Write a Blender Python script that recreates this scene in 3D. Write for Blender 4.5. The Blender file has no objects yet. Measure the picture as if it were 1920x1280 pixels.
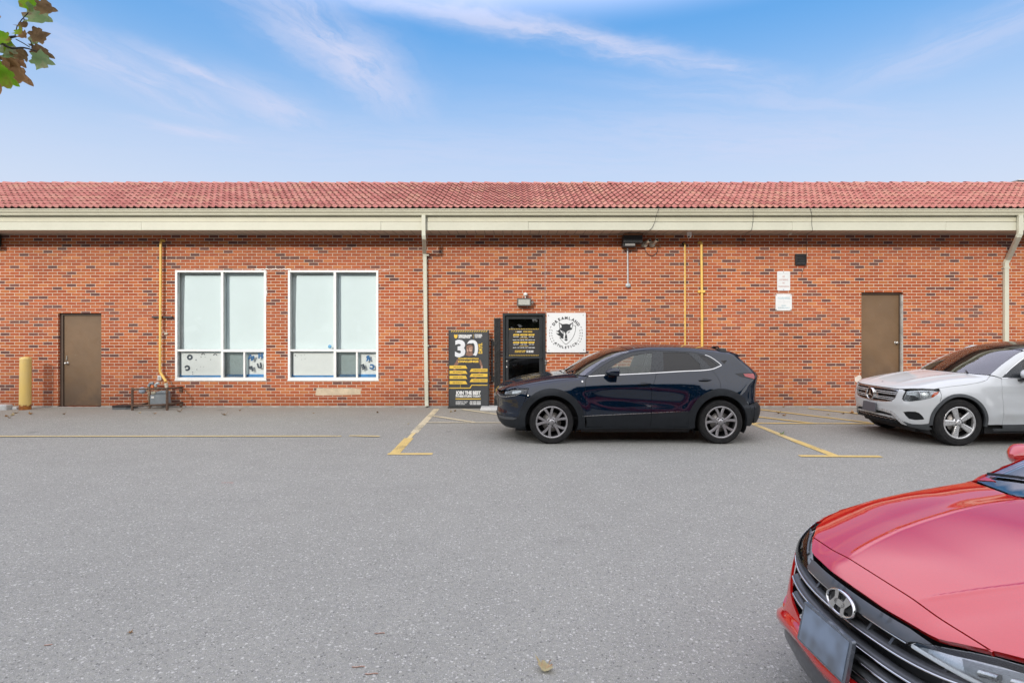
import bpy, bmesh, math, random
import numpy as np
from mathutils import Vector, Matrix, noise
from mathutils.geometry import delaunay_2d_cdt
R = math.radians
random.seed(7)
scene = bpy.context.scene
COL = scene.collection

# ------------------------------------------------------------------ camera
CAM_H = 1.80
cd = bpy.data.cameras.new("camera"); cam = bpy.data.objects.new("camera", cd); COL.objects.link(cam)
cd.sensor_width = 36.0; cd.lens = 1092 / 1920 * 36.0
cd.shift_y = -(640 - 617) / 1920
cd.clip_start = 0.05; cd.clip_end = 3000
cam.location = (0, 0, CAM_H); cam.rotation_euler = (R(90), 0, 0)
scene.camera = cam

# ------------------------------------------------------------------ light
SUN_EL, SUN_AZ = 24.0, 26.0          # sun low behind the camera, to its left
sun_dir = Vector((-math.sin(R(SUN_AZ)) * math.cos(R(SUN_EL)), -math.cos(R(SUN_AZ)) * math.cos(R(SUN_EL)), math.sin(R(SUN_EL))))
sd = bpy.data.lights.new("sun", 'SUN'); sd.energy = 2.0; sd.angle = R(4.0); sd.color = (1.0, 0.93, 0.82)
so = bpy.data.objects.new("sun", sd); COL.objects.link(so)
so.rotation_euler = (-sun_dir).to_track_quat('-Z', 'Y').to_euler(); so.location = (-20, -40, 30)

world = bpy.data.worlds.new("World"); scene.world = world; world.use_nodes = True
wt = world.node_tree; wt.nodes.clear()
def wn(t, **k):
    n = wt.nodes.new(t)
    for a, b in k.items(): setattr(n, a, b)
    return n
def wl(a, b): wt.links.new(a, b)
sky = wn('ShaderNodeTexSky'); sky.sky_type = 'NISHITA'; sky.sun_disc = False
sky.sun_elevation = R(SUN_EL); sky.sun_rotation = math.atan2(sun_dir.x, sun_dir.y)
sky.altitude = 0; sky.air_density = 1.1; sky.dust_density = 0.6; sky.ozone_density = 1.6
tc = wn('ShaderNodeTexCoord'); sep = wn('ShaderNodeSeparateXYZ'); wl(tc.outputs['Generated'], sep.inputs[0])
# clouds live on a plane high above the ground: direction / height
def wm(op, a, b=None, clamp=False):
    n = wn('ShaderNodeMath', operation=op, use_clamp=clamp)
    for i, v in enumerate((a, b)):
        if v is None: continue
        if isinstance(v, (int, float)): n.inputs[i].default_value = v
        else: wl(v, n.inputs[i])
    return n.outputs[0]
zz = wm('MAXIMUM', sep.outputs[2], 0.03)
cx = wm('DIVIDE', sep.outputs[0], zz); cy = wm('DIVIDE', sep.outputs[1], zz)
def wcomb(a, b, c=0.0):
    n = wn('ShaderNodeCombineXYZ')
    for i, v in enumerate((a, b, c)):
        if isinstance(v, (int, float)): n.inputs[i].default_value = v
        else: wl(v, n.inputs[i])
    return n.outputs[0]
def wnoise(vec, scale, detail, rough, dist=0.0):
    n = wn('ShaderNodeTexNoise'); n.inputs['Scale'].default_value = scale; n.inputs['Detail'].default_value = detail
    n.inputs['Roughness'].default_value = rough; n.inputs['Distortion'].default_value = dist
    wl(vec, n.inputs['Vector']); return n.outputs[0]
def wmap(val, a, b, c, d, smooth=True):
    n = wn('ShaderNodeMapRange'); n.interpolation_type = 'SMOOTHSTEP' if smooth else 'LINEAR'
    wl(val, n.inputs[0])
    for i, q in enumerate((a, b, c, d)): n.inputs[i + 1].default_value = q
    return n.outputs[0]
# wispy streaks of high cloud: centre on the cloud plane, heading, length, width, density
warp = wnoise(wcomb(cx, cy, 2.0), 1.7, 5.0, 0.6); wx_ = wm('ADD', cx, wm('MULTIPLY', wm('SUBTRACT', warp, 0.5), 0.34))
warp2 = wnoise(wcomb(cx, cy, 6.0), 1.9, 5.0, 0.6); wy_ = wm('ADD', cy, wm('MULTIPLY', wm('SUBTRACT', warp2, 0.5), 0.34))
wisp = None
for (sx_, sy_, deg, LL, WW, den) in ((.25, 2.03, 22, .95, .060, 1.0), (-.63, 2.15, 76, .62, .13, 1.0), (-1.50, 2.3, 83, .5, .14, .75), (-1.24, 2.32, 76, .30, .05, .9), (-1.12, 2.6, 70, .35, .13, .8), (-1.6, 2.95, 30, .34, .09, .8), (1.58, 2.0, -65, .55, .13, .55), (1.2, 2.55, 14, .9, .10, .45), (1.3, 3.1, 8, 1.3, .35, .5), (-.2, 3.3, 5, 2.2, .4, .35)):
    c_, s_ = math.cos(R(deg)), math.sin(R(deg)); dx = wm('SUBTRACT', wx_, sx_); dy = wm('SUBTRACT', wy_, sy_)
    u = wm('ADD', wm('MULTIPLY', dx, c_), wm('MULTIPLY', dy, s_)); v = wm('SUBTRACT', wm('MULTIPLY', dy, c_), wm('MULTIPLY', dx, s_)); WW *= 1.35
    e = wm('ADD', wm('POWER', wm('ABSOLUTE', wm('DIVIDE', u, LL)), 2.0), wm('POWER', wm('ABSOLUTE', wm('DIVIDE', v, WW)), 2.0))
    g_ = wm('EXPONENT', wm('MULTIPLY', e, -1.0))
    tex = wnoise(wcomb(wm('MULTIPLY', u, 2.2), wm('MULTIPLY', v, 7.0), sx_ * 7), 1.0, 7.0, 0.66, 0.6)
    g_ = wm('MULTIPLY', wm('MULTIPLY', g_, wmap(tex, 0.28, 0.62, 0.30, 1.0)), den)
    wisp = g_ if wisp is None else wm('MAXIMUM', wisp, g_)
# a broad bright veil, added unseen behind and overhead to brighten ground and reflections
fill_veil = wmap(wnoise(wcomb(cx, cy, 9.0), 0.35, 4.0, 0.6, 0.3), 0.32, 0.66, 0.55, 1.0)
back = wmap(sep.outputs[1], -0.35, 0.55, 1.0, 0.0)
up = wmap(sep.outputs[2], 0.45, 0.57, 0.0, 1.0)
fill_veil_up = wm('MULTIPLY', fill_veil, up); fill_veil = wm('MULTIPLY', fill_veil, back)

low = wmap(sep.outputs[2], 0.13, 0.50, 0.95, 0.0)      # pale air near the horizon
skc = wn('ShaderNodeHueSaturation'); skc.inputs['Saturation'].default_value = 1.38; skc.inputs['Value'].default_value = 0.95
wl(sky.outputs[0], skc.inputs['Color'])
def wmix(fac, a, b):
    n = wn('ShaderNodeMix', data_type='RGBA'); 
    wl(fac, n.inputs['Factor'])
    for s, q in (('A', a), ('B', b)):
        i = [x for x in n.inputs if x.name == s and x.type == 'RGBA'][0]
        if isinstance(q, tuple): i.default_value = q
        else: wl(q, i)
    return [x for x in n.outputs if x.type == 'RGBA'][0]
FILL_VEIL = (9.3, 9.2, 9.3, 1)
CLOUD = (3.15, 3.28, 4.2, 1)
HAZE = (3.15, 3.48, 4.15, 1)
tint = wn('ShaderNodeMix', data_type='RGBA', blend_type='MULTIPLY'); tint.inputs[0].default_value = 1.0
rg = [x for x in tint.inputs if x.type == 'RGBA']; wl(skc.outputs[0], rg[0]); rg[1].default_value = (1.12, 0.93, 0.95, 1)
deep = wmix(wmap(sep.outputs[2], 0.2, 1.0, 0.0, 1.0, False), (0.70, 2.2, 4.3, 1), (0.2, 0.95, 2.8, 1))
half = wn('ShaderNodeMath', operation='ADD'); half.inputs[0].default_value = 0.85; half.inputs[1].default_value = 0.0
c1 = wmix(low, wmix(half.outputs[0], [x for x in tint.outputs if x.type == 'RGBA'][0], deep), HAZE)
c2 = wmix(fill_veil, wmix(fill_veil_up, wmix(wm('MULTIPLY', wisp, 0.80), c1, CLOUD), (7.2, 7.1, 8.7, 1)), FILL_VEIL)
bg = wn('ShaderNodeBackground'); bg.inputs['Strength'].default_value = 0.15; wl(c2, bg.inputs['Color'])
wo = wn('ShaderNodeOutputWorld'); wl(bg.outputs[0], wo.inputs[0])

vs = scene.view_settings
scene.display_settings.display_device = 'sRGB'
vs.view_transform = 'Standard'; vs.look = 'None'; vs.gamma = 1.0; vs.use_curve_mapping = False
vs.exposure = 0.55
scene.cycles.max_bounces = 8; scene.cycles.transparent_max_bounces = 16
scene.cycles.caustics_reflective = False; scene.cycles.caustics_refractive = False

# ------------------------------------------------------------------ materials
class NT:
    """small helper for shader trees"""
    def __init__(s, name):
        s.m = bpy.data.materials.new(name); s.m.use_nodes = True; s.t = s.m.node_tree; s.t.nodes.clear()
        s.out = s.t.nodes.new('ShaderNodeOutputMaterial')
    def n(s, t, **k):
        q = s.t.nodes.new(t)
        for a, b in k.items(): setattr(q, a, b)
        return q
    def l(s, a, b): s.t.links.new(a, b)
    def setin(s, sock, v):
        if hasattr(v, 'is_output') : s.l(v, sock)
        else:
            if isinstance(v, tuple) and len(v) == 3 and sock.type == 'RGBA': v = (*v, 1)
            sock.default_value = v
    def math(s, op, a, b=None, c=None, clamp=False):
        q = s.n('ShaderNodeMath', operation=op, use_clamp=clamp)
        for i, v in enumerate((a, b, c)):
            if v is not None: s.setin(q.inputs[i], v)
        return q.outputs[0]
    def maprange(s, v, a, b, c, d, smooth=True):
        q = s.n('ShaderNodeMapRange'); q.interpolation_type = 'SMOOTHSTEP' if smooth else 'LINEAR'
        s.setin(q.inputs[0], v)
        for i, w in enumerate((a, b, c, d)): q.inputs[i + 1].default_value = w
        return q.outputs[0]
    def noise(s, vec, scale, detail=3.0, rough=0.5, dist=0.0):
        q = s.n('ShaderNodeTexNoise'); s.l(vec, q.inputs['Vector'])
        q.inputs['Scale'].default_value = scale; q.inputs['Detail'].default_value = detail
        q.inputs['Roughness'].default_value = rough; q.inputs['Distortion'].default_value = dist
        return q.outputs[0]
    def mix(s, fac, a, b, mode='MIX'):
        q = s.n('ShaderNodeMix', data_type='RGBA', blend_type=mode)
        s.setin(q.inputs[0], fac)
        ins = [x for x in q.inputs if x.type == 'RGBA']
        s.setin(ins[0], a); s.setin(ins[1], b)
        return [x for x in q.outputs if x.type == 'RGBA'][0]
    def ramp(s, fac, stops, interp='LINEAR'):
        q = s.n('ShaderNodeValToRGB'); s.setin(q.inputs[0], fac); e = q.color_ramp.elements; q.color_ramp.interpolation = interp
        while len(e) < len(stops): e.new(0.5)
        for i, (p, c) in enumerate(stops): e[i].position = p; e[i].color = (*c, 1) if len(c) == 3 else c
        return q.outputs[0]
    def comb(s, a, b, c=0.0):
        q = s.n('ShaderNodeCombineXYZ')
        for i, v in enumerate((a, b, c)): s.setin(q.inputs[i], v)
        return q.outputs[0]
    def obj(s): return s.n('ShaderNodeTexCoord').outputs['Object']
    def xyz(s, vec):
        q = s.n('ShaderNodeSeparateXYZ'); s.l(vec, q.inputs[0]); return q.outputs
    def bump(s, h, strength, dist):
        q = s.n('ShaderNodeBump'); q.inputs['Strength'].default_value = strength; q.inputs['Distance'].default_value = dist
        s.l(h, q.inputs['Height']); return q.outputs[0]
    def principled(s, **k):
        q = s.n('ShaderNodeBsdfPrincipled')
        for a, v in k.items(): s.setin(q.inputs[a.replace('_', ' ')], v)
        return q
    def done(s, shader):
        s.l(shader.outputs[0] if hasattr(shader, 'outputs') else shader, s.out.inputs[0]); return s.m

def mat_plain(name, col, rough=0.5, metal=0.0, var=0.10, scale=6.0, bump=0.0, coat=0.0, spec=0.5):
    t = NT(name); o = t.obj()
    nz = t.noise(o, scale, 5.0, 0.6); nz2 = t.noise(o, scale * 9, 3.0, 0.6)
    f = t.math('ADD', t.maprange(nz, 0.3, 0.7, -var, var), t.maprange(nz2, 0.3, 0.7, -var * .4, var * .4))
    hs = t.n('ShaderNodeHueSaturation'); hs.inputs['Color'].default_value = (*col, 1); t.l(t.math('ADD', f, 1.0), hs.inputs['Value'])
    p = t.principled(Base_Color=hs.outputs[0], Roughness=t.maprange(nz2, 0.2, 0.8, max(rough - .08, .02), min(rough + .08, 1.0)), Metallic=metal, Coat_Weight=coat, Specular_IOR_Level=spec)
    if bump: t.l(t.bump(nz2, bump, 0.01), p.inputs['Normal'])
    return t.done(p)

def mat_paint(name, col, metal=0.35, rough=0.35, coat=1.0, flake=0.03, low_tint=(0.3, 0.28, 0.25), coat_ior=1.6):
    t = NT(name); o = t.obj()
    vor = t.n('ShaderNodeTexVoronoi'); vor.inputs['Scale'].default_value = 900; t.l(o, vor.inputs['Vector'])
    f = t.maprange(t.xyz(vor.outputs['Color'])[0], 0, 1, 1 - flake, 1 + flake, False)
    hs = t.n('ShaderNodeHueSaturation'); hs.inputs['Color'].default_value = (*col, 1); t.l(f, hs.inputs['Value'])
    z = t.xyz(o)[2]
    d = t.math('MULTIPLY', t.maprange(t.noise(o, 5.0, 6.0, 0.65), 0.45, 0.8, 0.0, 0.30), t.maprange(z, 0.25, 0.7, 1.0, 0.15))
    c = t.mix(d, hs.outputs[0], low_tint)  # dirt, mostly low on the body
    dust = t.noise(o, 60.0, 3.0, 0.7)
    p = t.principled(Base_Color=c, Roughness=rough, Metallic=metal, Specular_IOR_Level=0.0, Coat_Weight=coat, Coat_IOR=coat_ior, Coat_Roughness=t.maprange(dust, 0.3, 0.8, 0.015, 0.06))
    return t.done(p)

def mat_glass(name, tint=(0.55, 0.62, 0.60), rough=0.0, f0=0.06, dust=0.03, ior=1.5):
    t = NT(name)
    tr = t.n('ShaderNodeBsdfTransparent'); tr.inputs[0].default_value = (*tint, 1)
    gl = t.n('ShaderNodeBsdfGlossy'); gl.inputs['Roughness'].default_value = rough; gl.inputs['Color'].default_value = (1, 1, 1, 1)
    fr = t.n('ShaderNodeFresnel'); fr.inputs['IOR'].default_value = ior
    mx = t.n('ShaderNodeMixShader'); t.l(t.math('ADD', fr.outputs[0], f0, None, True), mx.inputs[0]); t.l(tr.outputs[0], mx.inputs[1]); t.l(gl.outputs[0], mx.inputs[2])
    df = t.n('ShaderNodeBsdfDiffuse'); df.inputs[0].default_value = (0.6, 0.62, 0.6, 1)
    m2 = t.n('ShaderNodeMixShader'); o = t.obj()
    t.l(t.maprange(t.noise(o, 8.0, 6.0, 0.7), 0.4, 0.8, dust * .3, dust * 2), m2.inputs[0]); t.l(mx.outputs[0], m2.inputs[1]); t.l(df.outputs[0], m2.inputs[2])
    return t.done(m2)

# ------------------------------------------------------------------ mesh helpers
def tag(o, label=None, cat=None, group=None, kind=None):
    if label: o['label'] = label
    if cat: o['category'] = cat
    if group: o['group'] = group
    if kind: o['kind'] = kind
    return o
def thing(name, label, cat, loc=(0, 0, 0), rz=0.0, group=None):
    o = bpy.data.objects.new(name, None); COL.objects.link(o); o.empty_display_size = 0.2
    o.location = loc; o.rotation_euler = (0, 0, rz)
    return tag(o, label, cat, group)
class MB:
    """collects shapes and links them as ONE mesh object"""
    def __init__(s): s.v = []; s.f = []; s.mi = []; s.sm = []; s.cur = 0
    def add(s, vs_, fs, smooth=False):
        b = len(s.v); s.v += [tuple(map(float, q)) for q in vs_]
        for f in fs: s.f.append(tuple(b + int(i) for i in f)); s.mi.append(s.cur); s.sm.append(smooth)
        return s
    def mat(s, i): s.cur = i; return s
    def box(s, x0, x1, y0, y1, z0, z1):
        v = [(x, y, z) for x in (x0, x1) for y in (y0, y1) for z in (z0, z1)]
        return s.add(v, [(0, 1, 3, 2), (4, 6, 7, 5), (0, 4, 5, 1), (2, 3, 7, 6), (0, 2, 6, 4), (1, 5, 7, 3)])
    def quad(s, a, b, c, d): return s.add([a, b, c, d], [(0, 1, 2, 3)])
    def ring(s, rings, closed=True, caps=True, smooth=True):
        """skin consecutive rings of equal point count"""
        n = len(rings[0]); v = [p for r in rings for p in r]; f = []
        for i in range(len(rings) - 1):
            for j in range(n if closed else n - 1):
                k = (j + 1) % n; f.append((i * n + j, i * n + k, (i + 1) * n + k, (i + 1) * n + j))
        s.add(v, f, smooth)
        if caps and closed:
            s.add(rings[0], [tuple(range(n - 1, -1, -1))]); s.add(rings[-1], [tuple(range(n))])
        return s
    def tube(s, pts, r, n=10, caps=True, smooth=True):
        pts = [Vector(p) for p in pts]; rings = []; up = Vector((0, 0, 1)); pu = None
        for i, p in enumerate(pts):
            d = (pts[min(i + 1, len(pts) - 1)] - pts[max(i - 1, 0)]).normalized()
            a = d.cross(up) if pu is None else pu - d * pu.dot(d)
            if a.length < 1e-4: a = d.cross(Vector((1, 0, 0)))
            a.normalize(); pu = a; b = d.cross(a)
            rr = r[i] if isinstance(r, (list, tuple)) else r
            if 0 < i < len(pts) - 1:
                c = (pts[i] - pts[i - 1]).normalized().dot((pts[i + 1] - pts[i]).normalized()); 
                rr = rr / max(math.sqrt(max((1 + c) / 2, 0.3)), 0.5) if False else rr
            rings.append([tuple(p + a * (rr * math.cos(2 * math.pi * k / n)) + b * (rr * math.sin(2 * math.pi * k / n))) for k in range(n)])
        return s.ring(rings, True, caps, smooth)
    def cyl(s, p0, p1, r, n=20, r1=None): return s.tube([p0, p1], [r, r if r1 is None else r1], n)
    def lathe(s, prof, axis='Y', c=(0, 0, 0), n=40, smooth=True, caps=False):
        """prof: (radius, along-axis)"""
        rings = []
        for r, a in prof:
            ring = []
            for k in range(n):
                t = 2 * math.pi * k / n; p, q = r * math.cos(t), r * math.sin(t)
                ring.append({'Y': (c[0] + p, c[1] + a, c[2] + q), 'Z': (c[0] + p, c[1] + q, c[2] + a), 'X': (c[0] + a, c[1] + p, c[2] + q)}[axis])
            rings.append(ring)
        return s.ring(rings, True, caps, smooth)
    def prism(s, poly, y0, y1, plane='XZ'):
        """flat polygon given thickness; poly in the wall plane"""
        n = len(poly)
        P = (lambda a, b, t: (a, t, b)) if plane == 'XZ' else (lambda a, b, t: (a, b, t))
        vb = [P(a, b, y0) for a, b in poly]; vt = [P(a, b, y1) for a, b in poly]
        r = delaunay_2d_cdt([Vector(p) for p in poly], [], [list(range(n))], 1, 1e-7)
        if len(r[0]) == n:
            tri = [tuple(f) for f in r[2]]; idx = [o[0] if o else 0 for o in r[3]]
            tri = [tuple(idx[i] for i in f) for f in tri]
        else: tri = [tuple(range(n))]
        s.add(vb, tri); s.add(vt, [tuple(reversed(t)) for t in tri])
        s.add(vb + vt, [(i, (i + 1) % n, n + (i + 1) % n, n + i) for i in range(n)])
        return s
    def obj(s, name, mats, parent=None, auto=None, recalc=True):
        me = bpy.data.meshes.new(name); me.from_pydata(s.v, [], s.f)
        if not isinstance(mats, (list, tuple)): mats = [mats]
        for m in mats: me.materials.append(m)
        me.polygons.foreach_set('material_index', s.mi); me.polygons.foreach_set('use_smooth', s.sm); me.update()
        if recalc:
            bm = bmesh.new(); bm.from_mesh(me); bmesh.ops.remove_doubles(bm, verts=bm.verts, dist=1e-5) if auto else None
            bmesh.ops.recalc_face_normals(bm, faces=bm.faces); bm.to_mesh(me); bm.free()
        o = bpy.data.objects.new(name, me); COL.objects.link(o)
        if parent: o.parent = parent
        return o
def bevel(o, w, seg=2, ang=35):
    m = o.modifiers.new('bevel', 'BEVEL'); m.width = w; m.segments = seg; m.limit_method = 'ANGLE'; m.angle_limit = R(ang)
    m.harden_normals = False
    return o
def text_geo(body, size=1.0, bold=0.0, align='CENTER', spacing=1.0, width=None, shear=0.0):
    """letters as flat triangles in XY, baseline at y=0"""
    c = bpy.data.curves.new('t', 'FONT'); c.body = body; c.size = size; c.align_x = align; c.offset = bold; c.space_character = spacing
    c.resolution_u = 3; c.shear = shear; c.fill_mode = 'FRONT'
    o = bpy.data.objects.new('t', c); COL.objects.link(o)
    dg = bpy.context.evaluated_depsgraph_get(); me = bpy.data.meshes.new_from_object(o.evaluated_get(dg))
    V = [tuple(q.co) for q in me.vertices]; F = [tuple(p.vertices) for p in me.polygons]
    bpy.data.objects.remove(o); bpy.data.curves.remove(c); bpy.data.meshes.remove(me)
    if width and V:
        xs = [q[0] for q in V]; w = max(xs) - min(xs); k = width / w; V = [(q[0] * k, q[1], q[2]) for q in V]
    return V, F
def put_text(mb, body, x, z, y, size, bold=0.0, align='CENTER', width=None, rot=0.0, flip=False, spacing=1.0, shear=0.0):
    V, F = text_geo(body, size, bold, align, spacing, width, shear)
    c, s_ = math.cos(rot), math.sin(rot); k = -1 if flip else 1
    mb.add([(x + k * (a * c - b * s_), y, z + a * s_ + b * c) for a, b, _ in V], F)
# photograph wall coordinates -> metres on the front wall
WALL_Y = 13.465; WS = 81.1
def wx(px): return (px - 960) / WS
def wz(py): return CAM_H + (617 - py) / WS
# ------------------------------------------------------------------ ground
def mat_asphalt():
    t = NT('asphalt'); o = t.obj(); x = t.xyz(o)
    big = t.noise(o, 0.35, 5.0, 0.6); mid = t.noise(o, 2.2, 6.0, 0.65); fin = t.noise(o, 34.0, 4.0, 0.7)
    def stones(scale, lo, hi, seed):
        v = t.n('ShaderNodeTexVoronoi'); v.inputs['Scale'].default_value = scale
        mp = t.n('ShaderNodeMapping'); mp.inputs['Location'].default_value = (seed, seed * 2.3, 0); mp.inputs['Scale'].default_value = (1, 1, 0.0)
        t.l(o, mp.inputs['Vector']); t.l(mp.outputs[0], v.inputs['Vector'])
        rnd = t.xyz(v.outputs['Color'])
        inside = t.maprange(v.outputs['Distance'], 0.25, 0.5, 1.0, 0.0)
        return t.math('MULTIPLY', t.maprange(rnd[0], lo, hi, 0.0, 1.0), inside), rnd[1]
    s1, r1 = stones(90, 0.74, 0.84, 0.0); s2, r2 = stones(165, 0.60, 0.76, 3.1); d1, r3 = stones(60, 0.88, 0.94, 7.7); d2, r4 = stones(130, 0.74, 0.86, 11.0)
    s3, r5 = stones(46, 0.90, 0.95, 15.0); clump = t.maprange(t.noise(o, 7.0, 4.0, 0.6), 0.35, 0.65, 0.35, 1.0)
    s1 = t.math('MULTIPLY', s1, clump)
    base = t.ramp(t.math('ADD', t.math('MULTIPLY', big, 0.4), t.math('MULTIPLY', mid, 0.35)), [(0.22, (0.270, 0.269, 0.240)), (0.375, (0.306, 0.305, 0.272)), (0.53, (0.344, 0.342, 0.304))])
    c = t.mix(t.maprange(fin, 0.35, 0.65, 0.0, 0.5), base, (0.20, 0.20, 0.20))
    c = t.mix(t.math('MULTIPLY', d1, 0.55), c, (0.050, 0.050, 0.052)); c = t.mix(t.math('MULTIPLY', d2, 0.55), c, (0.075, 0.075, 0.078))
    st = t.ramp(r2, [(0.0, (0.42, 0.41, 0.40)), (0.6, (0.50, 0.495, 0.49)), (1.0, (0.60, 0.58, 0.55))])
    c = t.mix(t.math('MULTIPLY', s2, 0.75), c, st); c = t.mix(t.math('MULTIPLY', s1, 0.9), c, t.ramp(r1, [(0.0, (0.50, 0.49, 0.48)), (1.0, (0.72, 0.70, 0.67))]))
    c = t.mix(t.math('MULTIPLY', s3, 0.8), c, (0.56, 0.55, 0.52))
    # grit and dust gather along the foot of the building
    dust = t.math('MULTIPLY', t.maprange(x[1], WALL_Y - 2.2, WALL_Y - 0.2, 0.0, 0.75), t.maprange(t.noise(o, 1.3, 6.0, 0.7), 0.3, 0.65, 0.2, 1.0))
    c = t.mix(dust, c, (0.30, 0.275, 0.24))
    # oil and tyre stains, long and faint
    stn = t.n('ShaderNodeMapping'); stn.inputs['Scale'].default_value = (0.55, 1.6, 1); t.l(o, stn.inputs['Vector'])
    c = t.mix(t.maprange(t.noise(stn.outputs[0], 1.0, 5.0, 0.6, 0.4), 0.60, 0.80, 0.0, 0.22), c, (0.12, 0.12, 0.12))
    dv = t.n('ShaderNodeTexVoronoi'); dv.inputs['Scale'].default_value = 1.1; t.l(o, dv.inputs['Vector'])
    drip = t.math('MULTIPLY', t.maprange(t.xyz(dv.outputs['Color'])[0], .72, .80, 0., .45), t.maprange(t.math('ADD', dv.outputs['Distance'], t.math('MULTIPLY', t.noise(o, 14., 3., .6), .10)), .10, .19, 1., 0.))
    c = t.mix(drip, c, (0.10, 0.098, 0.095))
    h = t.math('ADD', t.math('MULTIPLY', fin, 0.5), t.math('SUBTRACT', t.math('ADD', s1, s2), t.math('ADD', d1, d2)))
    p = t.principled(Base_Color=c, Roughness=0.92, Specular_IOR_Level=0.25)
    t.l(t.bump(h, 0.55, 0.006), p.inputs['Normal'])
    return t.done(p)
ASPH = mat_asphalt()
g = MB().quad((-320, -320, 0), (320, -320, 0), (320, 320, 0), (-320, 320, 0)).obj('parking_lot', ASPH)
tag(g, 'grey asphalt parking lot in front of the brick building', 'parking lot', kind='structure')

def mat_line(name, col, worn, seed):
    """traffic paint worn down to the stones"""
    t = NT(name); o = t.obj()
    mp = t.n('ShaderNodeMapping'); mp.inputs['Location'].default_value = (seed, seed, 0); t.l(o, mp.inputs['Vector'])
    w = t.math('ADD', t.math('MULTIPLY', t.noise(mp.outputs[0], 1.1, 4.0, 0.6), 0.55), t.math('MULTIPLY', t.noise(mp.outputs[0], 55.0, 3.0, 0.7), 0.45))
    a = t.maprange(w, worn - .05, worn + .05, 1.0, 0.0)
    p = t.principled(Base_Color=t.mix(t.maprange(t.noise(mp.outputs[0], 20., 4., .7), .3, .7, 0., .6), col, tuple(c * .72 for c in col)), Roughness=0.8, Alpha=a)
    return t.done(p)
YL = mat_line('yellow_paint', (0.66, 0.48, 0.17), 0.60, 0.0); YF = mat_line('faded_yellow_paint', (0.72, 0.57, 0.27), 0.585, 5.0)
YW = mat_line('worn_cream_paint', (0.64, 0.57, 0.40), 0.575, 9.0); RL = mat_line('red_paint', (0.62, 0.16, 0.12), 0.53, 2.0)
LZ = [0.003]
def line(name, pts, w, m, label=None):
    mb = MB(); LZ[0] += 0.0006
    for a, b in zip(pts, pts[1:]):
        a = Vector(a); b = Vector(b); d = (b - a).normalized(); q = Vector((-d.y, d.x)) * w / 2
        k = max(2, int((b - a).length / 0.35)); rows = []
        for i in range(k + 1):
            p = a.lerp(b, i / k); e = 0.006 * math.sin(i * 2.1 + a.x * 5); rows.append((p + q * (1 + e * 4), p - q * (1 - e * 5)))
        for r0, r1 in zip(rows, rows[1:]): mb.quad((r0[0].x, r0[0].y, LZ[0]), (r0[1].x, r0[1].y, LZ[0]), (r1[1].x, r1[1].y, LZ[0]), (r1[0].x, r1[0].y, LZ[0]))
    o = mb.obj(name, m, g)
    if label: o['label'] = label
def gp(px, py):
    Y = CAM_H * 1092 / (py - 617); return ((px - 960) * Y / 1092, Y)
line('painted_line', [(-1.70, 13.15), (-1.70, 10.1)], 0.13, YW, 'worn cream parking stall line beside the banner')
line('painted_line', [(-1.70, 9.62), (-1.70, 8.38)], 0.15, YL)
line('painted_line', [(-1.70, 10.1), (-1.70, 9.62)], 0.07, YF)
line('painted_line', [gp(727, 851), gp(811, 851)], 0.11, YL)
line('painted_line', [gp(1412, 794.5), gp(1490, 826)], 0.12, YF)
line('painted_line', [gp(1490, 826), gp(1566, 855)], 0.14, YL)
line('painted_line', [gp(1499, 855), gp(1652, 856)], 0.11, YL)
line('painted_line', [gp(795, 792.3), gp(1420, 793.4)], 0.07, YW)
line('painted_line', [gp(1400, 793.6), gp(1700, 794.6)], 0.10, YL)
line('painted_line', [gp(806, 779), gp(889, 792)], 0.10, YW)
line('painted_line', [gp(866, 767.5), gp(1010, 788)], 0.10, YW)
line('painted_line', [gp(1420, 767.5), gp(1632, 793)], 0.10, YL)
line('painted_line', [gp(1516, 766), gp(1660, 781.5)], 0.10, YL)
line('painted_line', [gp(1418, 781.5), gp(1525, 794)], 0.10, YL)
line('painted_line', [gp(-120, 818.6), gp(640, 818.2)], 0.065, YF)
line('painted_line', [gp(655, 817.6), gp(712, 818.6)], 0.07, YF)
line('painted_mark', [gp(414, 906.5), gp(437, 906.5)], 0.03, RL, 'short faded red paint dash on open asphalt')

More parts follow.
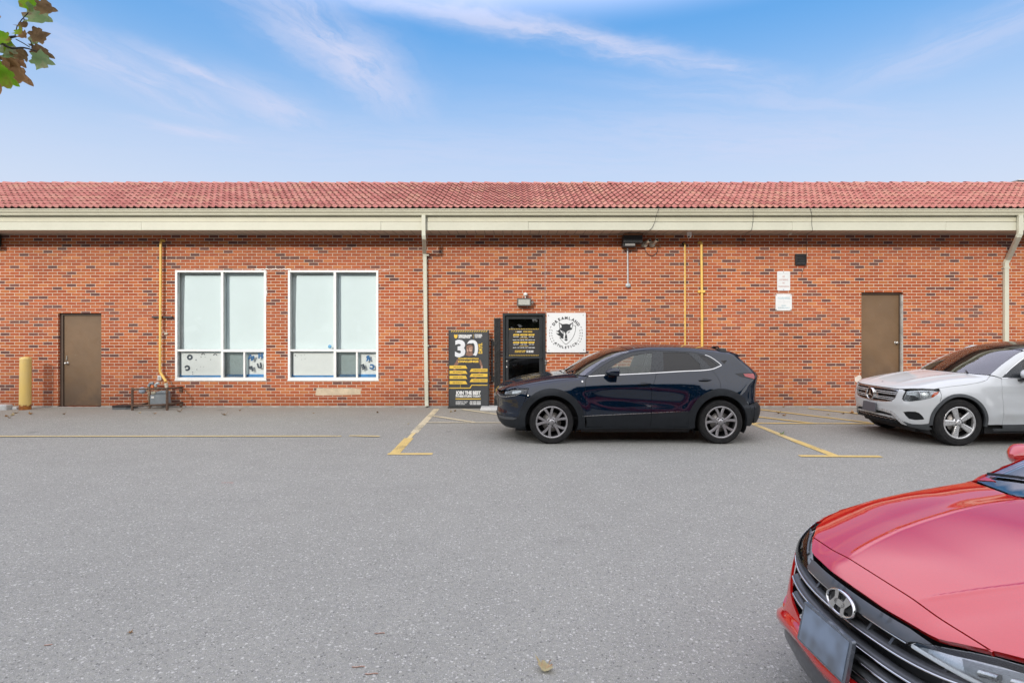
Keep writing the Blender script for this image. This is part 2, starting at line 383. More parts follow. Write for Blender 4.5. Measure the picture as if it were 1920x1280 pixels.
# ------------------------------------------------------------------ building
def mat_brick():
    t = NT('brick'); o = t.obj(); x = t.xyz(o)
    ROW, CL = 0.0705, 0.2195
    wob = t.math('MULTIPLY', t.math('SUBTRACT', t.noise(o, 9.0, 2.0, 0.5), 0.5), 0.006)
    zr = t.math('DIVIDE', t.math('SUBTRACT', t.math('ADD', x[2], wob), 0.027), ROW); row = t.math('FLOOR', zr); fz = t.math('SUBTRACT', zr, row)
    half = t.math('MULTIPLY', t.math('FLOORED_MODULO', row, 2.0), 0.5)
    uu = t.math('ADD', t.math('DIVIDE', t.math('ADD', t.math('ADD', x[0], wob), 11.72), CL), half); col = t.math('FLOOR', uu); fu = t.math('SUBTRACT', uu, col)
    def edge(f, w, soft):  # 0 on the joint, 1 on the brick
        d = t.math('MINIMUM', f, t.math('SUBTRACT', 1.0, f)); return t.maprange(d, w - soft, w + soft, 0.0, 1.0)
    face = t.math('MULTIPLY', edge(fu, 0.0215, 0.005), edge(fz, 0.066, 0.014))
    wn1 = t.n('ShaderNodeTexWhiteNoise'); wn1.noise_dimensions = '2D'; t.l(t.comb(col, row), wn1.inputs['Vector'])
    rr = t.xyz(wn1.outputs['Color'])
    cl = t.ramp(rr[0], [(0.0, (0.120, 0.050, 0.043)), (0.06, (0.145, 0.056, 0.045)), (0.105, (0.185, 0.066, 0.047)), (0.125, (0.33, 0.074, 0.027)), (0.50, (0.375, 0.091, 0.031)), (0.85, (0.415, 0.114, 0.037)), (1.0, (0.46, 0.155, 0.050))], 'LINEAR')
    st = t.n('ShaderNodeMapping'); st.inputs['Scale'].default_value = (14, 1, 60); t.l(o, st.inputs['Vector'])
    body = t.math('ADD', t.math('MULTIPLY', t.noise(st.outputs[0], 1.0, 4.0, 0.7), 0.5), t.math('MULTIPLY', t.noise(o, 45.0, 4.0, 0.7), 0.5))
    hs = t.n('ShaderNodeHueSaturation'); t.l(cl, hs.inputs['Color'])
    t.l(t.math('MULTIPLY', t.maprange(rr[1], 0, 1, 0.92, 1.06, False), t.maprange(body, 0.3, 0.7, 0.82, 1.15)), hs.inputs['Value'])
    large = t.maprange(t.noise(o, 0.45, 5.0, 0.6), 0.3, 0.7, 0.86, 1.10)
    bc = t.mix(1.0, hs.outputs[0], t.comb(large, large, large), 'MULTIPLY')
    # white salts and paint flecks on a few bricks
    fl = t.math('MULTIPLY', t.maprange(t.noise(o, 26.0, 3.0, 0.6), 0.70, 0.76, 0.0, 1.0), t.maprange(t.noise(o, 1.1, 3.0, 0.6), 0.52, 0.66, 0.0, 1.0))
    bc = t.mix(t.math('MULTIPLY', fl, 0.75), bc, (0.72, 0.66, 0.58))
    mort = t.mix(t.maprange(t.noise(o, 18.0, 4.0, 0.6), 0.3, 0.7, 0.0, 1.0), (0.68, 0.61, 0.50), (0.56, 0.50, 0.41))
    c = t.mix(face, mort, bc)
    # brick and mortar grow darker towards the ground
    low_tint = t.math('MULTIPLY', t.maprange(x[2], 0.0, 0.45, 0.5, 0.0), t.maprange(t.noise(o, 3.0, 5.0, 0.7), 0.3, 0.7, 0.3, 1.0))
    c = t.mix(low_tint, c, (0.17, 0.075, 0.05))
    p = t.principled(Base_Color=c, Roughness=t.maprange(face, 0, 1, 0.95, 0.78), Specular_IOR_Level=0.3)
    h = t.math('ADD', face, t.math('MULTIPLY', body, 0.25))
    t.l(t.bump(h, 0.7, 0.006), p.inputs['Normal'])
    return t.done(p)
BRICK = mat_brick()
CREAM = mat_plain('cream_aluminium', (0.53, 0.515, 0.40), 0.42, var=0.04, scale=2.0)
CREAM2 = mat_plain('pale_cream_aluminium', (0.52, 0.52, 0.43), 0.42, var=0.03, scale=2.0)
CONC = mat_plain('concrete', (0.34, 0.33, 0.31), 0.9, var=0.25, scale=5.0, bump=0.3)
WHITEF = mat_plain('white_window_frame', (0.78, 0.79, 0.78), 0.45, var=0.06, scale=8.0)
BROWN = mat_plain('brown_steel', (0.185, 0.125, 0.072), 0.5, var=0.14, scale=1.8)
BROWND = mat_plain('dark_brown_steel', (0.085, 0.058, 0.042), 0.55, var=0.15, scale=3.0)
BLACK = mat_plain('black_metal', (0.018, 0.019, 0.021), 0.42, var=0.2, scale=4.0)
CHAR = mat_plain('charcoal_aluminium', (0.030, 0.034, 0.038), 0.35, 0.2, var=0.12, scale=3.0)
STEEL = mat_plain('brushed_steel', (0.62, 0.61, 0.58), 0.28, 1.0, var=0.05)
GREYM = mat_plain('grey_painted_metal', (0.42, 0.45, 0.47), 0.5, 0.2, var=0.08)
YELLOW = mat_plain('yellow_pipe_paint', (0.72, 0.46, 0.11), 0.45, var=0.10, scale=5.0)
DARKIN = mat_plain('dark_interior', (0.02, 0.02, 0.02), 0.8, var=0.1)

bld = thing('brick_building', 'long single storey red brick building with a red tile roof', 'building', (0, WALL_Y, 0))
# everything of the building is written in world metres, so its pieces keep the world origin
bld.location = (0, 0, 0)
X0, X1, ZT = -16.5, 17.5, 3.985
doorL = (wx(109), wx(190), 0.012, wz(587)); winA = (wx(328.5), wx(499), wz(712), wz(506.5)); winB = (wx(540), wx(709.5), wz(712), wz(506.5))
doorG = (wx(942.5), wx(1023), 0.05, wz(587)); doorR = (wx(1615), wx(1693.5), wz(726), wz(548))
opens = sorted([doorL, winA, winB, doorG, doorR])
def wall_mesh():
    mb = MB(); y = WALL_Y; dep = 0.30
    xs = [X0]
    for o in opens:
        mb.quad((xs[-1], y, 0), (o[0], y, 0), (o[0], y, ZT), (xs[-1], y, ZT))
        if o[2] > 0: mb.quad((o[0], y, 0), (o[1], y, 0), (o[1], y, o[2]), (o[0], y, o[2]))
        mb.quad((o[0], y, o[3]), (o[1], y, o[3]), (o[1], y, ZT), (o[0], y, ZT))
        for xx in (o[0], o[1]): mb.quad((xx, y, o[2]), (xx, y + dep, o[2]), (xx, y + dep, o[3]), (xx, y, o[3]))
        mb.quad((o[0], y, o[3]), (o[1], y, o[3]), (o[1], y + dep, o[3]), (o[0], y + dep, o[3]))
        mb.quad((o[0], y, o[2]), (o[1], y, o[2]), (o[1], y + dep, o[2]), (o[0], y + dep, o[2]))
        xs.append(o[1])
    mb.quad((xs[-1], y, 0), (X1, y, 0), (X1, y, ZT), (xs[-1], y, ZT))
    for xx in (X0, X1): mb.quad((xx, y, 0), (xx, y + 11, 0), (xx, y + 11, ZT), (xx, y, ZT))
    mb.quad((X0, y + 11, 0), (X1, y + 11, 0), (X1, y + 11, ZT), (X0, y + 11, ZT))
    return mb
wall = wall_mesh().obj('wall', BRICK, bld, recalc=False)
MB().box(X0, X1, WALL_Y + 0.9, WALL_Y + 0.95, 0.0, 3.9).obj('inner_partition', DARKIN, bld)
fb = MB()
segs = [X0, doorL[0], doorL[1], doorG[0], doorG[1], X1]
for a, b in ((X0, doorL[0]), (doorL[1], doorG[0] - 0.02), (doorG[1] + 0.02, X1)): fb.box(a, b, WALL_Y - 0.025, WALL_Y + 0.1, -0.05, 0.026)
fb.obj('footing', CONC, bld)
fb = MB().box(doorL[0] - .02, doorL[1] + .02, WALL_Y - .03, WALL_Y + .25, -.02, 0.010); fb.obj('threshold', CONC, bld)
# vertical control joint, mortar patch, white caulk strip
MB().box(wx(1022) - .006, wx(1022) + .006, WALL_Y - .003, WALL_Y + .01, wz(586), ZT).obj('control_joint', mat_plain('grey_sealant', (.36, .30, .28), .8), bld)
pt = [(wx(591), wz(740)), (wx(595), wz(741)), (wx(640), wz(740.5)), (wx(676), wz(739.5)), (wx(676.5), wz(729)), (wx(660), wz(727.5)), (wx(620), wz(728)), (wx(594), wz(727.5))]
o = MB().prism(pt, WALL_Y - .004, WALL_Y + .01).obj('wall_patch', mat_plain('beige_render', (.52, .43, .31), .9, var=.14, scale=5, bump=.4), bld)
caulk = MB(); rnd = random.Random(3)
pts = [(wx(478 + i * 2.6), wz(505.2 + rnd.uniform(-1.2, .8))) for i in range(27)]
caulk.tube([(a, WALL_Y - .002, b) for a, b in pts], [rnd.uniform(.004, .013) for _ in pts], 6)
caulk.obj('caulking', WHITEF, bld); caulk = MB()
pts = [(wx(709 + i * 3), wz(506 + rnd.uniform(-.8, .8))) for i in range(9)]
caulk.tube([(a, WALL_Y - .002, b) for a, b in pts], [rnd.uniform(.002, .009) for _ in pts], 6)
caulk.obj('caulking', WHITEF, bld); caulk = MB()
pts = [(wx(499.5 + rnd.uniform(-.4, 1.2)), wz(507 + i * 4)) for i in range(13)]
caulk.tube([(a, WALL_Y - .002, b) for a, b in pts], [rnd.uniform(.002, .011) for _ in pts], 6)
caulk.obj('caulking', WHITEF, bld)
pb = MB(); pp = [(1603, 707), (1612, 703), (1615, 706), (1614.8, 716), (1606, 717), (1602.5, 713)]
pb.prism([(wx(a), wz(b)) for a, b in pp], WALL_Y - .003, WALL_Y + .01); pb.obj('wall_patch', mat_plain('white_render', (.66, .6, .54), .9, var=.2, bump=.4), bld)

# --- roof of barrel-shaped tiles
def mat_tile():
    t = NT('roof_tile'); o = t.obj()
    at = t.n('ShaderNodeAttribute'); at.attribute_name = 'tile'; r = t.xyz(at.outputs['Vector'])
    c = t.ramp(r[0], [(0.0, (0.31, 0.100, 0.090)), (0.45, (0.37, 0.130, 0.117)), (0.8, (0.42, 0.170, 0.148)), (1.0, (0.39, 0.18, 0.135))])
    d = t.math('MULTIPLY', t.maprange(t.noise(o, 5.0, 6.0, 0.7), 0.45, 0.7, 0.0, 1.0), 0.45)
    c = t.mix(d, c, (0.42, 0.29, 0.21))
    c = t.mix(t.maprange(t.noise(o, 70.0, 3.0, 0.7), .55, .75, 0, .5), c, (0.20, 0.08, 0.07))
    p = t.principled(Base_Color=c, Roughness=0.72, Specular_IOR_Level=0.35); t.l(t.bump(t.noise(o, 90., 3., .7), .25, .004), p.inputs['Normal'])
    return t.done(p)
TILE = mat_tile(); TNOSE = mat_plain('dirty_shaded_tile_edge', (.090, .036, .030), .85, var=.3, scale=9)  # nose colour holds dirt and the painted-in shade under each tile
RP = R(23.0); EY, EZ = 12.80, 4.466; NC, CX_, TW = 10, 0.335, 0.149
su = Vector((0, math.cos(RP), math.sin(RP))); nu = Vector((0, -math.sin(RP), math.cos(RP)))
def roof_mesh():
    S = 8; nx = int((X1 - X0 + .6) / TW); rng = np.random.RandomState(4)
    V = []; F = []; A = []
    prof = []
    for k in range(S + 1):
        a = k / S
        prof.append(0.0215 * math.sin(2 * math.pi * a + .4) + 0.004 * math.sin(4 * math.pi * a))
    for c in range(NC):
        for i in range(nx):
            xb = X0 - .3 + i * TW; b = len(V)
            if i % 2 == 0: r = rng.rand(); j = (rng.rand() - .5) * .010; sj = (rng.rand() - .5) * .012
            s0 = c * CX_ - .02 + sj; s1 = (c + 1) * CX_ + .03
            for (s, h, th) in ((s0, 0.026 + j, -0.003), (s0, 0.028 + j, 0.022), (s1, 0.0, 0.022)):
                for k in range(S + 1):
                    p = Vector((xb + TW * k / S, EY, EZ)) + su * s + nu * (prof[k] + h + (th - .022))
                    V.append(p[:]); A.append(r)
            n = S + 1
            for rr in range(2):
                for k in range(S): F.append((b + rr * n + k, b + rr * n + k + 1, b + (rr + 1) * n + k + 1, b + (rr + 1) * n + k))
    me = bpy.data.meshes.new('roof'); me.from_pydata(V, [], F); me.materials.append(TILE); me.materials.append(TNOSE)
    at = me.attributes.new('tile', 'FLOAT_VECTOR', 'POINT'); arr = np.zeros((len(V), 3)); arr[:, 0] = A; at.data.foreach_set('vector', arr.ravel())
    me.polygons.foreach_set('use_smooth', [True] * len(F))
    # crisp noses
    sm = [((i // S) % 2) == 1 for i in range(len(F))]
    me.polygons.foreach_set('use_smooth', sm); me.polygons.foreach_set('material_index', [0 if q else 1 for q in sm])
    o = bpy.data.objects.new('roof', me); COL.objects.link(o); o.parent = bld; return o
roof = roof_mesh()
# roof deck under the tiles, and the rear slope
ridge = Vector((0, EY, EZ)) + su * (NC * CX_)
MB().add([(X0 - .3, EY + .05, EZ - .06), (X1 + .3, EY + .05, EZ - .06), (X1 + .3, ridge.y, ridge.z - .05), (X0 - .3, ridge.y, ridge.z - .05), (X1 + .3, 2 * ridge.y - EY + 3, EZ - 1.4), (X0 - .3, 2 * ridge.y - EY + 3, EZ - 1.4)], [(0, 1, 2, 3), (3, 2, 4, 5)]).obj('roof_deck', mat_plain('dark_roof_felt', (.07, .045, .04), .9), bld)
V = []; F = []; A = []; rng = random.Random(8); nb = int((X1 - X0 + .6) / 0.335)
for i in range(nb):
    xb = X0 - .3 + i * .335; b = len(V); r = rng.random(); jj = rng.uniform(-.006, .006)
    for (xx, lift) in ((xb - .03, .050), (xb - .03, .068), (xb + .34, .035)):
        for k in range(7):
            a = math.pi * (k / 6) ; p = Vector((xx, ridge.y - .12 * math.cos(a), ridge.z - .01 + lift + jj + .070 * math.sin(a) - .085)); V.append(p[:]); A.append(r)
    for rr in range(2):
        for k in range(6): F.append((b + rr * 7 + k, b + rr * 7 + k + 1, b + (rr + 1) * 7 + k + 1, b + (rr + 1) * 7 + k))
me = bpy.data.meshes.new('ridge_cap'); me.from_pydata(V, [], F); me.materials.append(TILE)
at = me.attributes.new('tile', 'FLOAT_VECTOR', 'POINT'); arr = np.zeros((len(V), 3)); arr[:, 0] = A; at.data.foreach_set('vector', arr.ravel())
o = bpy.data.objects.new('ridge_cap', me); COL.objects.link(o); o.parent = roof

# --- gutter, fascia, soffit
def extr(prof, x0, x1, closed=True):
    mb = MB(); n = len(prof); a = [(x0, y, z) for y, z in prof]; b = [(x1, y, z) for y, z in prof]
    mb.add(a + b, [(i, (i + 1) % n, n + (i + 1) % n, n + i) for i in range(n if closed else n - 1)]); mb.add(a, [tuple(range(n))]); mb.add(b, [tuple(range(n))]); return mb
GZ1 = 4.435; GZ0 = 4.305; FY = 12.888
gut = [(FY, GZ1), (FY, GZ0), (FY - .075, GZ0), (FY - .085, GZ0 + .018), (FY - .080, GZ0 + .030), (FY - .115, GZ0 + .075), (FY - .118, GZ1 - .028), (FY - .135, GZ1 - .022), (FY - .137, GZ1), (FY - .118, GZ1 + .004), (FY - .112, GZ1 - .03), (FY - .02, GZ1 - .05)]
bevel(extr(gut, X0 - .3, X1 + .3).obj('gutter', CREAM, bld), .003)
f1 = MB()
xj = [X0 - .3, wx(360) * 1.0 - 3.2, -0.75 + .0, 5.6, 11.2, X1 + .3]
fas = [(FY, 4.305), (FY, 4.185), (FY + .014, 4.172), (FY + .014, 4.178)]
extr([(FY, 4.40), (FY, 4.178), (FY + .03, 4.178), (FY + .03, 4.40)], X0 - .3, X1 + .3).obj('fascia', CREAM, bld)
lf = MB(); rg = random.Random(5); joints = [X0 - .3, -8.2, -2.9, 0.36, 6.2, 9.6, 13.2, X1 + .3]
for a, b in zip(joints, joints[1:]):
    dy = rg.uniform(0, .004); lf.box(a + .002, b - .002, FY - .006 - dy, FY + .02 - dy, 3.985 + rg.uniform(-.003, .003), 4.170 + rg.uniform(-.004, .002))
bevel(lf.obj('fascia_board', CREAM2, bld), .004)
SOF = NT('soffit_panel'); oo = SOF.obj(); xx = SOF.xyz(oo)
fx = SOF.math('FRACT', SOF.math('DIVIDE', xx[0], 0.205)); gr = SOF.maprange(SOF.math('MINIMUM', fx, SOF.math('SUBTRACT', 1.0, fx)), 0.012, 0.035, 0.0, 1.0)
pr = SOF.principled(Base_Color=SOF.mix(gr, (0.10, 0.075, 0.055), (0.50, 0.42, 0.33)), Roughness=0.6); SOF.l(SOF.bump(gr, 0.8, 0.01), pr.inputs['Normal']); SOFM = SOF.done(pr)
MB().box(X0 - .3, X1 + .3, FY + .03, WALL_Y + .06, 3.992, 4.02).obj('soffit', SOFM, bld)

# --- downspouts (white-cream, with an offset elbow back to the wall)
def downspout(pts, w=0.085, d=0.065):
    mb = MB(); rings = []
    P = [Vector(p) for p in pts]
    for i, p in enumerate(P):
        dd = ((P[min(i + 1, len(P) - 1)] - p).normalized() + (p - P[max(i - 1, 0)]).normalized()).normalized() if 0 < i < len(P) - 1 else (P[min(i + 1, len(P) - 1)] - P[max(i - 1, 0)]).normalized()
        a = Vector((1, 0, 0)); a = (a - dd * a.dot(dd)).normalized(); b = dd.cross(a)
        rings.append([(p + a * (w / 2 * sx) + b * (d / 2 * sy))[:] for sx, sy in ((-1, -1), (1, -1), (1, 1), (-1, 1))])
    mb.ring(rings, True, True, False); return mb
xa, xb = wx(795) * 0.955, wx(799)
xa = (793.5 - 960) / 85.6
ds = downspout([(xa, FY - .06, 4.31), (xa, FY - .05, 3.86), (xa + .005, FY - .03, 3.80), (xb - .03, WALL_Y - .06, 3.55), (xb - .02, WALL_Y - .045, 3.48), (xb, WALL_Y - .045, 1.5), (wx(800.5), WALL_Y - .045, .15), (wx(801), WALL_Y - .07, 0.03)]).obj('downspout', CREAM2, bld); bevel(ds, .008)
ds['label'] = 'cream downspout between the windows and the banner'
for z, w in ((3.50, .06), (1.42, .06), (.6, .06)): MB().box(wx(800) - w, wx(800) + w, WALL_Y - .082, WALL_Y, z - .014, z + .014).obj('strap', CREAM2, ds)
xr = (1918 - 960) / 85.6; xw = wx(1883)
ds2 = downspout([(xr, FY - .06, 4.31), (xr, FY - .05, 3.90), (xr - .01, FY - .03, 3.84), (xw + .03, WALL_Y - .06, 3.40), (xw, WALL_Y - .045, 3.33), (xw, WALL_Y - .045, 0.06)], .10, .07).obj('downspout', CREAM2, bld); bevel(ds2, .008)
ds2['label'] = 'cream downspout at the right, behind the white car'
MB().box(xw - .07, xw + .07, WALL_Y - .085, WALL_Y, 3.2, 3.23).obj('strap', CREAM2, ds2)

# --- steel doors
def steel_door(o, knob_x, knob_z, hinge_x, label, leaf_inset):
    x0, x1, z0, z1 = o; y = WALL_Y + .09
    m = NT('weathered_brown_door' ); oc = m.obj(); xz = m.xyz(oc)
    low = m.math('MULTIPLY', m.maprange(xz[2], z0, z0 + .9, .75, 0.0), m.maprange(m.noise(oc, 2.2, 5., .65), .35, .6, 0.15, 1.0))
    cc = m.mix(low, m.mix(m.maprange(m.noise(oc, 1.2, 4., .6), .3, .7, 0., 1.), (.180, .112, .062), (.145, .092, .052)), (.078, .053, .038))
    cc = m.mix(m.maprange(m.noise(oc, 12., 5., .7), .66, .74, 0., .5), cc, (.27, .20, .14))
    leafm = m.done(m.principled(Base_Color=cc, Roughness=m.maprange(m.noise(oc, 6., 4., .6), .3, .7, .38, .6)))
    d = MB().box(x0 + leaf_inset, x1 - .045, y, y + .05, z0 + .01, z1 - .05).obj('steel_door', leafm, bld); d['label'] = label
    bevel(d, .003)
    f = MB(); f.box(x0, x0 + leaf_inset - .004, y - .03, y + .09, z0, z1); f.box(x1 - .041, x1, y - .03, y + .09, z0, z1); f.box(x0 + leaf_inset - .004, x1 - .041, y - .03, y + .09, z1 - .046, z1)
    f.obj('door_frame', BROWND, d)
    k = MB(); k.lathe([(0, -.075), (.018, -.073), (.028, -.06), (.028, -.048), (.014, -.036), (.013, -.008), (.032, -.006), (.034, 0)], 'Y', (knob_x, y, knob_z), 20); k.obj('door_knob', STEEL, d)
    for q in (.16, .52, .86): MB().cyl((hinge_x, y - .008, z0 + (z1 - z0) * q - .06), (hinge_x, y - .008, z0 + (z1 - z0) * q + .06), .011, 8).obj('hinge', BLACK, d)
    return d
dl = steel_door(doorL, wx(120.5), wz(681), doorL[1] - .043, 'brown steel door at ground level beside the yellow bollard', .07)
MB().box(wx(120) - .012, wx(120) + .012, WALL_Y + .078, WALL_Y + .09, wz(675), wz(667)).obj('lock_plate', STEEL, dl)
dr = steel_door(doorR, wx(1684), wz(642.5), doorR[0] + .03, 'brown steel door raised above the ground behind the white car', .028)
MB().box(doorR[1] - .043, doorR[1] - .003, WALL_Y - .004, WALL_Y + .05, doorR[2], doorR[3] - .06).obj('door_jamb', CONC, dr)

# --- windows
WGL = mat_glass('window_glass', (.985, 1.0, 1.0), 0.0, 0.0, 0.002, 1.22)
BLIND = mat_plain('pale_blind', (.72, .81, .84), .85, var=.015, scale=1.5)
SCRN = mat_glass('insect_screen', (.84, .86, .86), 0.3, 0.0, 0.04)
BLUET = mat_plain('blue_sill', (.045, .22, .50), .5, var=.12, scale=9)
LETB = mat_plain('blue_letter', (.02, .13, .34), .6); LETD = mat_plain('dark_letter', (.035, .05, .075), .6); SHEET = mat_plain('white_paper', (.74, .76, .76), .9, var=.02)
def window(o, label, first):
    x0, x1, z0, z1 = o; y = WALL_Y + .02
    px = (lambda a: wx(a)) if first else (lambda a: wx(a + 211.3))
    root = MB(); f = .05
    root.box(x0, x0 + f, y - .03, y + .09, z0, z1); root.box(x1 - f, x1, y - .03, y + .09, z0, z1)
    root.box(x0 + f, x1 - f, y - .03, y + .09, z1 - f, z1); root.box(x0 + f, x1 - f, y - .03, y + .09, z0, z0 + .055)
    mx = px(416.5); tz = wz(657)
    root.box(mx - .028, mx + .028, y - .026, y + .08, z0 + .055, z1 - f); root.box(x0 + f, mx - .028, y - .022, y + .08, tz - .02, tz + .026); root.box(mx + .028, x1 - f, y - .022, y + .08, tz - .034, tz + .026)
    sx = px(457.5); root.box(sx - .02, sx + .02, y - .012, y + .07, z0 + .055, tz - .034)
    root.box(x0 - .012, x1 + .012, y - .032, y - .02, z0 - .022, z0)
    w = root.obj('window', WHITEF, bld); w['label'] = label; bevel(w, .004)
    p = MB(); e = .012
    p.box(x0 + f, mx - .028, y + .02, y + .026, tz + .026, z1 - f); p.box(mx + .028, x1 - f, y + .02, y + .026, tz + .026, z1 - f)
    p.box(x0 + f, mx - .028, y + .02, y + .026, z0 + .055, tz - .02); p.box(mx + .028, sx - .02, y + .035, y + .041, z0 + .055, tz - .034); p.box(sx + .02, x1 - f, y + .02, y + .026, z0 + .055, tz - .034)
    p.obj('pane', WGL, w)
    MB().box(mx + .03, sx - .02, y + .045, y + .047, z0 + .057, tz - .036).obj('insect_screen', SCRN, w)
    yb = y + .115
    b = MB()   # roller blinds hanging behind the glass, the left one askew
    b.add([(x0 + .15, yb, z1 - .10), (mx + .02, yb, z1 - .10), (mx + .02, yb + .02, z0), (x0 + .085, yb + .02, z0)], [(0, 1, 2, 3)])
    b.obj('blind', BLIND, w, recalc=False); b = MB()
    b.add([(mx + .045, yb + .012, z1 - .08), (x1 + .02, yb + .012, z1 - .08), (x1 + .02, yb + .02, z0), (mx + .03, yb + .02, z0)], [(0, 1, 2, 3)])
    b.obj('blind', BLIND, w, recalc=False)
    MB().box(x0 + .01, x1 - .01, yb + .045, yb + .05, z0, z1 - .01).obj('blind_backing', mat_plain('pale_backing', (.80, .86, .85), .85, var=.04), w)
    lw = MB(); lw.box(x0 + .02, x1 - .02, y + .092, y + .113, z0 - .0, z0 + .120); lw.obj('sill_strip', BLUET, w)
    ph = MB(); ph.add([(x0 + .085, y + .07, tz - .035), (mx - .03, y + .07, tz - .055), (mx - .03, y + .074, z0 + .10), (x0 + .085, y + .074, z0 + .10)], [(0, 1, 2, 3)])
    ph.obj('paper_sheet', SHEET, w, recalc=False); ph = MB()
    ph.add([(sx + .05, y + .105, tz - .06), (x1 - .05, y + .105, tz - .06), (x1 - .05, y + .105, z0 + .10), (sx + .05, y + .105, z0 + .10)], [(0, 1, 2, 3)]); ph.obj('paper_sheet', SHEET, w, recalc=False)
    return w, px, y, yb
def glyph(w, ch, X, Z, y, size, rot, m, flip=True, bold=.012):
    mb = MB(); V, F = text_geo(ch, size, bold); xs = [q[0] for q in V]; ys = [q[1] for q in V]; cx_, cy_ = (min(xs) + max(xs)) / 2, (min(ys) + max(ys)) / 2
    c, s_ = math.cos(rot), math.sin(rot); k = -1 if flip else 1
    mb.add([(X + k * ((a - cx_) * c - (b - cy_) * s_), y, Z + (a - cx_) * s_ + (b - cy_) * c) for a, b, _ in V], F)
    return mb.obj('letter_sticker', m, w, recalc=False)
wA, pxA, yA, ybA = window(winA, 'white framed window nearest the gas meter', True)
wB, pxB, yB, ybB = window(winB, 'white framed window nearer the downspout', False)
def zc1(cx_): return 330 + cx_ / 11.294
def zr1(cy_): return 640 + cy_ / 11.3
for ch, cx_, cy_, rot, m, sz in (('O', 248, 338, .4, LETD, .15), ('C', 200, 565, -.3, LETD, .15), ('M', 1570, 345, -.45, LETB, .15), ('H', 1770, 305, .0, LETB, .15), ('U', 1750, 515, .25, LETD, .15), ('P', 1565, 580, -.15, LETD, .15)):
    glyph(wA, ch, wx(zc1(cx_)), wz(zr1(cy_)), yA + .034 + (.03 if cx_ < 900 else 0), sz, rot, m, flip=ch in 'CPR')
for cx_, cy_ in ((535, 265), (790, 275)):
    mb = MB(); mb.tube([(wx(zc1(cx_ - 38)), yA + .062, wz(zr1(cy_ + 18))), (wx(zc1(cx_ - 10)), yA + .062, wz(zr1(cy_ - 8))), (wx(zc1(cx_ + 12)), yA + .062, wz(zr1(cy_ - 8))), (wx(zc1(cx_ + 36)), yA + .062, wz(zr1(cy_ + 20)))], .007, 6); mb.obj('letter_sticker', LETD, wA)
for cx_, cy_, r in ((383, 395, .011), (695, 388, .008), (400, 598, .009), (310, 652, .010), (310, 690, .009), (490, 332, .009), (575, 332, .006), (480, 538, .006), (540, 540, .006)): MB().lathe([(0, -.002), (r, -.002), (r, .0)], 'Y', (wx(zc1(cx_)), yA + .062, wz(zr1(cy_))), 10).obj('letter_scrap', LETD, wA)
def zc2(cx_): return 540 + cx_ / 10.667
def zr2(cy_): return 640 + cy_ / 10.667
for ch, cx_, cy_, rot, m in (('R', 1580, 338, -.25, LETB), ('E', 1490, 510, -.35, LETD), ('C', 1672, 510, .15, LETB)):
    glyph(wB, ch, wx(zc2(cx_)), wz(zr2(cy_)), yB + .034, .145, rot, m, flip=True)
for cx_, cy_, r in ((116, 283, .013), (238, 280, .006), (305, 270, .006), (248, 365, .006), (315, 355, .006), (160, 310, .005)): MB().lathe([(0, -.002), (r, -.002), (r, .0)], 'Y', (wx(zc2(cx_)), yB + .062, wz(zr2(cy_))), 10).obj('letter_scrap', LETD, wB)
mb = MB(); mb.lathe([(0, -.003), (.042, -.003), (.042, .0)], 'Y', (wx(zc2(826)), yB + .018, wz(zr2(102))), 24); st_ = mb.obj('round_sticker', mat_plain('blue_sticker', (.12, .33, .55), .5), wB)

# --- glazed entrance door
DGL = mat_glass('door_glass', (.16, .21, .20), 0.0, 0.02, 0.004)
x0, x1, z0, z1 = doorG; y = WALL_Y + .02
gd = MB(); fw = .055
gd.box(x0, x0 + fw, y - .03, y + .10, z0, z1); gd.box(x1 - fw, x1, y - .03, y + .10, z0, z1); gd.box(x0 + fw, x1 - fw, y - .03, y + .10, z1 - fw, z1)
gdo = gd.obj('glass_door', CHAR, bld); gdo['label'] = 'black framed glass entrance door with a timetable poster'; bevel(gdo, .004)
lf = MB(); a, b, c, d = x0 + .06, x1 - .06, z0 + .01, z1 - .06; sw = .075
rz_ = wz(670)
lf.box(a, a + sw, y + .02, y + .065, c, d); lf.box(b - .085, b, y + .02, y + .065, c, d); lf.box(a + sw, b - .085, y + .02, y + .065, d - .075, d); lf.box(a + sw, b - .085, y + .02, y + .065, c, c + .25); lf.box(a + sw, b - .085, y + .018, y + .062, rz_ - .018, rz_ + .018)
bevel(lf.obj('door_leaf', CHAR, gdo), .004)
MB().box(a + sw, b - .085, y + .038, y + .046, c + .25, d - .075).obj('pane', DGL, gdo)
mb = MB(); mb.tube([(a + .02, y - .01, rz_ - .008), (b - .03, y - .01, rz_ - .008)], .014, 10); mb.box(a + .012, a + .045, y - .015, y + .02, rz_ - .03, rz_ + .015); mb.box(b - .05, b - .015, y - .015, y + .02, rz_ - .03, rz_ + .015); mb.obj('push_bar', CHAR, gdo)
for pz in (677, 688): MB().lathe([(0, -.012), (.016, -.012), (.02, 0)], 'Y', (a + .033, y + .02, wz(pz)), 14).obj('lock_cylinder', STEEL, gdo)
mb = MB(); mb.tube([(x1 + .005, y - .03, wz(677)), (x1 + .005, y - .10, wz(677)), (x1 + .06, y - .105, wz(676.5))], .011, 8); mb.box(x1 - .02, x1 + .02, y - .045, y - .03, wz(684), wz(674)); mb.obj('gate_latch', STEEL, gdo)
mb = MB(); mb.tube([(wx(989), y + .19, .1), (wx(989), y + .19, wz(665))], .016, 8); mb.obj('inner_rail', GREYM, gdo)
# concrete step at the entrance
st_ = MB().box(wx(903), wx(1030), WALL_Y - .55, WALL_Y + .3, -.02, .047).obj('entrance_step', mat_plain('pale_concrete', (.50, .51, .51), .85, var=.12, scale=4, bump=.2), bld); bevel(st_, .012)

